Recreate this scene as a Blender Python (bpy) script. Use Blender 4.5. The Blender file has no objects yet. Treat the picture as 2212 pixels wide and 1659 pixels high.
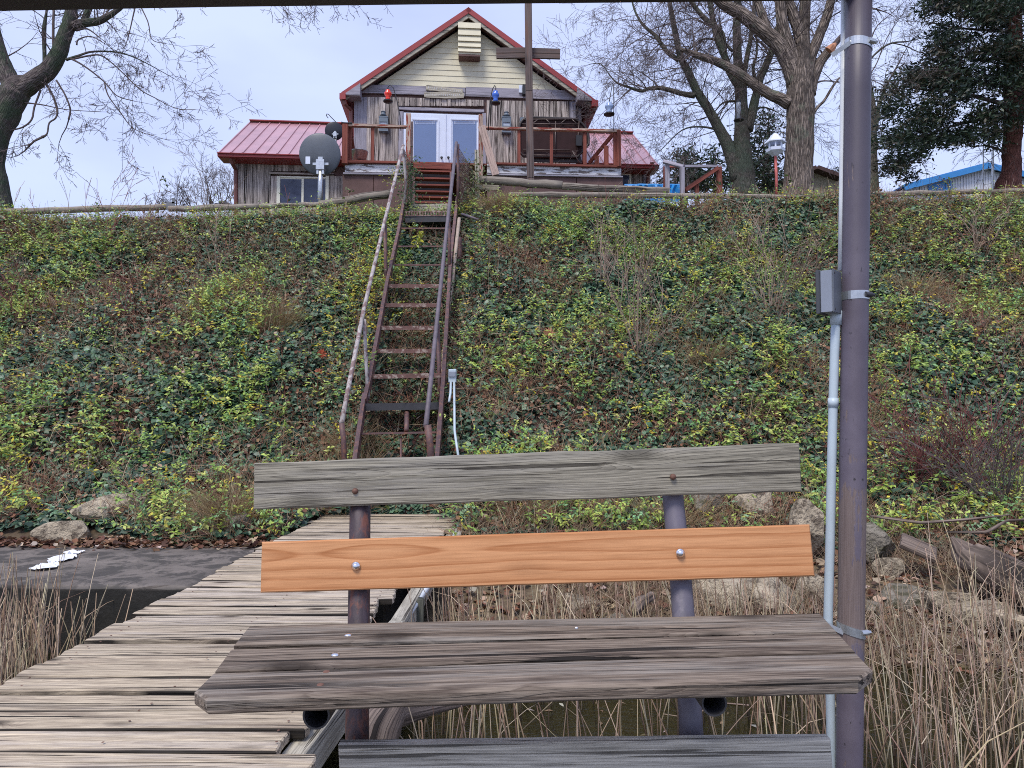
import bpy, bmesh, math, random
import numpy as np
from mathutils import Vector, Matrix
rng = random.Random(7)
npr = np.random.RandomState(11)
S = bpy.context.scene
COL = S.collection
# ------------------------------------------------------------ camera
CX, CY, F = 1106.0, 829.5, 1548.0            # photo measured on a 2212 x 1659 grid
CZ = 1.75
PITCH = math.atan(70.5 / F)
cd = bpy.data.cameras.new("camera"); cam = bpy.data.objects.new("camera", cd); COL.objects.link(cam)
cd.sensor_width = 36.0; cd.lens = 36.0 * F / 2212.0; cd.clip_start = 0.05; cd.clip_end = 3000
cam.location = (0, 0, CZ); cam.rotation_euler = (math.pi / 2 + PITCH, 0, 0)
S.camera = cam
# ------------------------------------------------------------ world, sun, exposure
SUN_EL, SUN_AZ = math.radians(57), math.radians(207)
W = bpy.data.worlds.new("World"); S.world = W; W.use_nodes = True
wn = W.node_tree; wn.nodes.clear()
def N(nt, typ, **kw):
    n = nt.nodes.new(typ)
    for k, v in kw.items():
        if k.startswith("i_"): n.inputs[k[2:].replace("_", " ")].default_value = v
        else: setattr(n, k, v)
    return n
sky = N(wn, "ShaderNodeTexSky", sky_type='NISHITA', sun_disc=False, sun_elevation=SUN_EL, sun_rotation=SUN_AZ)
geo = N(wn, "ShaderNodeTexCoord")
mp = N(wn, "ShaderNodeMapping"); mp.inputs["Scale"].default_value = (1.0, 1.0, 2.4)
nz = N(wn, "ShaderNodeTexNoise"); nz.inputs["Scale"].default_value = 1.7; nz.inputs["Detail"].default_value = 5
cr = N(wn, "ShaderNodeValToRGB")
cr.color_ramp.elements[0].position = 0.38; cr.color_ramp.elements[0].color = (4.0, 4.65, 7.8, 1)
cr.color_ramp.elements[1].position = 0.62; cr.color_ramp.elements[1].color = (5.5, 6.3, 9.1, 1)
sx = N(wn, "ShaderNodeSeparateXYZ")
hr = N(wn, "ShaderNodeMapRange"); hr.inputs["From Min"].default_value = 0.0; hr.inputs["From Max"].default_value = 0.55
hr.inputs["To Min"].default_value = 0.55; hr.inputs["To Max"].default_value = 0.0
mh = N(wn, "ShaderNodeMix", data_type='RGBA'); mh.inputs[7].default_value = (5.3, 6.3, 8.8, 1)
mx = N(wn, "ShaderNodeMix", data_type='RGBA'); mx.inputs[0].default_value = 0.9
bg = N(wn, "ShaderNodeBackground"); bg.inputs["Strength"].default_value = 0.065
wo = N(wn, "ShaderNodeOutputWorld")
L = wn.links.new
L(geo.outputs["Generated"], mp.inputs[0]); L(mp.outputs[0], nz.inputs["Vector"]); L(nz.outputs[0], cr.inputs[0])
L(geo.outputs["Generated"], sx.inputs[0]); L(sx.outputs[2], hr.inputs[0]); L(hr.outputs[0], mh.inputs[0]); L(cr.outputs[0], mh.inputs[6])
L(sky.outputs[0], mx.inputs[6]); L(mh.outputs[2], mx.inputs[7]); L(mx.outputs[2], bg.inputs[0]); L(bg.outputs[0], wo.inputs[0])
sd = bpy.data.lights.new("sun", 'SUN'); sun = bpy.data.objects.new("sun", sd); COL.objects.link(sun)
sd.energy = 1.5; sd.angle = math.radians(20); sd.color = (1.0, 0.93, 0.82)
sdir = Vector((math.sin(SUN_AZ) * math.cos(SUN_EL), math.cos(SUN_AZ) * math.cos(SUN_EL), math.sin(SUN_EL)))
sun.rotation_euler = sdir.to_track_quat('Z', 'Y').to_euler(); sun.location = (0, -5, 20)
S.view_settings.view_transform = 'Standard'; S.view_settings.look = 'None'
S.view_settings.exposure = 1.12; S.view_settings.gamma = 1.0
S.render.engine = 'CYCLES'
S.cycles.filter_width = 1.0; S.cycles.max_bounces = 6; S.cycles.transparent_max_bounces = 12
S.cycles.use_denoising = False

# ------------------------------------------------------------ measuring helpers
cp, sp_ = math.cos(PITCH), math.sin(PITCH)
def ray(px, py):
    a = (px - CX) / F; b = -(py - CY) / F
    return Vector((a, cp - b * sp_, sp_ + b * cp))
def P(px, py, Y):
    d = ray(px, py); k = Y / d.y
    return Vector((d.x * k, Y, CZ + d.z * k))
def PR(px, py, pt, nrm):
    d = ray(px, py); o = Vector((0, 0, CZ)); k = (Vector(pt) - o).dot(nrm) / d.dot(nrm)
    return o + d * k
def pw(p, Y): return p / F * Y          # a width in photo px as metres at depth Y
TH = math.radians(4.5)                  # the house stands slightly turned
HU = Vector((math.cos(TH), math.sin(TH), 0)); HV = Vector((-math.sin(TH), math.cos(TH), 0))
GZ = 5.9
h0 = P(1012, 500, 18.7); HO = Vector((h0.x, h0.y, GZ))
def hp(px, py, v):
    w = PR(px, py, HO + HV * v, HV) - HO
    return Vector((w.dot(HU), v, w.z))
def hw(p): return HO + HU * p[0] + HV * p[1] + Vector((0, 0, p[2]))

# ------------------------------------------------------------ value noise for numpy
def _h(ix, iy, s):
    n = (ix.astype(np.int64) * 374761393 + iy.astype(np.int64) * 668265263 + s * 1442695041) & 0x7fffffff
    n = ((n ^ (n >> 13)) * 1274126177) & 0x7fffffff
    return ((n ^ (n >> 16)) & 0xffff) / 65535.0
def vn(x, y, s=0):
    x = np.asarray(x, float); y = np.asarray(y, float)
    ix = np.floor(x); iy = np.floor(y); fx = x - ix; fy = y - iy
    fx = fx * fx * (3 - 2 * fx); fy = fy * fy * (3 - 2 * fy)
    a = _h(ix, iy, s); b = _h(ix + 1, iy, s); c = _h(ix, iy + 1, s); d = _h(ix + 1, iy + 1, s)
    return (a * (1 - fx) + b * fx) * (1 - fy) + (c * (1 - fx) + d * fx) * fy
def fbm(x, y, s=0, o=3):
    t = 0; a = 0.5; n = 0
    for k in range(o):
        t = t + a * vn(x * 2 ** k + 13.7 * k, y * 2 ** k + 7.1 * k, s + k); n += a; a *= 0.5
    return t / n

# ------------------------------------------------------------ mesh collector
class MB:
    def __init__(s): s.v = []; s.f = []; s.g = []; s.c = []; s.cc = (1, 1, 1)
    def add(s, vs, fs, gs=None):
        b = len(s.v); s.v += [tuple(v) for v in vs]
        s.g += [tuple(g) for g in (gs if gs is not None else vs)]
        s.c += [s.cc] * len(vs)
        s.f += [tuple(i + b for i in f) for f in fs]
        return s
    def box(s, c, sz, U=None, V=None, Nn=None):
        U = Vector(U or (1, 0, 0)); V = Vector(V or (0, 1, 0)); Nn = Vector(Nn) if Nn is not None else U.cross(V)
        c = Vector(c); h = [k / 2 for k in sz]; vs = []; gs = []
        for a in (-1, 1):
            for b in (-1, 1):
                for d in (-1, 1):
                    vs.append(c + U * (a * h[0]) + V * (b * h[1]) + Nn * (d * h[2])); gs.append((a * h[0], b * h[1], d * h[2]))
        return s.add(vs, [(0, 1, 3, 2), (4, 6, 7, 5), (0, 4, 5, 1), (2, 3, 7, 6), (0, 2, 6, 4), (1, 5, 7, 3)], gs)
    def bar(s, a, b, w, t, up=(0, 0, 1), bev=0.0):
        """rectangular bar a->b, w across (perpendicular to 'up'), t along 'up'"""
        a = Vector(a); b = Vector(b); X = (b - a); l = X.length; X.normalize()
        Y = Vector(up).cross(X)
        if Y.length < 1e-4: Y = Vector((1, 0, 0)).cross(X)
        Y.normalize(); Z = X.cross(Y)
        if bev:
            o = [(0, -w / 2), (l, -w / 2), (l, w / 2), (0, w / 2)]
            return s.plate(o, a, X, Y, Z, t, bev)
        return s.box((a + b) / 2, (l, w, t), X, Y, Z)
    def plate(s, out, O, U, V, Nn, T, bev=0.004, goff=(0, 0, 0), grot=False, wob=None):
        """extruded outline with bevelled rims, centred on O in thickness"""
        O = Vector(O); n = len(out); cx = sum(p[0] for p in out) / n; cy = sum(p[1] for p in out) / n
        area = sum(out[i][0] * out[(i + 1) % n][1] - out[(i + 1) % n][0] * out[i][1] for i in range(n))
        if area < 0: out = out[::-1]
        ins = []
        for i in range(n):
            a = Vector(out[i - 1]); b = Vector(out[i]); c = Vector(out[(i + 1) % n])
            e1 = (b - a); e2 = (c - b)
            n1 = Vector((-e1.y, e1.x)); n2 = Vector((-e2.y, e2.x))
            if n1.length > 0: n1.normalize()
            if n2.length > 0: n2.normalize()
            m = n1 + n2
            m = m / max(0.5, m.length ** 2 / 2) if m.length > 1e-6 else n1
            ins.append(b + m * bev)
        rings = [(ins, -T / 2), (out, -T / 2 + bev), (out, T / 2 - bev), (ins, T / 2)]
        vs = []; gs = []
        for r, z in rings:
            for p in r:
                zz = z + (wob(p[0], p[1]) if wob else 0)
                vs.append(O + U * p[0] + V * p[1] + Nn * zz)
                gs.append((p[1] + goff[0], p[0] + goff[1], z + goff[2]) if grot else (p[0] + goff[0], p[1] + goff[1], z + goff[2]))
        fs = []
        for k in range(3):
            for i in range(n):
                j = (i + 1) % n; fs.append((k * n + i, k * n + j, (k + 1) * n + j, (k + 1) * n + i))
        fs.append(tuple(range(n))[::-1]); fs.append(tuple(3 * n + i for i in range(n)))
        if U.cross(V).dot(Nn) < 0: fs = [f[::-1] for f in fs]
        return s.add(vs, fs, gs)
    def tube(s, pts, rad, n=8, cap=True, ovalz=1.0, jit=0.0):
        pts = [Vector(p) for p in pts]; m = len(pts)
        if not hasattr(rad, '__len__'): rad = [rad] * m
        T = [(pts[min(i + 1, m - 1)] - pts[max(i - 1, 0)]).normalized() for i in range(m)]
        up = Vector((0, 0, 1)) if abs(T[0].z) < 0.9 else Vector((1, 0, 0))
        A = T[0].cross(up).normalized(); vs = []; gs = []; l = 0
        for i in range(m):
            A = (A - T[i] * A.dot(T[i]))
            A = A.normalized() if A.length > 1e-6 else T[i].orthogonal().normalized()
            B = T[i].cross(A)
            if i: l += (pts[i] - pts[i - 1]).length
            for k in range(n):
                an = 2 * math.pi * k / n; r = rad[i] * (1 + (rng.uniform(-jit, jit) if jit else 0))
                vs.append(pts[i] + (A * math.cos(an) + B * math.sin(an) * ovalz) * r)
                gs.append((l, an * rad[0] if k * 2 <= n else (2 * math.pi - an) * rad[0], 0))
        fs = []
        for i in range(m - 1):
            for k in range(n):
                j = (k + 1) % n; fs.append((i * n + k, i * n + j, (i + 1) * n + j, (i + 1) * n + k))
        if cap: fs.append(tuple(range(n))[::-1]); fs.append(tuple((m - 1) * n + k for k in range(n)))
        return s.add(vs, fs, gs)
    def lathe(s, c, prof, n=14, axis=None, X=None):
        c = Vector(c); Z = Vector(axis or (0, 0, 1)).normalized(); A = Z.orthogonal().normalized(); B = Z.cross(A)
        vs = []
        for r, z in prof:
            for k in range(n):
                an = 2 * math.pi * k / n; vs.append(c + Z * z + (A * math.cos(an) + B * math.sin(an)) * r)
        fs = []; m = len(prof)
        for i in range(m - 1):
            for k in range(n):
                j = (k + 1) % n; fs.append((i * n + k, i * n + j, (i + 1) * n + j, (i + 1) * n + k))
        fs.append(tuple(range(n))[::-1]); fs.append(tuple((m - 1) * n + k for k in range(n)))
        return s.add(vs, fs)
ROOT = {}
def linkmesh(name, v, f, g=None, c=None, mat=None, smooth=False):
    me = bpy.data.meshes.new(name); me.from_pydata(v, [], f)
    if g is not None:
        at = me.attributes.new("gc", 'FLOAT_VECTOR', 'POINT'); at.data.foreach_set("vector", np.array(g, dtype=np.float32).ravel())
    if c is not None:
        at = me.attributes.new("lc", 'FLOAT_COLOR', 'POINT')
        c = np.array(c, dtype=np.float32); c = np.concatenate([c, np.ones((len(c), 1), np.float32)], 1)
        at.data.foreach_set("color", c.ravel())
    if mat: me.materials.append(mat)
    if smooth: me.polygons.foreach_set("use_smooth", [True] * len(me.polygons))
    me.update()
    o = bpy.data.objects.new(name, me); COL.objects.link(o); return o
def props(o, label=None, cat=None, group=None, kind=None):
    if label: o["label"] = label
    if cat: o["category"] = cat
    if group: o["group"] = group
    if kind: o["kind"] = kind
    return o
def topof(o):
    while o.parent: o = o.parent
    return o
def mk(name, mb, mat, parent=None, local=False, smooth=False, col=False, **pr):
    v = [Vector(p) for p in mb.v]
    if parent is not None:
        t = topof(parent); Lc, th = ROOT[t.name]
        if not local:
            if th: R = Matrix.Rotation(-th, 3, 'Z'); v = [R @ (p - Lc) for p in v]
            else: v = [p - Lc for p in v]
    else:
        if local: raise ValueError
        n = len(v); Lc = Vector((sum(p.x for p in v) / n, sum(p.y for p in v) / n, min(p.z for p in v)))
        v = [p - Lc for p in v]
    o = linkmesh(name, [tuple(p) for p in v], mb.f, mb.g, mb.c if col else None, mat, smooth)
    if parent is not None: o.parent = parent
    else: o.location = Lc; ROOT[o.name] = (Lc, 0)
    return props(o, **pr)
def thing(name, label, cat, loc, rot=0.0, group=None):
    o = bpy.data.objects.new(name, None); COL.objects.link(o); o.empty_display_size = 0.1
    o.location = loc; o.rotation_euler = (0, 0, rot); ROOT[o.name] = (Vector(loc), rot)
    return props(o, label, cat, group)

# ------------------------------------------------------------ materials
def newmat(name):
    m = bpy.data.materials.new(name); m.use_nodes = True; nt = m.node_tree; nt.nodes.clear()
    out = nt.nodes.new("ShaderNodeOutputMaterial"); b = nt.nodes.new("ShaderNodeBsdfPrincipled")
    nt.links.new(b.outputs[0], out.inputs[0]); return m, nt, b
def MATH(nt, op, a, b=None, c=None, clamp=False):
    n = nt.nodes.new("ShaderNodeMath"); n.operation = op; n.use_clamp = clamp
    for i, x in enumerate((a, b, c)):
        if x is None: continue
        if isinstance(x, (int, float)): n.inputs[i].default_value = x
        else: nt.links.new(x, n.inputs[i])
    return n.outputs[0]
def MIX(nt, f, a, b):
    n = nt.nodes.new("ShaderNodeMix"); n.data_type = 'RGBA'
    for i, x in ((0, f), (6, a), (7, b)):
        if isinstance(x, (int, float)): n.inputs[i].default_value = x
        elif isinstance(x, tuple): n.inputs[i].default_value = (x + (1,))[:4]
        else: nt.links.new(x, n.inputs[i])
    return n.outputs[2]
def MR(nt, x, a, b, c=0.0, d=1.0):
    n = nt.nodes.new("ShaderNodeMapRange"); nt.links.new(x, n.inputs[0])
    for i, k in enumerate((a, b, c, d)): n.inputs[i + 1].default_value = k
    return n.outputs[0]
def VEC(nt, v, sc=(1, 1, 1)):
    n = nt.nodes.new("ShaderNodeVectorMath"); n.operation = 'MULTIPLY'; nt.links.new(v, n.inputs[0]); n.inputs[1].default_value = sc
    return n.outputs[0]
def NOI(nt, v, scale=1.0, det=3, rough=0.5, dist=0.0):
    n = nt.nodes.new("ShaderNodeTexNoise"); nt.links.new(v, n.inputs["Vector"])
    n.inputs["Scale"].default_value = scale; n.inputs["Detail"].default_value = det; n.inputs["Roughness"].default_value = rough
    n.inputs["Distortion"].default_value = dist; return n.outputs[0]
def BUMP(nt, h, b, s=0.5, d=0.01):
    n = nt.nodes.new("ShaderNodeBump"); n.inputs["Strength"].default_value = s; n.inputs["Distance"].default_value = d
    nt.links.new(h, n.inputs["Height"]); nt.links.new(n.outputs[0], b.inputs["Normal"]); return n
def GC(nt, rnd=37.0):
    a = nt.nodes.new("ShaderNodeAttribute"); a.attribute_name = "gc"
    oi = nt.nodes.new("ShaderNodeObjectInfo")
    s = nt.nodes.new("ShaderNodeVectorMath"); s.operation = 'SCALE'; s.inputs[0].default_value = (rnd, rnd * 0.37, rnd * 0.91)
    nt.links.new(oi.outputs["Random"], s.inputs["Scale"])
    ad = nt.nodes.new("ShaderNodeVectorMath"); ad.operation = 'ADD'
    nt.links.new(a.outputs["Vector"], ad.inputs[0]); nt.links.new(s.outputs[0], ad.inputs[1])
    return ad.outputs[0], oi.outputs["Random"], a.outputs["Vector"]
def wood(name, light, dark, crack=(0.02, 0.016, 0.014), ring=0.5, crk=0.5, rough=0.85, freq=85.0, stain=None, stn=0.4, knots=0.5,
         paint=None, pthr=0.5, var=0.25, fine=0.5, bump=0.6, fs=1.0, sharp=2.2, edge=None, tint=None, sk=1.0, zamp=0.26):
    m, nt, b = newmat(name); g, rnd, raw = GC(nt)
    if fs != 1.0: g = VEC(nt, g, (fs, fs, fs))
    lw = NOI(nt, VEC(nt, g, (1.3, 7.0, 7.0)), 1, 2)
    lw2 = NOI(nt, VEC(nt, g, (0.95, 0.6, 0.6)), 1, 1)
    sep = nt.nodes.new("ShaderNodeSeparateXYZ"); nt.links.new(raw, sep.inputs[0])
    yy = MATH(nt, 'ADD', sep.outputs[1], MATH(nt, 'MULTIPLY', MATH(nt, 'SUBTRACT', lw, 0.5), 0.03))
    zz = MATH(nt, 'ADD', MATH(nt, 'MULTIPLY', MATH(nt, 'SUBTRACT', lw2, 0.5), zamp), sep.outputs[2])
    yy = MATH(nt, 'ADD', yy, MATH(nt, 'MULTIPLY', MATH(nt, 'SUBTRACT', rnd, 0.5), 0.11))
    r = MATH(nt, 'SQRT', MATH(nt, 'ADD', MATH(nt, 'MULTIPLY', yy, yy), MATH(nt, 'MULTIPLY', zz, zz)))
    fb2 = NOI(nt, VEC(nt, g, (2.0, 75, 75)), 1, 4, 0.68)
    vo = nt.nodes.new("ShaderNodeTexVoronoi"); vo.feature = 'F1'; vo.inputs["Scale"].default_value = 1.0
    nt.links.new(VEC(nt, g, (2.1, 6.2, 3.0)), vo.inputs["Vector"])
    kd = vo.outputs["Distance"]
    kn = MR(nt, MATH(nt, 'ADD', kd, MATH(nt, 'MULTIPLY', fb2, 0.10)), 0.25, 0.13)
    pull = MR(nt, kd, 0.42, 0.0)
    r2 = MATH(nt, 'ADD', r, MATH(nt, 'MULTIPLY', MATH(nt, 'MULTIPLY', pull, pull), 0.05 * knots * 2))
    w = MATH(nt, 'FRACT', MATH(nt, 'MULTIPLY', r2, freq))
    w = MATH(nt, 'MULTIPLY', MATH(nt, 'POWER', w, sharp), MR(nt, w, 1.0, .93))
    fb = NOI(nt, VEC(nt, g, (6, 170, 170)), 1, 4, 0.65)
    ckn = NOI(nt, VEC(nt, g, (1.0, 62, 62)), 1, 3, 0.6)
    strk = NOI(nt, VEC(nt, g, (0.9, 17, 17)), 1, 3, 0.6)
    big = NOI(nt, VEC(nt, g, (2.4, 26, 26)), 1, 5, 0.65)
    hi = tuple(min(1, k * 1.5) for k in light)
    col = MIX(nt, MATH(nt, 'MULTIPLY', w, ring), light, dark)
    col = MIX(nt, MR(nt, strk, 0.50, 0.68, 0, 0.45 * fine * sk), col, hi)
    col = MIX(nt, MR(nt, strk, 0.47, 0.33, 0, 0.6 * fine * sk), col, dark)
    col = MIX(nt, MR(nt, fb2, 0.40, 0.66, 0, 0.6 * fine), col, dark)
    col = MIX(nt, MR(nt, fb, 0.52, 0.37, 0, 0.6 * fine), col, hi)
    col = MIX(nt, MR(nt, fb, 0.54, 0.68, 0, 0.7 * fine), col, tuple(k * .6 for k in dark))
    if tint:
        tn = MATH(nt, 'ADD', NOI(nt, VEC(nt, g, (1.2, 22, 22)), 1, 5, .65), MATH(nt, 'MULTIPLY', MATH(nt, 'SUBTRACT', rnd, .5), .16))
        col = MIX(nt, MR(nt, tn, 0.48, 0.60, 0, tint[1]), col, tint[0])
    st = stain or tuple(k * 0.5 for k in dark)
    col = MIX(nt, MATH(nt, 'MULTIPLY', MR(nt, big, 0.50, 0.66), stn), col, st)
    ck = MR(nt, ckn, 0.57, 0.61)
    ck = MATH(nt, 'MULTIPLY', ck, MR(nt, NOI(nt, VEC(nt, g, (1.1, 9, 9)), 1, 2), 0.40, 0.52))
    ck = MATH(nt, 'MULTIPLY', ck, min(1.0, crk * 1.1))
    col = MIX(nt, ck, col, crack)
    if knots: col = MIX(nt, MATH(nt, 'MULTIPLY', kn, min(1, knots * 1.5)), col, tuple(k * 0.3 for k in dark))
    if edge: col = MIX(nt, MR(nt, MATH(nt, 'ABSOLUTE', sep.outputs[1]), edge, edge + .005, 0, .96), col, (0.012, 0.010, 0.009))  # dark edge grime, painted so gaps between planks read as deep shade
    h = MATH(nt, 'SUBTRACT', MATH(nt, 'MULTIPLY', w, -0.35 * ring), MATH(nt, 'MULTIPLY', ck, 2.2))
    h = MATH(nt, 'ADD', h, MATH(nt, 'MULTIPLY', fb, 0.4 * fine))
    h = MATH(nt, 'SUBTRACT', h, MATH(nt, 'MULTIPLY', fb2, 0.9 * fine))
    if paint:
        pn = NOI(nt, VEC(nt, g, (3.0, 17, 17)), 1, 5, 0.65)
        pm = MR(nt, pn, pthr, pthr + 0.03)
        pc = MIX(nt, MR(nt, NOI(nt, VEC(nt, g, (4, 4, 4)), 1, 4), 0.4, 0.7, 0, 0.4), paint, tuple(k * 0.6 for k in paint))
        col = MIX(nt, pm, col, pc)
        h = MATH(nt, 'ADD', h, MATH(nt, 'MULTIPLY', pm, 0.5))
    hs = nt.nodes.new("ShaderNodeHueSaturation"); nt.links.new(col, hs.inputs["Color"])
    nt.links.new(MR(nt, rnd, 0, 1, 1 - var, 1 + var), hs.inputs["Value"])
    nt.links.new(hs.outputs[0], b.inputs["Base Color"]); b.inputs["Roughness"].default_value = rough
    b.inputs["Specular IOR Level"].default_value = 0.25
    BUMP(nt, h, b, bump, 0.005)
    return m
def plain(name, c, rough=0.6, metal=0.0, var=0.25, scale=6.0, bump=0.15, c2=None, thr=(0.45, 0.65), bd=0.004, spec=0.5, det=5, stretch=(1, 1, 1), amt=1.0):
    m, nt, b = newmat(name); tc = nt.nodes.new("ShaderNodeTexCoord")
    v = VEC(nt, tc.outputs["Object"], stretch)
    n = NOI(nt, v, scale, det, 0.62)
    col = MIX(nt, MR(nt, n, 0.3, 0.7), tuple(k * (1 - var) for k in c), tuple(min(1, k * (1 + var)) for k in c))
    if c2:
        n2 = NOI(nt, v, scale * 1.7, 6, 0.68, 0.4)
        col = MIX(nt, MR(nt, n2, thr[0], thr[1], 0, amt), col, c2)
    nt.links.new(col, b.inputs["Base Color"]); b.inputs["Roughness"].default_value = rough; b.inputs["Metallic"].default_value = metal
    b.inputs["Specular IOR Level"].default_value = spec
    if bump: BUMP(nt, NOI(nt, v, scale * 5, 4, 0.6), b, bump, bd)
    return m
def leafmat(name, rough=0.5, trans=0.25):
    m, nt, b = newmat(name); a = nt.nodes.new("ShaderNodeAttribute"); a.attribute_name = "lc"
    nt.links.new(a.outputs["Color"], b.inputs["Base Color"]); b.inputs["Roughness"].default_value = rough
    b.inputs["Specular IOR Level"].default_value = 0.35
    if trans:
        out = [n for n in nt.nodes if n.type == 'OUTPUT_MATERIAL'][0]
        t = nt.nodes.new("ShaderNodeBsdfTranslucent"); nt.links.new(a.outputs["Color"], t.inputs[0])
        ms = nt.nodes.new("ShaderNodeMixShader"); ms.inputs[0].default_value = trans
        nt.links.new(b.outputs[0], ms.inputs[1]); nt.links.new(t.outputs[0], ms.inputs[2]); nt.links.new(ms.outputs[0], out.inputs[0])
    return m
def barkmat(name, c1, c2, moss=None, sc=1.0, bump=1.0, mthr=(0.5, 0.62)):
    m, nt, b = newmat(name); g, rnd, raw = GC(nt)
    v = VEC(nt, g, (5 * sc, 26 * sc, 26 * sc))
    vo = nt.nodes.new("ShaderNodeTexVoronoi"); vo.feature = 'DISTANCE_TO_EDGE'; vo.inputs["Scale"].default_value = 1
    dn = nt.nodes.new("ShaderNodeTexNoise"); dn.inputs["Scale"].default_value = 0.8; nt.links.new(v, dn.inputs["Vector"])
    ad = nt.nodes.new("ShaderNodeVectorMath"); ad.operation = 'ADD'; nt.links.new(v, ad.inputs[0]); nt.links.new(dn.outputs["Color"], ad.inputs[1])
    nt.links.new(ad.outputs[0], vo.inputs["Vector"])
    rdg = MR(nt, vo.outputs["Distance"], 0.0, 0.28)
    tc = nt.nodes.new("ShaderNodeTexCoord")
    n = NOI(nt, tc.outputs["Object"], 9 * sc, 5, 0.65)
    col = MIX(nt, rdg, c2, c1)
    col = MIX(nt, MR(nt, n, 0.35, 0.7, 0, 0.5), col, tuple(min(1, k * 1.6) for k in c1))
    if moss: col = MIX(nt, MR(nt, NOI(nt, tc.outputs["Object"], 2.3, 5, 0.6), mthr[0], mthr[1], 0, 0.8), col, moss)
    nt.links.new(col, b.inputs["Base Color"]); b.inputs["Roughness"].default_value = 0.95; b.inputs["Specular IOR Level"].default_value = 0.1
    BUMP(nt, MATH(nt, 'ADD', rdg, MATH(nt, 'MULTIPLY', n, 0.4)), b, bump, 0.03)
    return m
M = {}
M['seat'] = wood('seat_wood', (0.215, 0.175, 0.14), (0.065, 0.046, 0.036), ring=0.75, crk=1.0, stain=(0.04, 0.027, 0.023), stn=0.6, freq=85, knots=0.5, var=0.10, bump=1.0, fine=0.95, tint=((0.29, 0.28, 0.26), .35), sk=.8)
M['backgrey'] = wood('weathered_grey_wood', (0.275, 0.255, 0.205), (0.11, 0.10, 0.08), ring=0.7, crk=0.7, stn=0.35, stain=(0.08, 0.075, 0.058), freq=125, knots=0.35, var=0.05, bump=0.9, fine=0.8, tint=((0.32, 0.305, 0.28), .35), sk=.7)
M['newwood'] = wood('new_cedar_board', (0.56, 0.285, 0.135), (0.31, 0.105, 0.03), ring=1.0, crk=0.03, stn=0.35, stain=(0.42, 0.18, 0.07), freq=38, knots=0.12, var=0.03, rough=0.5, fine=0.35, bump=0.10, crack=(0.2, 0.07, 0.02), sharp=3.2, zamp=.30)
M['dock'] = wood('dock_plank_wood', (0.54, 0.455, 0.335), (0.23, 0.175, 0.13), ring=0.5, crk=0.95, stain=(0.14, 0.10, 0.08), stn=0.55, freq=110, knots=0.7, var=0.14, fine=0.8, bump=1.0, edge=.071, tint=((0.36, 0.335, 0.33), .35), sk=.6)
M['beamwood'] = wood('grey_beam_wood', (0.45, 0.42, 0.35), (0.20, 0.18, 0.15), ring=0.5, crk=0.8, stn=0.4, freq=90, knots=0.4, var=0.1)
M['kick'] = wood('pale_weathered_board', (0.52, 0.49, 0.43), (0.25, 0.23, 0.20), ring=0.6, crk=0.7, stn=0.3, freq=110, knots=0.3, var=0.05, fine=.7, sk=.6)
M['darkpile'] = wood('wet_pile_wood', (0.10, 0.10, 0.08), (0.04, 0.045, 0.035), ring=0.4, crk=0.8, stn=0.6, var=0.1)
M['siding'] = wood('rough_slab_siding', (0.47, 0.42, 0.39), (0.15, 0.12, 0.115), ring=0.85, crk=1.0, stain=(0.06, 0.046, 0.05), stn=0.7, freq=18, knots=1.0, var=0.25, fine=1.0, bump=1.0, fs=0.42)
M['sidingtrim'] = wood('violet_grey_trim', (0.33, 0.315, 0.37), (0.19, 0.18, 0.225), ring=0.3, crk=0.5, stn=0.4, freq=20, knots=0.4, var=0.12, fs=0.5)
M['redwood'] = wood('red_stained_wood', (0.235, 0.075, 0.055), (0.11, 0.030, 0.026), ring=0.4, crk=0.4, stn=0.6, freq=20, knots=0.2, var=0.15, fs=0.5)
M['redpeel'] = wood('peeling_red_wood', (0.45, 0.34, 0.28), (0.25, 0.17, 0.14), ring=0.4, crk=0.5, stn=0.3, freq=30, knots=0.2, var=0.1, paint=(0.25, 0.06, 0.045), pthr=0.52)
M['pinkwood'] = wood('faded_pink_wood', (0.50, 0.38, 0.33), (0.30, 0.20, 0.18), ring=0.3, crk=0.4, stn=0.3, freq=30, knots=0.2, var=0.1)
M['whitepeel'] = wood('peeling_white_paint', (0.20, 0.17, 0.16), (0.10, 0.08, 0.08), ring=0.4, crk=0.6, stn=0.5, freq=30, knots=0.2, var=0.05, paint=(0.66, 0.66, 0.70), pthr=0.45)
M['clap'] = plain('cream_clapboard', (0.60, 0.56, 0.42), 0.6, var=0.08, scale=3, bump=0.05)
M['skirt'] = plain('brown_skirt_board', (0.115, 0.065, 0.06), 0.8, var=0.25, scale=3, bump=0.2)
M['redtrim'] = plain('dark_red_metal', (0.28, 0.035, 0.035), 0.4, var=0.12, scale=4, bump=0.03)
M['redroof'] = plain('faded_red_roof_metal', (0.40, 0.215, 0.245), 0.30, var=0.16, scale=1.6, bump=0.04, spec=0.8)
M['downspout'] = plain('brown_downspout', (0.17, 0.06, 0.05), 0.5, var=0.15, bump=0.03)
M['doorwhite'] = plain('white_door_paint', (0.62, 0.68, 0.82), 0.4, var=0.04, bump=0.02)
M['vinyl'] = plain('cream_window_vinyl', (0.78, 0.76, 0.64), 0.4, var=0.04, bump=0.02)
M['doorglass'] = plain('blind_behind_glass', (0.14, 0.20, 0.36), 0.12, var=0.06, scale=1.2, bump=0.0)
M['winglass'] = plain('dark_window_glass', (0.045, 0.055, 0.10), 0.06, var=0.35, scale=1.4, bump=0.0, stretch=(1, 1, 4))
M['steel'] = plain('brown_painted_steel', (0.10, 0.055, 0.055), 0.6, var=0.3, scale=9, bump=0.2, c2=(0.24, 0.10, 0.06), thr=(0.52, 0.62), amt=0.7)
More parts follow.
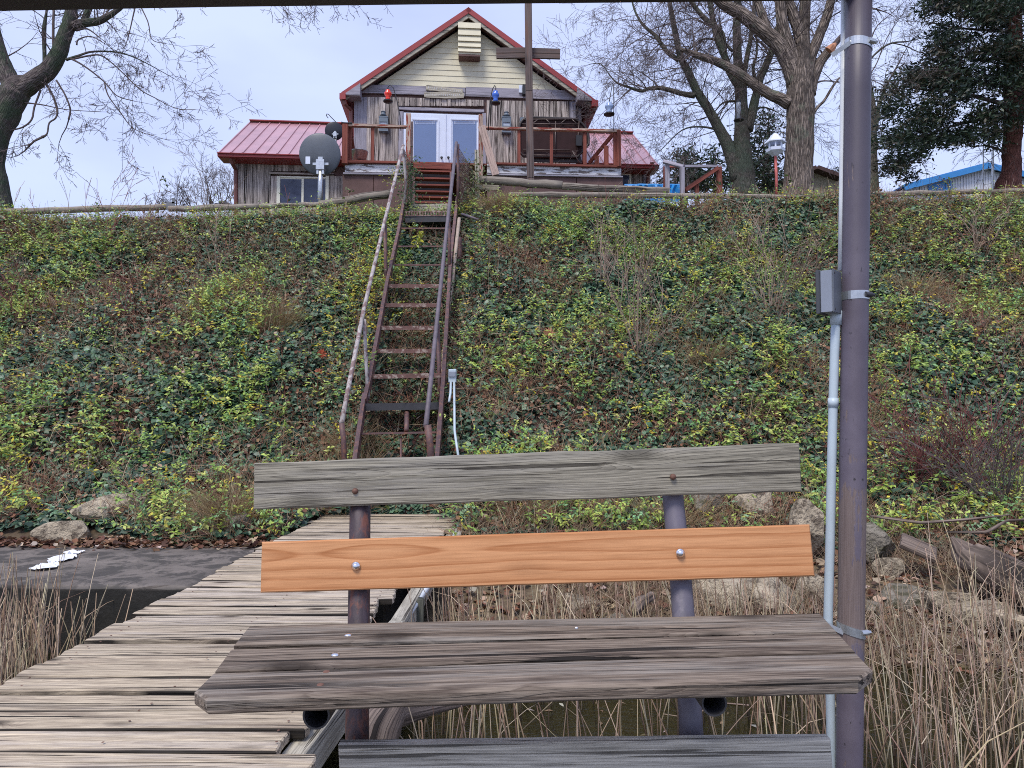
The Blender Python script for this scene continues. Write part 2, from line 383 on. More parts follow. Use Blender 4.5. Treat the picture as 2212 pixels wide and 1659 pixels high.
M['rustwhite'] = plain('flaking_rusty_steel', (0.13, 0.065, 0.055), 0.75, var=0.3, scale=10, bump=0.3, c2=(0.36, 0.30, 0.26), thr=(0.52, 0.60), amt=0.8)
M['paleirod'] = plain('chalky_pale_pipe', (0.36, 0.33, 0.32), 0.7, var=0.3, scale=7, bump=0.2, c2=(0.13, 0.06, 0.055), thr=(0.48, 0.56), amt=0.8, stretch=(1, .5, .5))
M['violetpipe'] = plain('violet_grey_pipe', (0.115, 0.095, 0.115), 0.6, var=0.25, scale=9, bump=0.12)
M['tanpipe'] = plain('tan_pipe', (0.42, 0.33, 0.25), 0.6, var=0.2, scale=9, bump=0.1)
M['purplepost'] = plain('purple_painted_post', (0.11, 0.10, 0.13), 0.48, var=0.25, scale=7, bump=0.25, c2=(0.19, 0.17, 0.20), thr=(0.60, 0.66), amt=0.5, stretch=(1, 1, 0.5))
M['rustpost'] = plain('rusty_purple_post', (0.055, 0.038, 0.048), 0.6, var=0.4, scale=14, bump=0.4, c2=(0.16, 0.055, 0.035), thr=(0.5, 0.62), amt=0.75, stretch=(1.6, 1.6, 0.5))
M['galv'] = plain('galvanised_metal', (0.52, 0.54, 0.55), 0.32, 0.85, var=0.2, scale=22, bump=0.08)
M['bolt'] = plain('zinc_bolt', (0.75, 0.77, 0.80), 0.22, 0.95, var=0.1, scale=30, bump=0.03)
M['rustbolt'] = plain('rusty_bolt', (0.14, 0.07, 0.05), 0.7, 0.2, var=0.3, scale=60, bump=0.2)
M['darkmetal'] = plain('dark_metal', (0.03, 0.03, 0.035), 0.5, var=0.3, scale=12, bump=0.1)
M['pvc'] = plain('grey_pvc', (0.42, 0.50, 0.56), 0.42, var=0.06, scale=8, bump=0.03)
M['pvcwhite'] = plain('white_pvc', (0.62, 0.66, 0.70), 0.42, var=0.08, scale=8, bump=0.03)
M['boxcover'] = plain('grey_box_cover', (0.22, 0.25, 0.31), 0.5, var=0.06, bump=0.03)
M['boxside'] = plain('dark_box_side', (0.05, 0.055, 0.065), 0.5, var=0.1, bump=0.03)
M['dish'] = plain('grey_dish_paint', (0.095, 0.11, 0.135), 0.45, var=0.08, bump=0.02)
M['dishdark'] = plain('dark_dish_paint', (0.018, 0.02, 0.03), 0.4, var=0.1, bump=0.02)
M['tablebrown'] = plain('brown_plastic', (0.034, 0.017, 0.018), 0.7, var=0.2, bump=0.03, spec=.15)
M['tabledark'] = plain('dark_brown_rim', (0.02, 0.013, 0.014), 0.5, var=0.15, bump=0.03)
M['tabletube'] = plain('grey_brown_tube', (0.10, 0.075, 0.07), 0.4, 0.3, var=0.15, bump=0.03)
M['lantern'] = plain('slate_lantern_metal', (0.12, 0.155, 0.20), 0.5, var=0.15, bump=0.05)
M['lampglass'] = plain('frosted_lamp_glass', (0.45, 0.50, 0.58), 0.2, var=0.05, bump=0)
M['black'] = plain('black_plastic', (0.012, 0.012, 0.014), 0.45, var=0.1, bump=0.02)
M['redglass'] = plain('red_glass', (0.75, 0.045, 0.02), 0.15, var=0.1, bump=0)
M['blueglass'] = plain('blue_glass', (0.06, 0.16, 0.62), 0.15, var=0.1, bump=0)
M['paleglass'] = plain('pale_blue_glass', (0.30, 0.40, 0.62), 0.15, var=0.1, bump=0)
M['blue'] = plain('blue_tarp', (0.015, 0.21, 0.52), 0.5, var=0.25, scale=9, bump=0.3)
M['bluepaint'] = plain('blue_sheet_metal', (0.03, 0.20, 0.50), 0.5, var=0.1, bump=0.03)
M['whitemetal'] = plain('white_sheet_metal', (0.58, 0.60, 0.66), 0.5, var=0.08, scale=3, bump=0.03)
M['tanwall'] = plain('tan_shed_wall', (0.42, 0.38, 0.29), 0.8, var=0.1, scale=3, bump=0.05)
M['shingle'] = plain('brown_shingle', (0.07, 0.04, 0.04), 0.9, var=0.3, scale=9, bump=0.4)
M['postbrown'] = wood('brown_creosote_post', (0.13, 0.10, 0.095), (0.055, 0.045, 0.05), ring=0.3, crk=0.7, stn=0.6, freq=20, knots=0.3, var=0.05, stain=(0.17, 0.085, 0.06), fs=.5)
M['log'] = wood('weathered_log', (0.27, 0.24, 0.205), (0.10, 0.08, 0.07), ring=0.3, crk=1.0, stn=0.7, freq=15, knots=0.4, var=0.2, bump=1.0, stain=(0.07, 0.06, 0.05), fs=0.55, fine=0.9)
M['drift'] = wood('driftwood', (0.21, 0.165, 0.135), (0.05, 0.036, 0.034), ring=0.4, crk=1.0, stn=0.8, freq=22, knots=0.1, var=0.1, bump=1.0, stain=(0.028, 0.02, 0.018), fs=0.6, fine=1.0)
M['palewood'] = wood('pale_split_wood', (0.50, 0.42, 0.30), (0.28, 0.21, 0.14), ring=0.3, crk=0.7, stn=0.4, freq=22, knots=0.2, var=0.1)
M['rock'] = plain('limestone_rock', (0.40, 0.34, 0.255), 0.9, var=0.4, scale=6, bump=1.0, c2=(0.13, 0.105, 0.08), thr=(0.50, 0.60), bd=0.05, spec=0.2)
M['rockgrey'] = plain('grey_rock', (0.25, 0.225, 0.185), 0.9, var=0.4, scale=6, bump=1.0, c2=(0.09, 0.085, 0.055), thr=(0.48, 0.6), bd=0.05, spec=0.2)
M['concrete'] = plain('damp_concrete', (0.14, 0.12, 0.105), 0.7, var=0.40, scale=2.6, bump=0.7, c2=(0.055, 0.048, 0.042), thr=(0.47, 0.56), bd=0.012, det=10)
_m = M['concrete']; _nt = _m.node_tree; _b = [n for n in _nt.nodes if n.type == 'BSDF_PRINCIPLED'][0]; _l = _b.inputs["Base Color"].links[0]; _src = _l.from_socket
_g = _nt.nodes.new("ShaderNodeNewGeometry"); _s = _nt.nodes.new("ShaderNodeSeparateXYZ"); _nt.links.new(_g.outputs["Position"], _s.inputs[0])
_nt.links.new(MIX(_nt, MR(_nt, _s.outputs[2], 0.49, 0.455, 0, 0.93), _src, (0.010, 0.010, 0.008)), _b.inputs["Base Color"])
M['concpale'] = plain('pale_concrete', (0.26, 0.24, 0.21), 0.9, var=0.25, scale=7, bump=0.5, bd=0.008)
M['plastic'] = plain('white_plastic_film', (0.80, 0.82, 0.86), 0.35, var=0.03, bump=0)
M['leaf'] = leafmat('leaves', 0.42, 0.22)
M['deadleaf'] = leafmat('dead_leaves', 0.8, 0.12)
M['stalk'] = leafmat('dry_stalks', 0.8, 0.0)
M['twig'] = plain('twig_bark', (0.125, 0.10, 0.098), 0.9, var=0.3, scale=4, bump=0.2, spec=0.15)
M['bark_oak'] = barkmat('furrowed_bark', (0.23, 0.19, 0.165), (0.05, 0.04, 0.036), moss=(0.15, 0.17, 0.13), sc=0.62, bump=1.0, mthr=(0.56, 0.68))
M['bark_grey'] = barkmat('grey_green_bark', (0.165, 0.15, 0.13), (0.06, 0.052, 0.046), moss=(0.12, 0.15, 0.11), sc=1.1, bump=0.7, mthr=(0.45, 0.6))
M['bark_left'] = barkmat('mossy_dark_bark', (0.135, 0.115, 0.11), (0.05, 0.04, 0.042), moss=(0.06, 0.09, 0.055), sc=1.0, bump=0.7, mthr=(0.42, 0.58))
M['bark_cedar'] = barkmat('reddish_cedar_bark', (0.20, 0.095, 0.08), (0.07, 0.03, 0.028), sc=1.0, bump=0.7)
M['brokenwood'] = plain('fresh_broken_wood', (0.42, 0.20, 0.12), 0.9, var=0.4, scale=9, bump=0.5, stretch=(1, 1, 0.2))

# ------------------------------------------------------------ ground
LY = [-400, 0, 3, 5.3, 6.7, 6.95, 7.3, 8.0, 8.6, 13.0, 13.5, 14.0, 20, 60, 600]
LZ = [-4, -.9, -.5, -.32, .15, .46, .60, .82, 1.08, 4.92, 5.42, 5.5, 5.88, 6.2, 8]
RY = [-400, 0, 3, 4.6, 5.2, 6.0, 7.0, 7.5, 8.2, 8.7, 13.0, 13.5, 14.0, 20, 60, 600]
RZ = [-4, -.9, -.42, -.17, 0.02, .22, .50, .68, .98, 1.28, 4.97, 5.5, 5.6, 5.92, 6.2, 8]
def ground(x, y):
    x = np.asarray(x, float); y = np.asarray(y, float)
    act = np.clip((y - 7.2) / 1.0, 0, 1) * np.clip((14.5 - y) / 1.5, 0, 1)
    yy = y + act * (fbm(x * 0.55, y * 0.4, 3) - 0.5) * 0.7
    a = np.interp(yy, LY, LZ); b = np.interp(yy, RY, RZ)
    t = np.clip((x + 1.1) / 0.6, 0, 1); t = t * t * (3 - 2 * t)
    z = a * (1 - t) + b * t
    z = z + np.clip((y - 8.5) / 5, 0, 1) * 0.012 * np.clip(x, -12, 12)
    dm = np.clip((x + 2.45) / .25, 0, 1) * np.clip((-.35 - x) / .25, 0, 1) * (y > 6.2)
    z = np.where(dm > 0, z * (1 - dm) + dm * np.minimum(z, .46 + np.clip(y - 8.3, 0, 1) * 1.7 + np.clip(y - 8.9, 0, 99) * 9), z)
    cz_ = np.clip((y - 12.4) / 1.2, 0, 1); z = z + cz_ * (.05 + .07 * np.clip((x + .9) / .8, 0, 1)) * np.clip((40 - y) / 20, 0, 1)
    rough = np.clip((y - 4.0) / 1.5, 0.25, 1) * np.where((x < -0.9) & (y < 7.1), 0.1, 1.0)
    z = z + rough * ((fbm(x * 1.6, y * 1.6, 21) - 0.5) * 0.16 + (fbm(x * 5, y * 5, 33) - 0.5) * 0.07) * np.clip((30 - y) / 10, 0, 1)
    return z
def gnd(x, y): return float(ground(np.array([x]), np.array([y]))[0])
xs = np.unique(np.concatenate([np.array([-600, -300, -150, -80, -50, -35, -25, -20]), np.arange(-16, 16.01, 0.13), np.array([20, 25, 35, 50, 80, 150, 300, 600])]))
ys = np.unique(np.concatenate([np.array([-400, -200, -100, -40, -15, -5, 0, 1]), np.arange(2, 14.6, 0.13), np.arange(15, 32, 1.5), np.array([40, 60, 100, 200, 400, 600])]))
XX, YY = np.meshgrid(xs, ys); ZZ = ground(XX, YY)
nv = len(xs); verts = np.stack([XX.ravel(), YY.ravel(), ZZ.ravel()], 1)
ii = np.arange((len(ys) - 1) * (nv - 1)); rI = ii // (nv - 1); cI = ii % (nv - 1); a0 = rI * nv + cI
faces = np.stack([a0, a0 + 1, a0 + nv + 1, a0 + nv], 1)
gm, nt, b = newmat('hillside_soil')
tc = nt.nodes.new("ShaderNodeTexCoord"); ov = tc.outputs["Object"]
n1 = NOI(nt, ov, 1.3, 6, 0.65); n2 = NOI(nt, ov, 14, 5, 0.7)
c = MIX(nt, MR(nt, n1, 0.38, 0.62), (0.030, 0.022, 0.016), (0.075, 0.048, 0.032))
c = MIX(nt, MR(nt, n2, 0.5, 0.66, 0, 0.6), c, (0.02, 0.028, 0.014))
sp = nt.nodes.new("ShaderNodeSeparateXYZ"); nt.links.new(ov, sp.inputs[0])
sand = MIX(nt, MR(nt, n2, 0.4, 0.65), (0.16, 0.12, 0.07), (0.075, 0.052, 0.033))
c = MIX(nt, MR(nt, MATH(nt, 'ADD', sp.outputs[2], MATH(nt, 'MULTIPLY', n1, 0.3)), 0.45, 0.95), sand, c)
lawn = MIX(nt, n2, (0.05, 0.065, 0.02), (0.09, 0.09, 0.035))
c = MIX(nt, MR(nt, sp.outputs[1], 14.2, 15.0), c, lawn)
mud = MIX(nt, MR(nt, NOI(nt, ov, 6, 6, 0.7), 0.4, 0.62), (0.10, 0.085, 0.035), (0.035, 0.038, 0.015))
c = MIX(nt, MR(nt, sp.outputs[2], 0.03, -0.03), c, mud)
nt.links.new(c, b.inputs["Base Color"]); b.inputs["Roughness"].default_value = 0.95
BUMP(nt, n2, b, 0.8, 0.03)
o = linkmesh('ground', verts.tolist(), faces.tolist(), None, None, gm, True); props(o, kind='structure'); ROOT[o.name] = (Vector((0, 0, 0)), 0)
# ------------------------------------------------------------ lake
wmz, nt, b = newmat('murky_lake_water')
out = [n for n in nt.nodes if n.type == 'OUTPUT_MATERIAL'][0]; nt.nodes.remove(b)
tr = nt.nodes.new("ShaderNodeBsdfTransparent"); tr.inputs[0].default_value = (0.62, 0.58, 0.34, 1)
df = nt.nodes.new("ShaderNodeBsdfDiffuse"); df.inputs[0].default_value = (0.045, 0.042, 0.018, 1)
gl = nt.nodes.new("ShaderNodeBsdfGlossy"); gl.inputs["Roughness"].default_value = 0.04
m1 = nt.nodes.new("ShaderNodeMixShader"); m1.inputs[0].default_value = 0.35
m2 = nt.nodes.new("ShaderNodeMixShader"); fr = nt.nodes.new("ShaderNodeFresnel"); fr.inputs[0].default_value = 1.4
tc = nt.nodes.new("ShaderNodeTexCoord"); bn = nt.nodes.new("ShaderNodeBump"); bn.inputs["Strength"].default_value = 0.55; bn.inputs["Distance"].default_value = 0.03
nt.links.new(NOI(nt, VEC(nt, tc.outputs["Object"], (1, 1.6, 1)), 9, 4, 0.6), bn.inputs["Height"])
nt.links.new(bn.outputs[0], gl.inputs["Normal"]); nt.links.new(bn.outputs[0], fr.inputs["Normal"])
nt.links.new(tr.outputs[0], m1.inputs[1]); nt.links.new(df.outputs[0], m1.inputs[2]); nt.links.new(fr.outputs[0], m2.inputs[0])
nt.links.new(m1.outputs[0], m2.inputs[1]); nt.links.new(gl.outputs[0], m2.inputs[2]); nt.links.new(m2.outputs[0], out.inputs[0])
o = linkmesh('lake_water', [(-600, -400, 0), (600, -400, 0), (600, 6.2, 0), (-600, 6.2, 0)], [(0, 1, 2, 3)], None, None, wmz); props(o, kind='structure')
#PART2
# ============================================================ BENCH
def wavy(x0, x1, y0, y1, n=14, amp=0.0015, e0=0.0, e1=0.0, rag=0.0):
    """outline of a sawn board: long edges slightly uneven; e0/e1 shift the top edge's ends"""
    out = []
    ph = rng.uniform(0, 9)
    for i in range(n + 1):
        t = i / n; out.append((x0 + (x1 - x0) * t, y0 + rng.uniform(-amp, amp) + amp * 1.5 * math.sin(ph + t * 5)))
    if rag:
        for k in range(1, 4): out.append((x1 + rng.uniform(-rag, rag), y0 + (y1 - y0) * k / 4))
    for i in range(n + 1):
        t = 1 - i / n; out.append((x0 + e0 * (1 - t) + (x1 + e1 - x0 - 0 * e0) * t if False else (x0 + e0) * (1 - t) + (x1 + e1) * t, y1 + rng.uniform(-amp, amp) + amp * 1.5 * math.sin(ph + 2 + t * 6)))
    if rag:
        for k in range(1, 4): out.append((x0 + rng.uniform(-rag, rag), y1 + (y0 - y1) * k / 4))
    return out
def board4(name, tl, tr, bl, br, T, mat, parent, bev=0.004, amp=0.0015, goff=(0, 0, 0), **kw):
    """board whose front face has the four given world corners (nearly planar)"""
    tl, tr, bl, br = map(Vector, (tl, tr, bl, br))
    X = ((tr - tl) + (br - bl)).normalized(); Yv = ((tl - bl) + (tr - br)); Nn = X.cross(Yv).normalized(); Yv = Nn.cross(X).normalized()
    C = (tl + tr + bl + br) / 4
    q = [((p - C).dot(X), (p - C).dot(Yv)) for p in (bl, br, tr, tl)]
    out = []; n = 16
    def edge(a, b, am):
        for i in range(n):
            t = i / n; out.append((a[0] + (b[0] - a[0]) * t, a[1] + (b[1] - a[1]) * t + (rng.uniform(-am, am) if i else 0)))
    edge(q[0], q[1], amp); out.append(q[1]); edge(q[2], q[3], amp); out.append(q[3])
    mb = MB()
    if Nn.y > 0: Nn = -Nn; 
    mb.plate(out, C - Nn * T / 2, X, Yv, Nn, T, bev, goff=goff)
    return mk(name, mb, mat, parent, **kw)
bench = thing('park_bench', 'weathered wooden bench with one new orange backrest board, bolted to pipe posts', 'bench', P(1140, 1500, 2.0) - Vector((0, 0, 0.5)))
SP0 = P(1106, 1337, 2.10); SPN = Vector((0, 0.08, 1)).normalized()    # seat plane (front edge a touch lower)
SPN = Vector((0.0, -0.08, 1)).normalized()
def sp(px, py): return PR(px, py, SP0, SPN)
sU = (sp(1780, 1325) - sp(537, 1352)).normalized(); sV = SPN.cross(sU).normalized()
def seatboard(pix, goff, T=0.038):
    ps = [sp(*p) for p in pix]; O = sum(ps, Vector()) / len(ps)
    q = [((p - O).dot(sU), (p - O).dot(sV)) for p in ps]
    out = []
    for i in range(len(q)):
        a = q[i]; b = q[(i + 1) % len(q)]; l = math.hypot(b[0] - a[0], b[1] - a[1])
        n = 18 if l > 0.5 else 2
        for k in range(n):
            t = k / n; out.append((a[0] + (b[0] - a[0]) * t, a[1] + (b[1] - a[1]) * t + (rng.uniform(-.0014, .0014) if (n > 3 and k) else 0)))
    mb = MB(); wo = rng.uniform(0, 6)
    mb.plate(out, O - SPN * T / 2, sU, sV, SPN, T, 0.006, goff=goff, wob=lambda x, y: 0.0018 * math.sin(x * 3 + wo))
    return mk('seat_board', mb, M['seat'], bench)
seatboard([(537, 1352), (1160, 1337), (1772, 1322), (1806, 1359), (1160, 1376), (505, 1391)], (0.3, 0.02, 0))
seatboard([(498, 1400), (1160, 1384), (1813, 1367), (1847, 1404), (1160, 1424), (465, 1444)], (2.1, -.03, 0))
seatboard([(460, 1451), (1160, 1431), (1852, 1410), (1885, 1444), (1854, 1467), (1160, 1486), (447, 1508), (420, 1489)], (4.4, .05, 0))
# end fixings of the seat
for px, py, mm in ((752, 1372.5, 'bolt'), (724, 1415, 'bolt'), (705, 1450, 'rustbolt'), (692, 1478, 'rustbolt'), (1245, 1357, 'bolt'), (1120, 1363, 'rustbolt'), (1462, 1412, 'rustbolt'), (1478, 1430, 'rustbolt')):
    mb = MB(); r = 0.0105 if mm == 'bolt' else 0.0085
    if px > 1000: r = 0.006
    hgt = 0.006 if mm == 'bolt' else 0.0012
    mb.lathe(sp(px, py) - SPN * 0.001, [(r, 0), (r * 0.95, hgt * 0.5), (r * 0.6, hgt * 0.9), (r * 0.15, hgt)], 14, SPN)
    mk('bolt_head', mb, M[mm], bench, smooth=True)
TB = 2.30; OB = 2.215
board4('backrest_board', P(548, 1000, TB), P(1727, 957, TB + .02), P(547, 1101, TB - .015), P(1733, 1062, TB), 0.038, M['backgrey'], bench, amp=0.0022, goff=(.7, -.01, 0), label='grey weathered top backrest board')
ob = board4('backrest_board', P(565, 1171, OB), P(1750, 1133, OB + .02), P(562, 1281, OB - .02), P(1761, 1245, OB), 0.034, M['newwood'], bench, amp=0.0008, goff=(.2, .0, 0), label='new orange backrest board')
board4('kick_board', P(730, 1610, 1.96), P(1795, 1597, 1.98), P(736, 1745, 1.96), P(1806, 1730, 1.98), 0.038, M['kick'], bench, amp=0.001, goff=(1.9, .03, 0))
fy = Vector((0, -1, 0.06)).normalized()
for px, py, Y, mm in ((767, 1061, TB - .005, 'rustbolt'), (1454, 1030, TB + .0, 'rustbolt'), (768, 1223, OB - .01, 'bolt'), (1470, 1195, OB, 'bolt')):
    mb = MB(); r = pw(7.5 if mm == 'bolt' else 6.5, Y)
    c = P(px, py, Y - .004)
    mb.lathe(c, [(r * 1.25 if mm == 'bolt' else r, -.004), (r * 1.25 if mm == 'bolt' else r, 0), (r, .001), (r * .85, .005), (r * .5, .008), (r * .1, .009)], 16, fy)
    mk('bolt_head', mb, M[mm], bench, smooth=True)
mb = MB(); mb.tube([P(779, 1012, 2.372), P(777, 1180, 2.30), P(775, 1350, 2.22), P(772, 1480, 2.13), P(771, 1690, 2.03)], pw(23, 2.25), 20); mk('post', mb, M['rustpost'], bench, smooth=True, label='rusty left post of the bench')
mb = MB(); mb.tube([P(1447, 985, 2.40), P(1455, 1090, 2.36), P(1468, 1220, 2.30), P(1474, 1300, 2.255), P(1490, 1520, 2.135), P(1499, 1700, 2.04)], pw(23.5, 2.25), 20); mk('post', mb, M['purplepost'], bench, smooth=True, label='violet right post of the bench')
for px, py, r, Y in ((683, 1546, 29, 1.70), (1543, 1520, 27, 1.72)):
    R = pw(r, Y); c = P(px, py, Y); mb = MB()
    n = 24; prof = [(R * .82, .3), (R * .84, 0.012), (R * .86, 0), (R, 0), (R, .003), (R, .55)]
    mb.lathe(c, prof, n, (0, 1, -0.02)); mb.f = mb.f[:-2]
    mk('support_pipe', mb, M['darkmetal'], bench, smooth=False)
# ============================================================ ROOF POST, CLAMPS, CONDUIT, BOX
rp = thing('roof_post', 'tall purple painted round post with worn wood at its lower end', 'post', P(1834, 1700, 2.42))
def postc(py): # centre x of the post at a photo row
    return 1834.5 + (1659 - py) / 1659 * 20.5
def postY(py): return 2.43 + (1659 - py) / 1659 * 0.05
mb = MB(); mb.tube([P(postc(y), y, postY(y)) for y in (2350, 1659, 1400, 1100, 800, 500, 200, -60)], [pw(26.5, 2.44)] * 3 + [pw(27.5, 2.45)] * 5, 28, jit=0.004)
m, nt, b = newmat('post_paint_over_wood')
g, rnd, raw = GC(nt); tc = nt.nodes.new("ShaderNodeTexCoord"); s3 = nt.nodes.new("ShaderNodeSeparateXYZ"); nt.links.new(tc.outputs["Object"], s3.inputs[0])
pn = NOI(nt, VEC(nt, g, (5, 22, 22)), 1, 5, 0.65)
wmask = MATH(nt, 'MULTIPLY', MR(nt, s3.outputs[2], 1.04, 0.92), MR(nt, s3.outputs[2], .36, .48))
pm = MR(nt, MATH(nt, 'ADD', pn, MATH(nt, 'MULTIPLY', wmask, 0.25)), 0.64, 0.68)
fib = NOI(nt, VEC(nt, g, (6, 190, 190)), 1, 4, 0.6)
wd = MIX(nt, fib, (0.09, 0.065, 0.06), (0.22, 0.17, 0.16))
pt = MIX(nt, MR(nt, NOI(nt, tc.outputs["Object"], 5, 5, 0.6), .35, .7), (0.092, 0.076, 0.102), (0.142, 0.122, 0.158))
pt = MIX(nt, MR(nt, NOI(nt, VEC(nt, g, (30, 60, 60)), 1, 3), .66, .72), pt, (0.03, 0.025, 0.03))
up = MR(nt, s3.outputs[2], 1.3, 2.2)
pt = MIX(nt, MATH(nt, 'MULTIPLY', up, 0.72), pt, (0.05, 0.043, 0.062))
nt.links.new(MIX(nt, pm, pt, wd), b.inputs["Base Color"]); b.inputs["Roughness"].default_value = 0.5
BUMP(nt, MATH(nt, 'SUBTRACT', MATH(nt, 'MULTIPLY', fib, MATH(nt, 'ADD', MATH(nt, 'MULTIPLY', pm, .8), .12)), MATH(nt, 'MULTIPLY', pm, .6)), b, 0.6, 0.004)
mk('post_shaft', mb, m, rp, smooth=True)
for py, dip in ((100, -6), (640, 0), (1360, 8)):
    Y = postY(py); r = pw(28.5, Y); cl = MB(); n = 30; hgt = pw(9, Y)
    A = P(postc(py), py, Y); tilt = dip / 28.0
    vs = []
    for z in (-hgt, hgt):
        for rr in (r, r - .002):
            for k in range(n):
                an = 2 * math.pi * k / n; vs.append(A + Vector((math.cos(an) * rr, math.sin(an) * rr, z - tilt * math.cos(an) * r * (1 if py > 900 else -1) * (1 if py > 900 else 1))))
    fs = []
    for k in range(n):
        j = (k + 1) % n; fs += [(k, j, 2 * n + j, 2 * n + k), (2 * n + k, 2 * n + j, 3 * n + j, 3 * n + k), (j, k, n + k, n + j)]
    cl.add(vs, fs)
    c1 = mk('pipe_clamp', cl, M['galv'], rp, smooth=False)
    # worm housing and bolt on the near right side
    hx = A + Vector((r * 0.62, -r * 0.84, 0)); sc = MB()
    sc.tube([hx + Vector((-.014, -.004, 0)), hx + Vector((.012, .006, 0))], .0095, 14)
    sc.tube([hx + Vector((.010, .003, 0)), hx + Vector((.022, .010, 0))], .0065, 6)
    mk('clamp_bolt', sc, M['galv'] if py != 640 else M['darkmetal'], c1, smooth=False)
    if py != 640:
        st = MB(); cA = P(postc(py) - 38, py + (17 if py < 900 else -14), Y + .012)
        st.bar(cA + Vector((-.03, .004, -.002)), A + Vector((-r * .8, -r * .55, -tilt * .01)), .016, .002, up=(0, 1, 0)); mk('conduit_strap', st, M['galv'], c1)
cdt = thing('electrical_conduit', 'pale grey plastic conduit pipe running up beside the purple post', 'conduit', P(1798, 1640, 2.46))
lo = [P(x, y, 2.47) for x, y in ((1806, 676), (1803, 760), (1799, 900), (1795.5, 1050), (1793, 1180), (1790, 1290), (1789, 1340), (1792, 1440), (1795, 1560), (1797, 1660), (1799, 2000))]
mb = MB(); mb.tube(lo, pw(9.5, 2.47), 16); mk('lower_conduit', mb, M['pvc'], cdt, smooth=True)
mb = MB(); mb.tube([P(1824.5, -50, 2.53), P(1822.5, 200, 2.52), P(1820, 420, 2.51), P(1817.5, 585, 2.50)], pw(7.5, 2.52), 14); mk('upper_conduit', mb, M['pvcwhite'], cdt, smooth=True)
mb = MB(); mb.tube([P(1806.5, 672, 2.47), P(1806, 702, 2.47)], pw(12, 2.47), 16); mk('coupling', mb, M['pvc'], cdt, smooth=True)
mb = MB(); mb.tube([P(1800, 860, 2.47), P(1799.6, 880, 2.47)], pw(11, 2.47), 16); mk('coupling', mb, M['pvc'], cdt, smooth=True)
jb = thing('junction_box', 'grey electrical box with screwed cover, mounted beside the middle pipe clamp of the purple post', 'junction box', P(1797, 676, 2.46))
nB = Vector((.75, -.66, 0)).normalized(); uB = Vector((.66, .75, 0)).normalized(); cn = P(1798, 627, 2.40); c0 = cn - nB * .02 + uB * .0425
mb = MB(); mb.plate([(-.0425, -.071), (.0425, -.071), (.0425, .071), (-.0425, .071)], c0, uB, Vector((0, 0, 1)), nB, .040, .003); mk('box_body', mb, M['boxcover'], jb)  # lighter than the cover: sky light on this face is put into its colour
mb = MB(); mb.plate([(-.046, -.075), (.046, -.075), (.046, .075), (-.046, .075)], c0 - nB * .0275, uB, Vector((0, 0, 1)), nB, .014, .003); mk('box_back', mb, M['boxside'], jb)
mb = MB(); mb.plate([(-.043, -.073), (.043, -.073), (.043, .073), (-.043, .073)], c0 + nB * .0225, uB, Vector((0, 0, 1)), nB, .004, .0015); cov = mk('box_cover', mb, plain('dark_grey_cover', (0.11, 0.125, 0.15), 0.5, var=.06, bump=.03), jb)
for s_ in (-1, 1):
    mb = MB(); mb.lathe(c0 + nB * .0246 - uB * .03 + Vector((0, 0, .062 * s_)), [(.0042, 0), (.004, .001), (.001, .0014)], 10, nB); mk('screw', mb, M['darkmetal'], cov)
# ============================================================ ROOF BEAM
mb = MB(); tp = [P(x, y, 2.47) for x, y in ((-700, 34), (0, 24), (460, 15.5), (900, 10), (1440, 5), (1800, 1), (2300, -5))]
tp = [p + Vector((0, 0, .027)) for p in tp]
T = .14
for i in range(len(tp) - 1): mb.bar(tp[i] + Vector((0, 0, T / 2)), tp[i + 1] + Vector((0, 0, T / 2)), .09, T)
rbm = thing('roof_beam', 'dark steel beam crossing the very top of the view above the bench', 'beam', tp[0])
mk('beam_body', mb, plain('dark_beam_paint', (0.022, 0.016, 0.024), 0.55, var=.3, scale=5, bump=.1), rbm)
# ============================================================ DOCK WALKWAY
dk = thing('dock_walkway', 'long plank walkway of weathered boards leading to the hillside', 'dock', (-1.4, 2.5, .3))
DZ = CZ - 1.13
y = 1.15; k = 0
while y < 8.35:
    wdt = 0.156 + rng.uniform(-.004, .004); yc = y + wdt / 2
    xl = -2.17 + rng.uniform(-.025, .025); xr = (-.755 if yc < 5.6 else -.69) + rng.uniform(-.03, .03)
    if yc > 7.3: xr = -.60 + rng.uniform(-.02, .02)
    if 2.35 < yc < 2.42 or 2.5 < yc < 2.62: xr = -.80
    if 2.2 < yc < 2.45: xr = -.66
    if yc < 2.2: xr = -.55 + rng.uniform(-.02, .02)
    if 3.9 < yc < 4.5: xr -= rng.uniform(0, .07)
    if yc < 2.9: xl -= .9
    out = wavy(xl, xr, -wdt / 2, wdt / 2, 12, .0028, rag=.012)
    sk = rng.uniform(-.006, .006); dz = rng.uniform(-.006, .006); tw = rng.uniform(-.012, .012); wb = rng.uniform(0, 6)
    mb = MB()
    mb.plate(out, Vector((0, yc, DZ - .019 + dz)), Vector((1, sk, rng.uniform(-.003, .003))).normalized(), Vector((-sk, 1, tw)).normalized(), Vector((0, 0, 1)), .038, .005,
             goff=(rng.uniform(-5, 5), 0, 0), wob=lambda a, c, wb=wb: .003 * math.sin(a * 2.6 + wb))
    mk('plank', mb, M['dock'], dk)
    y += wdt - .006 + (rng.uniform(.014, .024) if y < 4.6 else rng.uniform(.006, .012)); k += 1
    if rng.random() < .75:
        for nx in (-2.05, -.84):
            for ny in (-.04, .04):
                pass
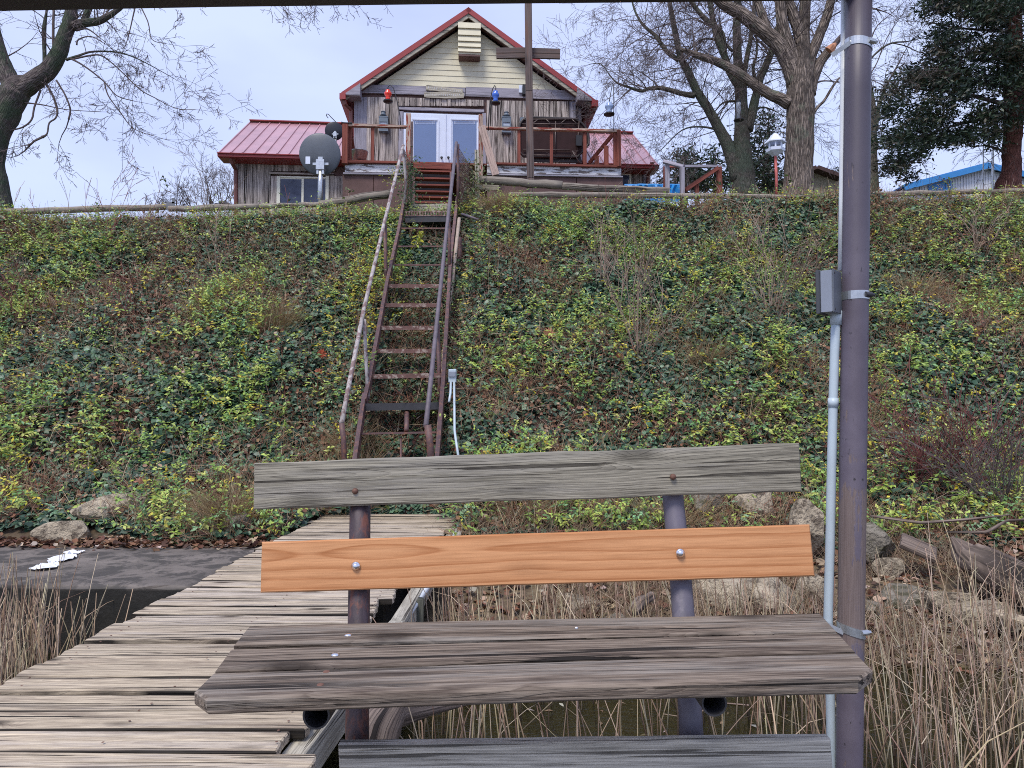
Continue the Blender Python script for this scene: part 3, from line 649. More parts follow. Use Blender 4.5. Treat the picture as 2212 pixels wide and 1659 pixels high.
# nails
mb = MB()
for yy in np.arange(1.6, 8.2, .0855):
    for xx in (-2.07, -1.42, -.83):
        if rng.random() < .8: mb.lathe((xx + rng.uniform(-.015, .015), yy + rng.uniform(-.012, .012), DZ + .004), [(.0055, 0), (.004, .001)], 6)
mk('nail_heads', mb, M['rustbolt'], dk, kind='stuff')
def Pz(px, py, z):
    d = ray(px, py); kk = (z - CZ) / d.z; return Vector((d.x * kk, d.y * kk, z))
mb = MB(); a = Pz(662, 1590, DZ - .05); b = Pz(857, 1340, DZ - .05); e = Pz(984, 1135, DZ - .05)
a = a + (a - b) * .35
mb.bar(a + Vector((-.0, 0, -.07)), b + Vector((0, 0, -.07)), .085, .14, bev=.005); mk('side_beam', mb, M['beamwood'], dk)
mb = MB(); mb.bar(b + Vector((0, .02, -.075)), e + Vector((0, 0, -.07)), .085, .14, bev=.005); mk('side_beam', mb, M['beamwood'], dk)
mb = MB(); mb.bar((-2.06, 1.2, DZ - .12), (-2.06, 8.2, DZ - .12), .06, .16); mk('side_beam', mb, M['darkpile'], dk)
mb = MB(); mb.bar((-1.4, 1.2, DZ - .12), (-1.4, 8.2, DZ - .12), .06, .16); mk('joist', mb, M['darkpile'], dk)
for x, yy, r in ((-.74, 2.12, .06), (-2.0, 3.1, .06), (-.63, 4.75, .045), (-2.0, 5.0, .06), (-.62, 6.6, .06)):
    mb = MB(); gz = gnd(x, yy) - .3; mb.tube([(x, yy, gz), (x + .01, yy, DZ - .06)], r, 12); mk('pile', mb, M['darkpile'], dk, smooth=True)
mb = MB(); mb.bar(Pz(1004, 1108, DZ + .0) + Vector((.03, 0, -.05)), Pz(984, 1150, DZ) + Vector((.04, -.2, -.05)), .04, .10); mk('end_cleat', mb, M['beamwood'], dk)
mb = MB(); pts = [Pz(866, 1350, DZ - .1), Pz(922, 1271, DZ - .08), Pz(985, 1150, DZ - .04), Pz(997, 1126, DZ + .0), Pz(1010, 1112, DZ + .03)]
mb.tube([pts[0] + (pts[0] - pts[1]) * 2] + pts, .02, 12)
mk('dock_conduit', mb, M['pvcwhite'], smooth=True, label='white plastic pipe running along the right edge of the plank walkway', cat='conduit')
# pole lying beyond the dock end
mb = MB(); mb.tube([P(800, 1108, 8.45), P(900, 1104, 8.5), P(990, 1098, 8.6), P(1075, 1088, 8.8)], [.03, .034, .03, .02], 10, jit=.06)
mk('fallen_pole', mb, M['palewood'], smooth=True, label='pale bare pole lying across the far end of the plank walkway', cat='pole')
# ============================================================ SEAWALL
mb = MB(); sw = []
zt = CZ - 1.25
xsn = np.linspace(-9.5, -.95, 60)
top = []
prof = [(5.38, -.6), (5.38, zt - .03), (5.40, zt - .006), (5.9, zt), (6.5, zt + .004), (7.05, zt + .006), (7.1, -.6)]
vs = []
for x in xsn:
    for (yy, zz) in prof:
        vs.append((x, yy + rng.uniform(-.012, .012) + .02 * math.sin(x * 1.3), zz + rng.uniform(-.003, .003)))
n = len(prof); fs = []
for i in range(len(xsn) - 1):
    for k2 in range(n - 1): fs.append((i * n + k2, (i + 1) * n + k2, (i + 1) * n + k2 + 1, i * n + k2 + 1))
fs.append(tuple(range(n))); fs.append(tuple((len(xsn) - 1) * n + k2 for k2 in range(n))[::-1])
mb.add(vs, fs)
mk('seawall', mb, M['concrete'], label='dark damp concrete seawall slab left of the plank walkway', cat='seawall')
# crumpled plastic
mb = MB(); cpts = []
t0 = Pz(82, 1232, zt + .01); t1 = Pz(166, 1192, zt + .01); U = (t1 - t0); ln = U.length; U.normalize(); V = Vector((0, 0, 1)).cross(U)
nx, ny = 22, 7; vs = []
for i in range(nx):
    for j in range(ny):
        s_ = i / (nx - 1); wd = (.03 + .07 * abs(math.sin(s_ * 7 + .6))) * (1 if 0 < i < nx - 1 else .4)
        vs.append(t0 + U * (s_ * ln) + V * ((j / (ny - 1) - .5) * 2 * wd + rng.uniform(-.012, .012)) + Vector((0, 0, .004 + abs(rng.gauss(0, .009)))))
fs = [(i * ny + j, (i + 1) * ny + j, (i + 1) * ny + j + 1, i * ny + j + 1) for i in range(nx - 1) for j in range(ny - 1)]
mb.add(vs, fs); o = mk('plastic_scrap', mb, M['plastic'], label='crumpled torn white plastic film lying on the concrete seawall', cat='litter')
# ============================================================ ROCKS AND DRIFTWOOD
def rock(name, c, sz, mat, label, seed, flat=.6, rot=0, cat='rock'):
    bm = bmesh.new(); bmesh.ops.create_icosphere(bm, subdivisions=4, radius=1)
    R = Matrix.Rotation(rot, 3, 'Z'); planes = []
    rr = random.Random(seed)
    for _ in range(11):
        d = Vector((rr.gauss(0, 1), rr.gauss(0, 1), rr.gauss(0, .8))).normalized(); planes.append((d, rr.uniform(.62, .9)))
    vs = np.array([v.co[:] for v in bm.verts])
    for d, k3 in planes:
        k3 = k3 * .86
        d = np.array(d); dt = vs @ d; ex2 = np.clip(dt - k3, 0, None); vs = vs - np.outer(ex2 * .92, d)
    nn = (fbm(vs[:, 0] * 3 + seed, vs[:, 1] * 3 + vs[:, 2] * 2.1, seed, 4) - .5) * .10
    nn2 = (fbm(vs[:, 0] * 9 + seed, vs[:, 1] * 9 + vs[:, 2] * 7.1, seed + 5, 3) - .5) * .06
    vs = vs * (1 + nn + nn2)[:, None]
    vs = vs * np.array([sz[0], sz[1], sz[2]]); vs = vs @ np.array(R).T
    fs = [tuple(v.index for v in f.verts) for f in bm.faces]; bm.free()
    mb = MB(); mb.add([Vector(v) + Vector(c) for v in vs], fs)
    return mk(name, mb, M[mat], smooth=False, label=label, cat=cat)
def rk(px, py, Y, w, h, mat, label, seed, rot=0, dz=0):
    if Y < 6.4: dz = -.07
    c = P(px, py, Y); rock('rock', c + Vector((0, .1, dz)), (pw(w, Y) * .62, pw(w, Y) * .5, pw(h, Y) * .60), mat, label, seed, rot=rot)
rk(133, 1160, 7.1, 120, 62, 'rock', 'big tan boulder at the back of the concrete seawall', 3)
rk(235, 1112, 7.5, 150, 75, 'rock', 'long brown sloping rock behind the tan boulder', 4, .3)
rk(508, 1136, 7.2, 75, 62, 'rockgrey', 'grey lichened rock beside the left edge of the walkway', 5)
rk(18, 1012, 8.35, 75, 62, 'rock', 'pale square rock in the ivy at the left edge of the picture', 6)
rk(450, 1150, 7.1, 40, 30, 'rockgrey', 'small dark rock left of the grey lichened rock', 7)
rk(1255, 1300, 5.9, 120, 60, 'rock', 'low tan rock between walkway and driftwood branch', 8)
rk(1330, 1332, 5.5, 80, 30, 'rockgrey', 'flat dark rock below the low tan rock', 9)
rk(1180, 1290, 6.1, 70, 44, 'rock', 'small tan rock nearest the walkway on the right shore', 10)
rk(1545, 1275, 5.9, 170, 95, 'rock', 'large pale cracked boulder right of the violet bench post', 11)
rk(1670, 1285, 5.8, 150, 90, 'rock', 'pale boulder between the cracked boulder and the conduit', 12, .5)
rk(1752, 1145, 6.7, 85, 110, 'rock', 'tall cream rock behind the conduit at the slope foot', 13)
rk(1772, 1265, 5.9, 70, 80, 'rock', 'white block of stone just left of the purple post', 14)
rk(1900, 1180, 6.5, 95, 76, 'rockgrey', 'grey green boulder right of the purple post', 15)
rk(1935, 1215, 6.3, 60, 50, 'rock', 'pale broken rock under the driftwood plank', 16)
rk(1965, 1285, 5.9, 110, 60, 'rockgrey', 'grey rock among the reeds below the driftwood plank', 17)
rk(2060, 1290, 5.7, 110, 60, 'rock', 'tan rock among the reeds left of the driftwood trunk', 18)
rk(2160, 1320, 5.5, 130, 60, 'rock', 'tan rock under the driftwood trunk', 19)
rk(1880, 1300, 5.7, 90, 50, 'rockgrey', 'dark rock behind the reeds at the purple post foot', 20)
rk(1400, 1255, 6.3, 60, 40, 'rockgrey', 'small grey rock behind the driftwood branch', 21)
rk(1630, 1095, 7.4, 110, 70, 'rock', 'brown rock half covered by ivy between the bench boards', 23)
rk(1530, 1090, 7.4, 80, 60, 'rockgrey', 'dark rock in shade left of the ivy covered brown rock', 24)
rk(1420, 1130, 7.2, 60, 36, 'rockgrey', 'small rock under the grey backrest board beside the violet post', 25)
mb = MB(); c = P(1055, 1150, 7.9); mb.plate([(-.23, -.14), (.22, -.15), (.23, .14), (-.22, .15)], c, Vector((1, .1, 0)).normalized(), Vector((-.1, 1, 0)).normalized(), Vector((0, 0, 1)), .16, .012)
mk('concrete_block', mb, M['concpale'], label='pale concrete block beside the far right corner of the walkway', cat='block')
def driftlog(name, pts, rad, label, mat='drift', n=18, seed=1, cat='driftwood'):
    rr = random.Random(seed); mb = MB(); m = 26
    pts = [Vector(p) for p in pts]; P2 = []; R2 = []
    for i in range(m):
        t = i / (m - 1) * (len(pts) - 1); a = min(int(t), len(pts) - 2); u = t - a
        P2.append(pts[a].lerp(pts[a + 1], u)); R2.append(rad[a] * (1 - u) + rad[a + 1] * u)
    mb.tube(P2, R2, n); ph = [rr.uniform(0, 6) for _ in range(4)]
    vs = []
    for i in range(m):
        for k2 in range(n):
            an = 2 * math.pi * k2 / n; c = P2[i]; v = Vector(mb.v[i * n + k2])
            f = 1 + .16 * math.sin(3 * an + ph[0] + i * .12) + .10 * math.sin(5 * an + ph[1] - i * .2) + .06 * math.sin(9 * an + ph[2]) + rr.uniform(-.03, .03)
            vs.append(tuple(c + (v - c) * f))
    mb.v = vs
    return mk(name, mb, M[mat], smooth=True, label=label, cat=cat)
driftlog('driftwood_log', [P(2062, 1165, 6.1), P(2085, 1200, 6.0), P(2150, 1235, 5.8), P(2240, 1285, 5.6), P(2420, 1340, 5.3)], [.02, .11, .16, .20, .22], 'dark split driftwood trunk lying on the shore at the right edge', seed=4, n=22)
driftlog('driftwood_spike', [P(2056, 1160, 6.05), P(2078, 1195, 5.95), P(2110, 1225, 5.85)], [.012, .05, .07], 'pointed broken splinter at the left end of the driftwood trunk', seed=8)
mb = MB(); mb.bar(P(1946, 1166, 6.4), P(2022, 1200, 6.3), .20, .05, up=(0, -.5, 1), bev=.01); mk('driftwood_plank', mb, M['drift'], label='short thick driftwood plank propped on the shore rocks', cat='driftwood')
mb = MB(); mb.bar(P(2150, 1322, 5.4), P(2225, 1345, 5.2), .09, .03, up=(0, -.4, 1), bev=.006); mk('split_board', mb, M['palewood'], label='pale yellow split board on the shore at the right edge', cat='board')
driftlog('driftwood_stump', [P(805, 1650, 2.75), P(822, 1580, 2.8), P(850, 1535, 2.9), P(930, 1522, 3.1), P(1010, 1512, 3.3)], [.085, .075, .06, .04, .02], 'grey bent driftwood limb in the water beside the rusty bench post', seed=11)
driftlog('driftwood_branch', [P(1368, 1322, 5.2), P(1385, 1300, 5.35), P(1408, 1287, 5.5)], [.035, .045, .03], 'short grey driftwood branch leaning on rocks under the orange board', seed=12)
driftlog('fallen_branch', [P(1880, 1115, 6.9), P(1990, 1130, 6.7), P(2090, 1122, 6.7), P(2180, 1112, 6.8)], [.012, .014, .012, .006], 'thin pale fallen branch above the driftwood trunk', seed=14, n=8)
driftlog('fallen_branch', [P(2040, 1150, 6.4), P(2130, 1150, 6.3), P(2175, 1125, 6.4), P(2230, 1122, 6.4)], [.010, .014, .012, .012], 'bent grey fallen branch at the right edge behind the driftwood trunk', seed=15, n=8)
#PART3
# ============================================================ HILLSIDE STAIRS
def ysl(py): return 7.708 / (.87 - (900 - py) / F)      # depth of the stair plane at a photo row
def SP(px, py, dy=0): return P(px, py, ysl(py) + dy)
st = thing('hillside_stairs', 'steep rusty steel stairs with open treads climbing the ivy hillside', 'stairs', SP(850, 985) - Vector((0, 0, .5)))
def part(name, mb, mat, parent, **k): return mk(name, mb, M[mat], parent, **k)
for pts, lab in (([(873, 436), (862, 500), (836, 618), (800, 818), (788, 870)], None), ([(788, 857), (769, 987), (757, 1075)], None), ([(988, 431), (974, 560), (966, 690), (958, 822), (949, 940), (938, 1075)], None)):
    mb = MB()
    for i in range(len(pts) - 1): mb.bar(SP(*pts[i], .02), SP(*pts[i + 1], .02), .05, .13, up=(0, -.7, .7))
    part('stringer', mb, 'steel', st, smooth=False)
tre = [(464, 875, 975, 'plat'), (493.5, 866, 976, 'rod'), (532.5, 857, 970, 'rod'), (572.5, 846, 966, 'rod'), (616.7, 838, 961, 'ch'), (658.4, 830, 956, 'ch'), (707, 820, 950, 'ch'), (757, 812, 944, 'ch'), (812, 803, 957, 'ch'), (877, 790, 955, 'plat'), (937, 778, 946, 'thin')]
for py, x0, x1, kd in tre:
    a = SP(x0, py); b = SP(x1, py - (3 if py > 800 else 0)); mb = MB(); up = (0, 0, 1)
    if kd == 'rod':
        mb.bar(a, b, .03, .025); part('tread', mb, 'steel', st)
    elif kd == 'ch':
        mb.bar(a + Vector((0, .09, .015)), b + Vector((0, .09, .015)), .20, .012); mb.bar(a + Vector((0, -.012, -.012)), b + Vector((0, -.012, -.012)), .012, .055); part('tread', mb, 'rustwhite', st)
    elif kd == 'thin':
        mb.bar(a + Vector((0, .06, 0)), b + Vector((0, .06, 0)), .16, .02); part('tread', mb, 'steel', st)
    else:
        if py < 500:
            # perforated landing nosing: top bar, bottom bar, webs between the holes
            mb.bar(a + Vector((0, 0, .055)), b + Vector((0, 0, .055)), .015, .02); mb.bar(a + Vector((0, 0, -.015)), b + Vector((0, 0, -.015)), .015, .02)
            for k2 in range(17):
                c = a.lerp(b, (k2 + .5) / 17); mb.box(c + Vector((0, 0, .02)), (.022, .014, .06))
            part('landing_nosing', mb, 'rustwhite', st)
            mb = MB(); mb.bar(a + Vector((0, .4, -.03)), b + Vector((0, .4, -.03)), .8, .03); mb.bar(a + Vector((0, .1, -.10)), b + Vector((0, .1, -.08)), .2, .09); part('landing', mb, 'darkmetal', st)
            mb = MB(); mb.bar(SP(885, 449, .5), SP(975, 449, .5), .04, .16); part('landing_board', mb, 'beamwood', st)
        else:
            mb.bar(a + Vector((0, .15, .02)), b + Vector((0, .15, .02)), .34, .02); mb.bar(a + Vector((0, -.01, -.015)), b + Vector((0, -.01, -.015)), .02, .09); part('platform', mb, 'darkmetal', st)
mb = MB(); mb.tube([SP(879, 882, .15), SP(878, 930, .0) ], .03, 10); part('platform_leg', mb, 'steel', st, smooth=True)
mb = MB(); mb.tube([SP(866, 945, .1), SP(866, 990, .1)], .012, 6); part('platform_leg', mb, 'steel', st)
def rail(name, pts, r, mat, dz=None):
    mb = MB(); mb.tube([P(x, y, Y) for x, y, Y in pts], r, 10); return part(name, mb, mat, st, smooth=True)
rail('handrail', [(871, 314, 13.3), (828, 490, 11.35), (786, 668, 9.75), (760, 800, 8.75), (738, 914, 7.95)], .029, 'paleirod')
rail('handrail', [(986, 308, 13.3), (965, 495, 11.3), (944, 692, 9.7), (932, 810, 8.85), (920, 920, 8.0)], .030, 'violetpipe')
rail('rail_post', [(738, 914, 7.93), (742, 950, 7.93), (746, 1060, 7.93)], .030, 'steel')
rail('rail_post', [(924, 918, 7.98), (929, 960, 7.98), (934, 1060, 7.98)], .040, 'steel')
rail('rail_post', [(787, 690, 9.6), (790, 760, 9.5), (795, 862, 9.2)], .024, 'paleirod')
rail('rail_post', [(832, 485, 11.5), (833, 560, 11.5), (836, 650, 11.5)], .030, 'steel')
rail('rail_post', [(969, 470, 11.7), (971, 520, 11.7), (970, 590, 11.6)], .030, 'steel')
rail('rail_post', [(945, 700, 9.7), (948, 780, 9.6), (951, 870, 9.4)], .030, 'steel')
rail('rail_post', [(870, 316, 13.3), (876, 380, 13.3), (874, 440, 13.3)], .026, 'paleirod')
rail('rail_post', [(989, 312, 13.3), (990, 380, 13.3), (989, 445, 13.3)], .030, 'steel')
rail('drain_pipe', [(992, 472, 12.6), (978, 600, 11.6), (965, 700, 10.8), (956, 800, 10.0), (950, 900, 9.2), (945, 1000, 8.5), (942, 1090, 8.0)], .030, 'tanpipe')
rail('brace_pipe', [(997, 462, 12.9), (1015, 468, 12.8), (1034, 475, 12.7)], .022, 'violetpipe')
rail('support_post', [(993, 515, 12.6), (994, 590, 12.2)], .045, 'steel')
# wire mesh side panels
def mesh_panel(q, nx, ny, r=.004):
    mb = MB()
    q = [Vector(k) for k in q]
    def B(s, t): return q[0].lerp(q[1], s).lerp(q[3].lerp(q[2], s), t)
    for i in range(nx + 1):
        mb.tube([B(i / nx, 0), B(i / nx, 1)], r, 4, cap=False)
    for j in range(ny + 1):
        mb.tube([B(0, j / ny), B(1, j / ny)], r, 4, cap=False)
    o = part('wire_mesh', mb, 'rustwhite', st); o['kind'] = 'stuff'
mesh_panel([P(990, 318, 13.3), P(1024, 372, 14.6), P(1024, 452, 14.6), P(990, 452, 13.3)], 16, 22)
mesh_panel([P(873, 322, 13.3), P(893, 372, 14.6), P(893, 452, 14.6), P(873, 445, 13.3)], 14, 20)
# slope conduit
sc = thing('outlet_pedestal', 'white conduit with a small grey outlet box on the hillside right of the stairs', 'electrical outlet', P(985, 975, 8.6))
c = P(977.5, 812, 9.3)
mb = MB(); mb.plate([(-.05, -.085), (.05, -.085), (.05, .085), (-.05, .085)], c, Vector((1, 0, 0)), Vector((0, 0, 1)), Vector((0, -1, 0)), .07, .008); bx = part('outlet_box', mb, 'pvc', sc)
mb = MB(); mb.plate([(-.045, -.035), (.045, -.035), (.045, .035), (-.045, .035)], c + Vector((0, -.045, .02)), Vector((1, 0, 0)), Vector((0, 0, 1)), Vector((0, -1, 0)), .02, .004); mk('outlet_cover', mb, M['boxcover'], bx)
mb = MB(); mb.tube([P(981, 825, 9.28), P(981.5, 870, 8.95), P(982, 930, 8.5), P(984, 945, 8.4), P(990, 985, 8.15)], .015, 10); part('conduit', mb, 'pvc', sc, smooth=True)
mb = MB(); mb.tube([P(974, 825, 9.28), P(973, 850, 9.1), P(970, 868, 8.98)], .015, 10); part('conduit', mb, 'pvc', sc, smooth=True)
# ============================================================ HOUSE
hs = thing('lake_house', 'wooden lake house with red metal roofs and a cream clapboard gable', 'house', HO, TH)
U3 = Vector((1, 0, 0)); V3 = Vector((0, 1, 0)); Z3 = Vector((0, 0, 1))
def hk(name, mb, mat, parent=None, **k): return mk(name, mb, M[mat], parent or hs, local=True, **k)
def hbox(name, x0, x1, y0, y1, v0, v1, mat, parent=None, mbonly=False, **k):
    """box whose front rectangle is given in photo px at depth v0"""
    a = hp(x0, y0, v0); b = hp(x1, y1, v0); mb = MB()
    mb.box(((a.x + b.x) / 2, (v0 + v1) / 2, (a.z + b.z) / 2), (abs(b.x - a.x), abs(v1 - v0), abs(a.z - b.z)), U3, V3, Z3)
    return hk(name, mb, mat, parent, **k)
def hplank(name, x0, x1, y0, y1, v, T, mat, parent=None, vert=None, am=.004, **k):
    """plank standing proud of plane v (front at v-T); grain runs along the longer side"""
    a = hp(x0, y0, v - T); b = hp(x1, y1, v - T); w = b.x - a.x; h = a.z - b.z
    vert = (h > w) if vert is None else vert
    out = []; n = 10
    def ed(p, q, j):
        for i in range(n):
            t = i / n; dx = rng.uniform(-am, am) if i else 0
            out.append((p[0] + (q[0] - p[0]) * t + (dx if j else 0), p[1] + (q[1] - p[1]) * t + (0 if j else dx)))
    X = (-w / 2, w / 2); Y = (-h / 2, h / 2)
    if vert: out = [(X[0], Y[0]), (X[1], Y[0])]; out2 = out; ed((X[1], Y[0]), (X[1], Y[1]), True); out.append((X[1], Y[1])); ed((X[0], Y[1]), (X[0], Y[0]), True)
    else: ed((X[0], Y[0]), (X[1], Y[0]), False); out.append((X[1], Y[0])); ed((X[1], Y[1]), (X[0], Y[1]), False); out.append((X[0], Y[1]))
    dd = []
    for p in out:
        if not dd or (abs(p[0] - dd[-1][0]) + abs(p[1] - dd[-1][1])) > 1e-5: dd.append(p)
    mb = MB(); mb.plate(dd, Vector(((a.x + b.x) / 2, v - T / 2, (a.z + b.z) / 2)), U3, Z3, -V3, T, min(.006, T / 3), goff=(rng.uniform(-9, 9),) + (0, 0), grot=vert)
    return hk(name, mb, mat, parent, **k)
Zd = hp(1106, 354, -2.3).z            # deck level (local)
# -- main volume
OH = .28
RL = hp(737, 200, -OH); RP = hp(1012, 16, -OH); RR = hp(1290, 219, -OH)
ul = hp(766, 210, 0).x; ur = hp(1245, 216, 0).x; uc = RP.x
def roofz(u, dz=0):
    t = (u - RL.x) / (RP.x - RL.x) if u < uc else (RR.x - u) / (RR.x - RP.x)
    z0 = RL.z if u < uc else RR.z
    return z0 + (RP.z - z0) * t + dz
mb = MB(); wl = [(ul, 0), (ur, 0), (ur, roofz(ur, -.28)), (uc, RP.z - .28), (ul, roofz(ul, -.28))]
vs = [(u, .03, z) for u, z in wl] + [(u, 8.0, z) for u, z in wl]
mb.add(vs, [(0, 1, 2, 3, 4), (9, 8, 7, 6, 5)] + [(i, i + 5, (i + 1) % 5 + 5, (i + 1) % 5) for i in range(5)])
hk('wall', mb, 'skirt')
# roof slabs, rake trims
def slab(a, b, v0, v1, t, dz):
    mb = MB(); d = (Vector((b.x - a.x, 0, b.z - a.z))).normalized(); nn = Vector((-d.z, 0, d.x))
    if nn.z < 0: nn = -nn
    p = [Vector((a.x, 0, a.z)) + nn * dz, Vector((b.x, 0, b.z)) + nn * dz]
    q = [k + nn * t for k in p]; vs = []
    for v in (v0, v1): vs += [k + Vector((0, v, 0)) for k in (p[0], p[1], q[1], q[0])]
    mb.add(vs, [(0, 1, 2, 3), (7, 6, 5, 4), (0, 4, 5, 1), (3, 2, 6, 7), (0, 3, 7, 4), (1, 5, 6, 2)])
    return mb
for a, b in ((RL, RP), (RR, RP)):
    hk('roof', slab(a, b, -OH, 8.2, .03, -.03), 'redroof')
    tr1 = slab(a, b, -OH - .03, -OH + .02, .13, -.135); hk('rake_trim', tr1, 'redtrim')
    hk('rake_board', slab(a, b, -OH - .005, -OH + .03, .09, -.225), 'beamwood')
    hk('soffit', slab(a, b, -OH + .03, .02, .03, -.17), 'skirt')
# cream clapboards
ytop, ybot = 34, 190; zt_ = hp(1012, ytop, 0).z; zb = hp(1012, ybot, 0).z; nb = 13; hh = (zt_ - zb) / nb
for i in range(nb):
    z0 = zb + i * hh; z1 = z0 + hh + .012
    def lim(z):
        dl = -.30
        tl = (z - dl - RL.z) / (RP.z - RL.z); tr = (z - dl - RR.z) / (RP.z - RR.z)
        return RL.x + (RP.x - RL.x) * max(0, min(1, tl)), RR.x + (RP.x - RR.x) * max(0, min(1, tr))
    l0, r0 = lim(z0); l1, r1 = lim(min(z1, RP.z - .30)); l0 = max(l0, ul); r0 = min(r0, ur); l1 = max(l1, ul); r1 = min(r1, ur)
    if r0 - l0 < .05: continue
    mb = MB(); vs = [(l0, -.020, z0), (r0, -.020, z0), (r1, -.006, z1), (l1, -.006, z1), (l0, .02, z0), (r0, .02, z0), (r1, .02, z1), (l1, .02, z1)]
    mb.add(vs, [(0, 1, 2, 3), (5, 4, 7, 6), (0, 4, 5, 1), (3, 2, 6, 7), (0, 3, 7, 4), (1, 5, 6, 2)]); hk('clapboard', mb, 'clap')
# vent box
hbx = hbox('vent_box', 990.5, 1037.5, 48, 118, -.30, 0.0, 'clap')
yy = [46, 62, 77, 90, 102, 113]
for i in range(5):
    a = hp(989.5, yy[i] + 1, -.33); b = hp(1038.5, yy[i + 1], -.33); mb = MB()
    vs = [(a.x, -.345, b.z), (b.x, -.345, b.z), (b.x, -.315, a.z), (a.x, -.315, a.z), (a.x, -.30, b.z), (b.x, -.30, b.z), (b.x, -.30, a.z), (a.x, -.30, a.z)]
    mb.add(vs, [(0, 1, 2, 3), (5, 4, 7, 6), (0, 4, 5, 1), (3, 2, 6, 7), (0, 3, 7, 4), (1, 5, 6, 2)]); hk('clapboard', mb, 'clap', hbx)
hbox('vent_box_base', 991, 1037, 117, 122, -.32, 0, 'skirt')
# frieze and eave returns
hplank('frieze_board', 767, 1005, 181, 208, 0, .045, 'sidingtrim', vert=False); hplank('frieze_board', 1006, 1245, 187, 216, 0, .045, 'sidingtrim', vert=False)
for x0, x1, y0, y1 in ((745, 778, 186, 205), (1247, 1279, 196, 216)):
    a = hp(x0, y1, -.38); b = hp(x1, y0, -.38); mb = MB(); sgn = x0 < 1000
    tri = [(a.x, a.z), (b.x, a.z), (b.x, b.z + .08), (a.x, a.z + .04)] if sgn else [(a.x, a.z), (b.x, a.z), (b.x, a.z + .04), (a.x, b.z + .08)]
    vs = [(u, -.38, z) for u, z in tri] + [(u, 0, z) for u, z in tri]
    mb.add(vs, [(0, 1, 2, 3), (7, 6, 5, 4), (0, 4, 5, 1), (1, 5, 6, 2), (2, 6, 7, 3), (3, 7, 4, 0)]); hk('eave_return', mb, 'sidingtrim')
# gutters and downspouts of the gable roof
for x0, x1, y0, y1 in ((733, 746, 200, 213), (1279, 1293, 215, 229)):
    a = hp(x0, y0, -.42); b = hp(x1, y1, -.42); mb = MB(); mb.box(((a.x + b.x) / 2, 3.8, (a.z + b.z) / 2), (b.x - a.x, 8.4, a.z - b.z)); hk('gutter', mb, 'redtrim')
def pipe_h(name, pts, r, mat, parent=None):
    mb = MB(); mb.tube([hp(*p) for p in pts], r, 8); return hk(name, mb, mat, parent, smooth=False)
pipe_h('downspout', [(740, 212, -.3), (744, 224, -.3), (758, 238, -.05), (758, 255, -.05), (758, 352, -.05)], .05, 'downspout')
pipe_h('downspout', [(1284, 226, -.3), (1282, 240, -.2), (1268, 252, .2), (1262, 262, .3), (1262, 350, .3)], .06, 'downspout')
# vertical slab siding, left and right of the door
ytopL = 207; ybt = 360
def sidingrun(x0, x1, y0l, y0r, y1, v, wmin=10.5, wmax=15, mat='siding', T=(.02, .045)):
    x = x0
    while x < x1 - 3:
        w = min(rng.uniform(wmin, wmax), x1 - x)
        if x1 - (x + w) < 5: w = x1 - x
        t = (x - x0) / (x1 - x0); yt = y0l + (y0r - y0l) * t
        hplank('siding_board', x + .4, x + w - .4, yt, y1, v, rng.uniform(*T), mat, am=.007)
        x += w
hplank('corner_board', 765, 779, 208, ybt, 0, .03, 'sidingtrim')
hplank('trim_board', 779.5, 791, 209, ybt, 0, .035, 'sidingtrim')
sidingrun(792, 860, 209, 210, ybt, 0)
hplank('trim_board', 861, 871, 240, ybt, 0, .035, 'sidingtrim')
sidingrun(861, 1046, 210, 216, 229, 0, 8.5, 13, T=(.03, .075))
hplank('door_header', 861, 1046, 230, 242.5, 0, .05, 'sidingtrim', vert=False)
hplank('trim_board', 1041.5, 1050, 244, ybt + 5, 0, .035, 'sidingtrim')
sidingrun(1051, 1230, 216.5, 219, 366, 0, 10.5, 14)
hplank('corner_board', 1230.5, 1245, 219, 366, 0, .03, 'sidingtrim')
hplank('gable_side_board', 1242, 1256, 205, 260, .12, .03, 'sidingtrim')
# French doors
dr = hbox('door_frame', 872, 1041, 243, 385, -.02, .08, 'doorwhite')
for x0, x1, g0, g1, kx in ((886, 959.5, 894, 942, 954), (963.5, 1036, 978, 1029, 968.6)):
    d = hbox('french_door', x0, x1, 246, 386, -.05, .02, 'doorwhite')
    mb = MB(); a = hp(g0 - 4, 257, -.07); b = hp(g1 + 4, 385, -.07)
    for (p0, p1) in (((a.x, a.z), (b.x, a.z)), ((a.x, b.z), (a.x, a.z)), ((b.x, a.z), (b.x, b.z)), ((a.x, b.z), (b.x, b.z))):
        mb.bar((p0[0], -.06, p0[1]), (p1[0], -.06, p1[1]), .035, .03, up=(0, 1, 0))
    hk('glass_frame', mb, 'doorwhite', d)
    hbox('glass', g0, g1, 261, 383, -.056, -.03, 'doorglass', d)
    mb = MB()
    for yl in (264, 267.5):
        p = hp(g0 + 2, yl, -.058); q = hp(g1 - 2, yl, -.058); mb.bar(p, q, .006, .006)
    for xx in (g0 + 4, g0 + 7, g1 - 7, g1 - 4):
        p = hp(xx, 262, -.058); q = hp(xx, 268.5, -.058); mb.bar(p, q, .006, .006, up=(0, 1, 0))
    hk('blind_ornament', mb, 'doorwhite', d)
    mb = MB(); c = hp(kx, 342, -.06); mb.lathe(c, [(.018, 0), (.018, .03), (.034, .045), (.036, .065), (.015, .075)], 12, (0, -1, 0)); hk('knob', mb, 'darkmetal', d, smooth=True)
hplank('astragal', 959.8, 963.2, 246, 386, -.05, .02, 'doorwhite')
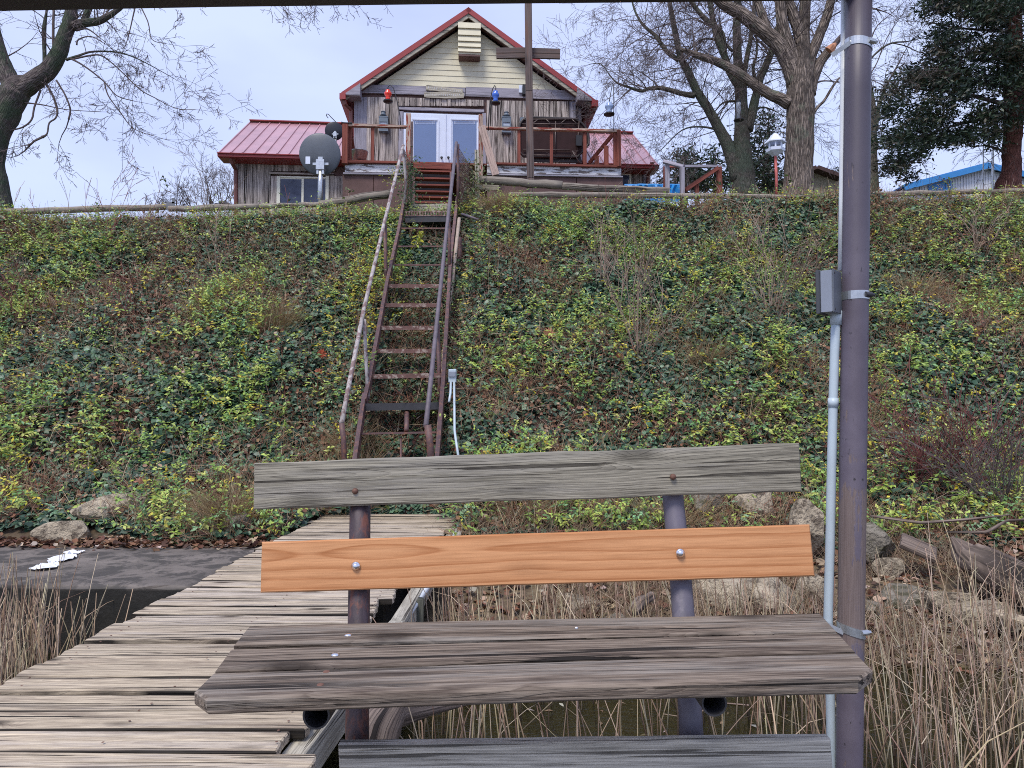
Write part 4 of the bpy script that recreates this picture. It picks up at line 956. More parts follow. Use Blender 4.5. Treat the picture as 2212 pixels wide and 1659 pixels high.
# -- wings
WV = 1.35
E0 = hp(473, 331, WV - .45); Rz = hp(526, 264.5, WV + 2.4)
def wing(x0, x1, eu0, eu1, side, wlx0, wlx1):
    """roof between local u eu0..eu1, metal panels with standing ribs"""
    zE = E0.z; zR = Rz.z; v0 = WV - .45; v1 = WV + 2.4
    sl = Vector((0, v1 - v0, zR - zE)); l = sl.length; sd_ = sl.normalized(); nn = Vector((1, 0, 0)).cross(sd_)
    mb = MB(); mb.box(Vector(((eu0 + eu1) / 2, (v0 + v1) / 2, (zE + zR) / 2)), (eu1 - eu0, l, .03), U3, sd_, nn)
    rf = hk('roof', mb, 'redroof')
    mb = MB(); sl2 = Vector((0, v1 - v0, -(zR - zE))).normalized(); mb.box(Vector(((eu0 + eu1) / 2, v1 + (v1 - v0) / 2, (zE + zR) / 2)), (eu1 - eu0, l, .03), U3, sl2, U3.cross(sl2)); hk('roof', mb, 'redroof')
    u = eu0 + .01; k = 0
    while u < eu1:
        mb = MB(); c = Vector((u, (v0 + v1) / 2, (zE + zR) / 2)) + nn * .028; mb.box(c, (.03 if k % 1 == 0 else .015, l, .028), U3, sd_, nn); hk('roof_rib', mb, 'redroof', rf)
        u += .305; k += 1
    mb = MB(); mb.box(((eu0 + eu1) / 2, v1, zR + .05), (eu1 - eu0, .22, .03)); hk('ridge_cap', mb, 'redtrim', rf)
    mb = MB()
    mb.box(((eu0 + eu1) / 2, v0 - .05, zE - .065), (eu1 - eu0 + .02, .09, .10)); mb.box(((eu0 + eu1) / 2, v0 - .075, zE - .03), (eu1 - eu0 + .03, .12, .02)); mb.box(((eu0 + eu1) / 2, v0 + .2, zE - .115), (eu1 - eu0, .44, .03))
    hk('gutter', mb, 'redtrim')
    for e in ((eu0,) if side < 0 else (eu1,)):
        mb = MB(); mb.box(Vector((e, (v0 + v1) / 2, (zE + zR) / 2)) - nn * .06, (.03, l, .12), U3, sd_, nn); hk('rake_trim', mb, 'redtrim')
    mb = MB(); wu0, wu1 = wlx0, wlx1
    mb.box(((wu0 + wu1) / 2, WV + 2.5, (zE - .12) / 2), (wu1 - wu0, 4.9, zE - .12)); hk('wall', mb, 'skirt')
    ge = wu0 if side < 0 else wu1
    mb = MB(); vs = [(ge - .02, v0 + .45, zE - .13), (ge - .02, v1 + 2.4, zE - .13), (ge - .02, v1, zR - .05), (ge + .02, v0 + .45, zE - .13), (ge + .02, v1 + 2.4, zE - .13), (ge + .02, v1, zR - .05)]
    mb.add(vs, [(0, 1, 2), (5, 4, 3), (0, 3, 4, 1), (1, 4, 5, 2), (2, 5, 3, 0)]); hk('gable_wall', mb, 'siding')
eL = E0.x; eR = hp(1421, 341, WV - .45).x
wl0 = hp(507, 400, WV).x; wr1 = hp(1397, 400, WV).x
wing(0, 0, eL, ul - .02, -1, wl0, ul - .02)
wing(0, 0, ur + .02, eR, 1, ur + .02, wr1)
hplank('corner_board', 507, 513, 342, 470, WV, .035, 'siding')
sidingrun(513, 583, 343, 344, 470, WV, 11, 17)
sidingrun(583, 724, 344, 347, 370, WV, 10, 15)
hplank('window_trim', 581, 722, 371, 379, WV, .05, 'siding', vert=False)
hplank('window_trim', 584, 597, 380, 470, WV, .05, 'siding')
sidingrun(710, 746, 380, 380, 470, WV, 11, 15)
sidingrun(597, 710, 444.5, 444.5, 470, WV, 11, 15)
win = hbox('window', 598, 709.5, 380, 444, WV - .02, WV + .05, 'vinyl')
for x0, x1 in ((605, 651), (656, 703)):
    sh = hbox('sash', x0, x1, 386, 442, WV - .035, WV - .01, 'vinyl', win) if False else None
    hbox('pane', x0, x1, 386, 441, WV - .03, WV - .015, 'winglass', win)
for pr_ in (((598, 604.5), (380, 444)), ((703.5, 709.5), (380, 444)), ((651.5, 655.5), (386, 444)), ((604.5, 703.5), (380, 385.5)), ((604.5, 703.5), (441.5, 444))):
    (x0, x1), (y0, y1) = pr_; hbox('frame', x0, x1, y0, y1, WV - .05, WV - .02, 'vinyl', win)
sidingrun(1330, 1388, 351, 352, 440, WV, 11, 15)
hplank('corner_board', 1388.5, 1398, 352, 440, WV, .04, 'sidingtrim')
win2 = hbox('window', 1338, 1364, 374, 440, WV - .06, WV + .05, 'vinyl'); hbox('pane', 1340, 1360, 378, 440, WV - .075, WV - .06, 'winglass', win2)
pipe_h('downspout', [(499, 341, WV - .4), (501, 352, WV - .35), (509, 366, WV - .06), (509, 380, WV - .06), (510, 470, WV - .06)], .055, 'downspout')
pipe_h('downspout', [(1408, 350, WV - .4), (1409, 360, WV - .35), (1401, 380, WV - .1), (1400, 390, WV - .08), (1400, 440, WV - .08)], .055, 'downspout')
# -- signs, lights
def onhouse(name, label, cat, px, py, v): 
    return thing(name, label, cat, hw(hp(px, py, v)), TH)
def H(px, py, v): return hw(hp(px, py, v))
def hqb(x0, x1, y0, y1, v0, v1, mb=None):
    a = hp(x0, y0, v0); b = hp(x1, y1, v0); mb = mb or MB()
    c = Vector(((a.x + b.x) / 2, (v0 + v1) / 2, (a.z + b.z) / 2)); mb.box(hw(c), (b.x - a.x, abs(v1 - v0), a.z - b.z), HU, HV, Z3); return mb
for (x0, y0, x1, y1, h, lab) in ((921, 184, 1000, 193, 11, 'upper slightly tilted carved wooden sign board on the grey frieze'), (916, 199, 1002, 200, 13, 'lower level carved wooden sign board on the grey frieze')):
    a = hp(x0, y0, -.08); b = hp(x1, y1, -.08); d = (b - a); l = d.length; d.normalize(); nn = Vector((0, -1, 0)); up = nn.cross(d); up = -up if up.z < 0 else up
    sg = thing('sign_board', lab, 'sign', hw(hp(x0, y0 + h, -.08)), TH); mb = MB(); hgt = pw(h, 18.6)
    dW = (hw(b) - hw(a)).normalized(); uW = Vector((0, 0, 1)); uW = (uW - dW * uW.dot(dW)).normalized()
    mb.plate(wavy(0, l, -hgt / 2, hgt / 2, 8, .006), hw(a) - uW * hgt / 2, dW, uW, -HV, .03, .004); bd = mk('board', mb, M['beamwood'], sg)
    mb = MB(); x = .06
    while x < l - .06:   # worn, unreadable carved letters
        w = rng.uniform(.025, .04); c = hw(a) - uW * (hgt / 2 + rng.uniform(-.004, .004)) + dW * x - HV * .017
        for _ in range(2): mb.bar(c + uW * rng.uniform(-.035, .0) + dW * rng.uniform(-.01, .01), c + uW * rng.uniform(.01, .035) + dW * rng.uniform(-.01, .01), .006, .004, up=-HV)
        x += w + .022
    o = mk('worn_lettering', mb, M['whitemetal'], sg); o['kind'] = 'stuff'
def lantern(px, y0, y1, w, lab):
    t = onhouse('wall_lantern', lab, 'lantern', px, y1, -.12)
    mb = hqb(px - w * .42, px + w * .42, y0 + 13, y1 - 8, -.18, -.03); bd = mk('glass_body', mb, M['lampglass'], t)
    mb = MB()
    for sx_ in (-1, 1): hqb(px + sx_ * w * .43 - 1.2, px + sx_ * w * .43 + 1.2, y0 + 12, y1 - 7, -.20, -.17, mb); hqb(px + sx_ * w * .43 - 1.2, px + sx_ * w * .43 + 1.2, y0 + 12, y1 - 7, -.04, -.02, mb)
    hqb(px - w * .5, px + w * .5, y0 + 10, y0 + 13, -.21, -.01, mb); hqb(px - w * .5, px + w * .5, y1 - 9, y1 - 5, -.21, -.01, mb)
    hqb(px - w * .40, px + w * .40, y0 + 13, y0 + 23, -.205, -.02, mb); hqb(px - w * .40, px + w * .40, y1 - 20, y1 - 9, -.205, -.02, mb)
    mk('lantern_frame', mb, M['lantern'], t)
    mb = MB(); c = H(px, y0 + 10, -.11); mb.lathe(c, [(.09, 0), (.06, .05), (.05, .09), (.07, .10), (.02, .13)], 10); mk('lantern_cap', mb, M['lantern'], t, smooth=True)
    mb = MB(); c = H(px, y1 - 5, -.11); mb.lathe(c, [(.05, 0), (.03, -.03), (.012, -.06)], 8); mk('lantern_finial', mb, M['lantern'], t)
    mb = hqb(px - 3, px + 3, y0 + 4, y0 + 18, -.05, -.01); mk('wall_bracket', mb, M['lantern'], t)
lantern(828, 240, 288, 20, 'slate blue wall lantern left of the French doors'); lantern(1094, 241, 291, 20, 'slate blue wall lantern right of the French doors')
t = onhouse('meter_box', 'small grey box on the wall half hidden by the tall brown post', 'box', 1131, 268, -.1)
mk('box_body', hqb(1123, 1140, 253, 266, -.14, -.03), M['lantern'], t); mk('box_foot', hqb(1126, 1138, 266.5, 271, -.11, -.03), M['black'], t)
t = onhouse('flood_light', 'black and white flood light on the frieze beside the tall brown post', 'flood light', 1131, 203, -.1)
mk('lamp_head', hqb(1129, 1137, 182, 203, -.22, -.08), M['black'], t); mk('lamp_plate', hqb(1121, 1129, 184, 200, -.09, -.05), M['doorwhite'], t)
# ============================================================ DECK
dc = thing('deck', 'raised wooden deck with red railings across the front of the lake house', 'deck', hw(hp(1040, 440, -2.3)), TH)
def dkbar(name, p, q, w, t, mat, up=None, bev=.004, parent=None, **k):
    a, b = H(*p), H(*q); mb = MB(); mb.bar(a, b, w, t, up=up or -HV, bev=bev); return mk(name, mb, M[mat], parent or dc, **k)
DV = -2.3
dl = hp(738, 352, DV).x; drr = hp(1342, 356, DV).x; sl0 = hp(880, 350, DV).x; sl1 = hp(1050, 350, DV).x
k = 0; v = DV + .02
while v < -.1:
    mb = MB(); mb.box(((dl + drr) / 2, v + .07, Zd - .02), (drr - dl, .138, .038)); mk('deck_board', mb, M['redwood'], hs) if False else None
    vs = [hw(p) for p in mb.v]; m2_ = MB(); m2_.add(vs, mb.f, mb.g); mk('deck_board', m2_, M['redwood'], dc); v += .145
# rim boards, white rail base, skirt
def dplank(name, x0, x1, y0, y1, v, T, mat, vert=None, **k):
    a = hp(x0, y0, v - T); b = hp(x1, y1, v - T); w = b.x - a.x; h = a.z - b.z; vert = (h > w) if vert is None else vert
    out = wavy(-w / 2, w / 2, -h / 2, h / 2, 10, .004) if not vert else [(-w / 2, -h / 2), (w / 2, -h / 2), (w / 2, h / 2), (-w / 2, h / 2)]
    mb = MB(); mb.plate(out, hw(Vector(((a.x + b.x) / 2, v - T / 2, (a.z + b.z) / 2))), HU, Z3, -HV, T, .005, goff=(rng.uniform(-9, 9), 0, 0), grot=vert)
    return mk(name, mb, M[mat], dc, **k)
def dskew(name, q, v, T, mat, **k):
    ps = [hw(hp(x, y, v - T)) for x, y in q]; O = sum(ps, Vector()) / 4
    out = [((p - O).dot(HU), (p - O).dot(Z3)) for p in ps]
    mb = MB(); mb.plate(out, O + HV * T / 2, HU, Z3, -HV, T, .006, goff=(rng.uniform(-9, 9), 0, 0)); return mk(name, mb, M[mat], dc, **k)
dskew('rail_shoe', [(744, 346), (876, 348), (876, 352.5), (744, 351)], DV, .09, 'redwood')
dskew('rail_shoe', [(1060, 350), (1342, 356), (1342, 361.5), (1060, 354.5)], DV, .09, 'redwood')
dskew('rim_board', [(745, 354), (872, 356), (872, 373), (745, 371)], DV + .03, .04, 'whitepeel', label='peeling white rim board left of the steps')
dskew('rim_board', [(1052, 354.5), (1342, 363), (1342, 379), (1052, 374)], DV + .03, .04, 'whitepeel', label='peeling white rim board right of the steps')
dskew('skirt_cap', [(741, 372), (872, 374), (872, 378), (741, 376)], DV + .02, .06, 'sidingtrim')
dskew('skirt_cap', [(1052, 375), (1346, 380), (1346, 383), (1052, 378)], DV + .02, .06, 'sidingtrim')
for i, (x0, x1, y0, y1, yb) in enumerate(((740, 806, 377, 377, 460), (807, 872, 378, 378, 460), (1052, 1145, 379, 381, 470), (1146, 1245, 381, 383, 470), (1246, 1346, 383, 384, 470))):
    mb = MB(); dskew('skirt_panel', [(x0, y0), (x1, y1), (x1, yb), (x0, yb)], DV + .05, .03, 'skirt')
mb = MB(); a = hp(741, 420, DV + .1); mb.box(hw(Vector((dl + .05, DV / 2, a.z / 2 + .6))), (.04, -DV, 2.0), HU, HV, Z3) if False else None
# posts and rails
dplank('corner_post', 739, 751, 266, 353, DV + .02, .14, 'redwood', True)
dplank('corner_post', 752, 758.5, 268, 346, DV + .10, .09, 'redwood', True)
dplank('post_cap', 737, 760, 263, 266.5, DV + .04, .17, 'black', False)
dskew('top_rail', [(744, 265.5), (880, 270), (880, 275), (744, 272)], DV, .10, 'redpeel')
dplank('baluster', 801, 808, 273, 348, DV, .05, 'redwood', True)
dkbar('side_rail', (757, 272, DV + .3), (766, 345, -.3), .06, .06, 'redwood')
dplank('gate_post', 877, 886, 244, 440, DV + .02, .11, 'redpeel', True)
dplank('gate_post', 887, 892, 262, 352, DV + .10, .05, 'pinkwood', True)
dplank('gate_post', 1034, 1043, 246, 388, DV + .02, .11, 'redpeel', True)
dskew('top_rail', [(1047, 272.5), (1340, 279), (1340, 285), (1047, 277)], DV, .10, 'redpeel')
dplank('baluster', 1118, 1124.5, 277, 354, DV, .05, 'redwood', True)
dplank('baluster', 1188, 1195, 279, 356, DV, .05, 'redwood', True)
dplank('baluster', 1260, 1267.5, 280, 357, DV, .05, 'redwood', True)
dplank('corner_post', 1326, 1333, 282, 358, DV + .03, .09, 'redwood', True)
dplank('corner_post', 1333.5, 1342, 280, 359, DV + .0, .14, 'redwood', True)
dkbar('side_rail', (1325, 289, DV + .25), (1273, 352, -.3), .09, .05, 'redwood')
dplank('side_post', 1285, 1294, 336, 357, -.9, .09, 'redwood', True); dplank('side_post', 1306, 1315, 314, 357, -1.5, .09, 'redwood', True)
dkbar('leaning_board', (1040, 272, DV - .12), (1071, 378, DV - .16), .17, .035, 'pinkwood')
# steps down from the deck
zf = hp(935, 352, DV).z
dplank('step_riser', 893, 975, 352.5, 366, DV, .04, 'redwood', False)
for i, (y0, h) in enumerate(((366, 3.5), (381.5, 6), (396, 6), (410, 5), (422, 5), (434, 5))):
    v = DV - .10 - .25 * i; a = hp(892, y0, v - .1); b = hp(976, y0 + h, v - .1)
    mb = MB(); z = a.z; mb.plate([(a.x, -.09), (b.x, -.09), (b.x, .09), (a.x, .09)], hw(Vector((0, v + .0, z - .02))), HU, HV, Z3, .040, .005, goff=(rng.uniform(-9, 9), 0, 0)); mk('step_tread', mb, M['redwood'], dc)
for xx in (893, 974):
    a = hp(xx, 368, DV - .1); b = hp(xx, 445, DV - 1.6); mb = MB(); mb.bar(hw(a) + Vector((0, 0, -.12)), hw(b) + Vector((0, 0, -.12)), .05, .2); mk('step_stringer', mb, M['skirt'], dc)
mb = MB(); a = hp(894, 368, DV + .15); b = hp(974, 470, DV + .15); mb.box(hw(Vector(((a.x + b.x) / 2, DV + .12, (a.z + b.z) / 2))), (b.x - a.x, .03, a.z - b.z), HU, HV, Z3); mk('step_gap_shade', mb, M['tabledark'], dc)  # dark sheet behind the open treads, stands in for shade in the gaps
# ============================================================ TALL POST WITH CROSS ARM
cx_ = thing('cross_post', 'tall dark brown wooden post with a short cross arm in front of the deck', 'post', P(1146, 400, 14.9))
mb = MB()
pts = [P(1147.5, 470, 14.85), P(1146, 387, 14.85), P(1143, 200, 14.85), P(1141, 8.5, 14.85)]
for i in range(3): mb.bar(pts[i], pts[i + 1], .15, .15, up=(0, 1, 0), bev=.012)
mk('shaft', mb, M['postbrown'], cx_)
mb = MB(); mb.bar(P(1072, 115.5, 14.98), P(1138, 114.5, 14.98), .05, pw(24, 14.9), up=(0, 0, 1), bev=.006); mb.bar(P(1149, 115, 14.98), P(1210, 117, 14.98), .05, pw(23, 14.9), up=(0, 0, 1), bev=.006)
mb.bar(P(1136, 115, 14.98), P(1152, 115, 14.98), .04, pw(22, 14.9), up=(0, 0, 1)); mk('cross_arm', mb, M['postbrown'], cx_)
# ============================================================ OVAL TABLE ON EDGE (on the deck)
tb = thing('tipped_table', 'brown folding table tipped on its side behind the right deck railing', 'table', H(1200, 352, -1.2), TH)
a = hp(1122, 254, -1.2); b = hp(1271, 352, -1.2); w = b.x - a.x; h = a.z - b.z; out = []
rc = h * .42
for cxx, czz, a0 in ((w / 2 - rc, -h / 2 + .02, None), (w / 2 - rc, h / 2 - rc, 0), (-w / 2 + rc * .6, h / 2 - rc * .6, 90)):
    if a0 is None: out += [(-w / 2, -h / 2 + h * .2), (-w / 2 + .1, -h / 2 + h * .1), (w / 2 - rc * .6, -h / 2 + h * .12), (w / 2, -h / 2 + h * .42)]
    else:
        r_ = rc if a0 == 0 else rc * .6
        for i in range(9): an = math.radians(a0 + i * 90 / 8); out.append((cxx + r_ * math.cos(an), czz + r_ * math.sin(an)))
O = hw(Vector(((a.x + b.x) / 2, -1.2, (a.z + b.z) / 2)))
mb = MB(); mb.plate(out, O, HU, Z3, -HV, .04, .01); mk('table_top', mb, M['tablebrown'], tb)
rim = MB(); ps = [O + HU * p[0] + Z3 * p[1] - HV * .03 for p in out]; rim.tube(ps + [ps[0]], .035, 8, cap=False); mk('rim', rim, M['tabledark'], tb, smooth=True)
mb = MB()
def TT(x, y, dv=-.06): return H(x, y, -1.2 + dv)
for p, q in (((1128, 268), (1250, 268)), ((1130, 323), (1232, 324)), ((1130, 335), (1236, 336)), ((1200, 262), (1199, 336)), ((1251, 262), (1246, 330)), ((1130, 258), (1250, 257)), ((1236, 326), (1252, 352)), ((1150, 268), (1162, 258)), ((1180, 258), (1190, 268)), ((1210, 268), (1222, 258)), ((1236, 258), (1246, 268))):
    mb.tube([TT(*p), TT(*q)], .015, 6)
mk('folding_leg_frame', mb, M['tabletube'], tb, smooth=True)
mb = MB(); mb.box(TT(1250, 305, -.12), (.14, .10, .26), HU, HV, Z3); mk('leg_lock', mb, M['black'], tb)
mb = MB(); mb.box(TT(1199, 344, .05), (1.3, .05, .16), HU, HV, Z3); mk('shadow_strip', mb, M['tabledark'], tb)  # dark bar standing in for the shade below the table
# basin on the deck
t = thing('wash_basin', 'small galvanised tub standing on the deck beside the left railing', 'tub', H(776, 346, -1.9), TH)
c = H(776, 346, -1.9); mb = MB(); mb.lathe(c, [(.16, 0), (.20, .19), (.215, .20), (.195, .20), (.19, .17), (.15, .02)], 18); mb.f = mb.f[:-1]; mk('tub_body', mb, M['galv'], t, smooth=True)
# ============================================================ FEEDERS
def feeder(px, y0, y1, Y, mat, lab, hook, r=.055):
    c = P(px, y1, Y); Hh = (P(px, y0, Y) - c).z; t = thing('hanging_feeder', lab, 'bird feeder', c)
    mb = MB(); mb.lathe(c + Vector((0, 0, Hh * .12)), [(r * .7, 0), (r * .75, Hh * .22), (r * .62, Hh * .30), (r * 1.1, Hh * .45), (r * 1.15, Hh * .6), (r * .7, Hh * .72), (r * .75, Hh * .80), (r * .3, Hh * .86)], 14); mk('bottle', mb, M[mat], t, smooth=True)
    mb = MB(); mb.lathe(c, [(r * .6, 0), (r * 1.45, .02), (r * 1.5, .045), (r * .7, .05)], 14); mk('feeding_dish', mb, M['black'], t)
    mb = MB(); mb.tube([c + Vector((0, 0, Hh * .95)), c + Vector((0, 0, Hh * 1.15))], .005, 4); mk('hanger', mb, M['black'], t)
    t2 = thing('feeder_hook', hook[0], 'hook', P(*hook[1][-1])); mb = MB(); mb.tube([P(*q) for q in hook[1]], .011, 6); mk('hook_rod', mb, M['black'], t2, smooth=True)
feeder(838, 193, 222, 16.2, 'redglass', 'red glass hummingbird feeder hanging left of the doors', ('curved black hook holding the red feeder', [(838, 193, 16.2), (838, 188, 16.2), (843, 183, 16.2), (850, 190, 16.2), (857, 215, 16.2), (864, 250, 16.2), (866, 282, 16.2)]), .075)
feeder(1070.5, 195, 226, 16.2, 'blueglass', 'blue glass hummingbird feeder hanging right of the doors', ('curved black hook holding the blue feeder', [(1071, 195, 16.2), (1071, 188, 16.2), (1069, 184, 16.2), (1064, 192, 16.2), (1059, 215, 16.2), (1056, 250, 16.2), (1055, 282, 16.2)]), .075)
feeder(1316, 220, 250, 16.3, 'paleglass', 'pale clear feeder hanging from the thin pole beside the right eave', ('thin straight black pole at the right deck corner', [(1316, 220, 16.3), (1317, 214, 16.3), (1323, 180, 16.3), (1325.5, 182, 16.3), (1326, 230, 16.3), (1326, 282, 16.3)]), .085)
c = P(1596, 262, 17.0); t = thing('tube_feeder', 'slim tube seed feeder hanging before the many stemmed tree', 'bird feeder', c)
mb = MB(); mb.lathe(c + Vector((0, 0, .04)), [(.055, 0), (.055, .42), (.02, .46)], 12); mk('seed_tube', mb, M['lampglass'], t, smooth=True)
mb = MB(); mb.lathe(c, [(.05, 0), (.12, .02), (.12, .035), (.05, .04)], 12); mk('tray', mb, M['darkmetal'], t)
mb = MB(); mb.lathe(c + Vector((0, 0, .47)), [(.065, 0), (.06, .04), (.01, .08)], 12); mb.tube([c + Vector((0, 0, .5)), c + Vector((0, 0, .8))], .006, 4); mk('cap', mb, M['darkmetal'], t)
# gazebo feeder on a red pole
c = P(1675, 333, 14.6); t = thing('gazebo_feeder', 'white gazebo shaped bird feeder on a red pole by the big oak', 'bird feeder', P(1678, 430, 14.6))
u = pw(1, 14.6)
mb = MB(); mb.tube([P(1678, 440, 14.6), P(1677, 380, 14.6), P(1675, 338, 14.6)], .03, 8); mk('pole', mb, plain('worn_red_pole', (0.42, 0.10, 0.09), .6, var=.4, scale=6), t, smooth=True)
mb = MB(); mb.lathe(c, [(.03, -.04), (7 * u, -.02), (19 * u, .05), (20 * u, .11), (18.5 * u, .11), (17 * u, .07)], 6); mk('tray', mb, M['doorwhite'], t)
mb = MB(); mb.lathe(c + Vector((0, 0, 24 * u)), [(23 * u, 0), (23 * u, .02), (13 * u, 12 * u), (8 * u, 19 * u), (.01, 23 * u)], 6); mk('roof', mb, M['doorwhite'], t)
for i in range(6):
    an = math.radians(60 * i + 12); q = c + Vector((math.cos(an) * 14 * u, math.sin(an) * 14 * u, .08)); mb = MB(); mb.tube([q, q + Vector((0, 0, 24 * u - .08))], .018, 6); mk('column', mb, M['doorwhite'], t)
# ============================================================ SATELLITE DISHES
def dish(px, py, r, Y, mat, lab, pole, tilt):
    t = thing('satellite_dish', lab, 'satellite dish', P(*pole[-1])); c = P(px, py, Y); R = pw(r, Y)
    nrm = Vector((tilt, -1, -.18)).normalized(); mb = MB()
    prof = [(.001, .16 * R), (R * .25, .15 * R), (R * .5, .115 * R), (R * .75, .06 * R), (R * .93, .0), (R, -.03 * R), (R * 1.01, -.06 * R), (R * .97, -.07 * R), (R * .7, -.0 * R), (.01, .10 * R)]
    mb.lathe(c, prof, 40, nrm); d = mk('reflector', mb, M[mat], t, smooth=True)
    mb = MB(); mb.tube([P(*q) for q in pole], pw(5.5 if r > 30 else 3.5, Y), 12); mk('mast', mb, M['galv'], t, smooth=True)
    s = r / 45.; mb = MB(); q = P(pole[0][0], pole[0][1] - 3 * s, Y - .22 * R - .05)
    for dx, dz, w, h, dp in ((0, 0, .16, .20, .14), (0, .10, .09, .10, .10), (-.10, .02, .10, .05, .05), (.10, .02, .10, .05, .05), (-.05, -.12, .04, .12, .10), (.05, -.12, .04, .12, .10)):
        mb.box(q + Vector((dx, 0, dz)) * s * 1.15, (w * s * 1.1, dp * s, h * s * 1.1))
    mk('mount_bracket', mb, M['galv'], t)
    return t, c, R
t, c, R = dish(690.5, 333, 45, 15.4, 'dish', 'large grey satellite dish seen from behind, on a white mast left of the deck', [(693, 360, 15.25), (692, 400, 15.25), (692, 470, 15.25)], .03)
mb = MB(); mb.box(P(665, 346, 15.25), (.10, .004, .16), (1, 0, 0), (0, 1, 0)); mk('sticker', mb, M['doorwhite'], t)
dish(722, 283, 20, 16.6, 'dishdark', 'small black satellite dish behind the left deck corner post', [(724, 292, 16.55), (724, 310, 16.55), (726, 352, 16.55)], .2)
mb = MB(); mb.tube([P(*q, 16.7) for q in ((709, 255), (705, 250), (706, 246), (710, 247), (713, 251), (726, 264), (736, 270))], .01, 6); mk('wire_hook', mb, M['darkmetal'], smooth=True, label='small bent wire hook poking out above the black dish', cat='hook')
# ============================================================ CREST LOGS
def log_(a, b, r, lab, seed=1, mat='log'):
    rr = random.Random(seed); mb = MB(); n = 14; P_ = [a.lerp(b, i / 10) + Vector((0, 0, rr.uniform(-.012, .012))) for i in range(11)]
    mb.tube(P_, [r * (1 + rr.uniform(-.05, .05)) for _ in P_], n); mk('crest_log', mb, M[mat], label=lab, cat='log', smooth=True)
log_(P(-60, 460, 13.7), P(372, 446, 13.9), .062, 'long grey log lying raised along the crest at the far left', 1)
log_(P(365, 452, 13.75), P(560, 446, 13.8), .06, 'grey log along the crest between metal bracket and left wing', 2)
log_(P(560, 446, 13.8), P(700, 441, 13.9), .05, 'thin grey log along the crest below the wing window', 3)
log_(P(690, 442, 13.9), P(845, 418, 14.2), .085, 'thick pale log rising towards the stairs left of them', 4)
log_(P(1037, 389, 14.3), P(1215, 401, 14.1), .085, 'thick weathered log on the crest starting right of the stairs', 5)
log_(P(1215, 403, 14.1), P(1445, 413, 13.9), .07, 'weathered log on the crest below the blue tarp', 6)
log_(P(1100, 420, 13.9), P(1560, 423, 13.8), .055, 'low grey log under the two thick crest logs', 7)
log_(P(1560, 424, 13.8), P(1860, 426, 13.8), .05, 'low log along the crest under the big oak', 8)
log_(P(1870, 420, 13.8), P(2260, 411, 13.9), .05, 'low log along the crest under the cedar and blue shed', 9)
mb = MB()
for x0, x1, y0, y1 in ((360, 377, 436, 452), (372, 378, 428, 440)):
    mb.bar(P(x0, (y0 + y1) / 2, 13.72), P(x1, (y0 + y1) / 2, 13.72), .02, pw(y1 - y0, 13.72))
mk('metal_bracket', mb, plain('grey_steel_bracket', (.16, .17, .19), .6), label='grey steel bracket standing at the end of the far left crest log', cat='bracket')
for i, (a, b, lab) in enumerate((((466, 443), (484, 446), 'short dark log end lying on the crest left of the wing'), ((478, 437), (504, 447), 'dark charred log leaning on the crest beside the left wing corner'))):
    mb = MB(); mb.tube([P(*a, 14.2), P(*b, 14.1)], .045, 10); mk('charred_log', mb, M['tabledark'], label=lab, cat='log')
mb = MB(); mb.bar(P(1037, 403, 14.5), P(1078, 405, 14.5), .04, .12); mk('retaining_board', mb, M['beamwood'], label='short grey board behind the thick crest log right of the stairs', cat='board')
mb = MB(); mb.bar(P(1030, 325, 14.6), P(1032, 440, 14.6), .09, .09, up=(0, 1, 0)); mk('mesh_post', mb, M['beamwood'], label='grey wooden post beside the vine covered wire mesh of the stairs', cat='post')
# ============================================================ SMALL FRAME, TARP
fr_ = thing('wooden_frame', 'open frame of grey and red posts standing on the crest right of the house', 'frame', P(1490, 425, 14.4))
for p, q, w, mat, nm in (((1441, 351, 14.3), (1442, 440, 14.3), .085, 'sidingtrim', 'post'), ((1435.5, 360, 14.5), (1435.5, 430, 14.5), .05, 'redwood', 'post'), ((1473.5, 362, 13.9), (1474, 450, 13.9), .085, 'sidingtrim', 'post'), ((1434, 349, 14.3), (1477, 360.5, 13.9), .07, 'sidingtrim', 'rail'), ((1444, 360, 14.9), (1478, 360, 14.6), .06, 'redwood', 'rail'), ((1476, 359.5, 13.95), (1558, 359, 14.4), .05, 'sidingtrim', 'rail'), ((1553, 361, 14.4), (1555, 440, 14.4), .10, 'redwood', 'post'), ((1480, 411, 14.2), (1551, 363, 14.35), .08, 'redwood', 'diagonal_rail'), ((1505, 393, 14.3), (1505, 440, 14.3), .08, 'redwood', 'short_post')):
    mb = MB(); mb.bar(P(*p), P(*q), w, w * .9, up=(0, 1, 0), bev=.005); mk(nm, mb, M[mat], fr_)
mb = MB(); n = 24; vs = []
for i in range(n):
    x = 1349 + (1474 - 1349) * i / (n - 1)
    for j, y in enumerate((397, 399, 410, 436)): vs.append(P(x, y + rng.uniform(-.6, .6) + (1.0 if 1432 < x < 1444 and j < 2 else 0), 15.6 + (.5 if j == 0 else 0) + rng.uniform(-.05, .05)))
mb.add(vs, [(i * 4 + j, (i + 1) * 4 + j, (i + 1) * 4 + j + 1, i * 4 + j + 1) for i in range(n - 1) for j in range(3)])
mk('blue_tarp', mb, M['blue'], label='bright blue tarp stretched low behind the crest logs', cat='tarp')
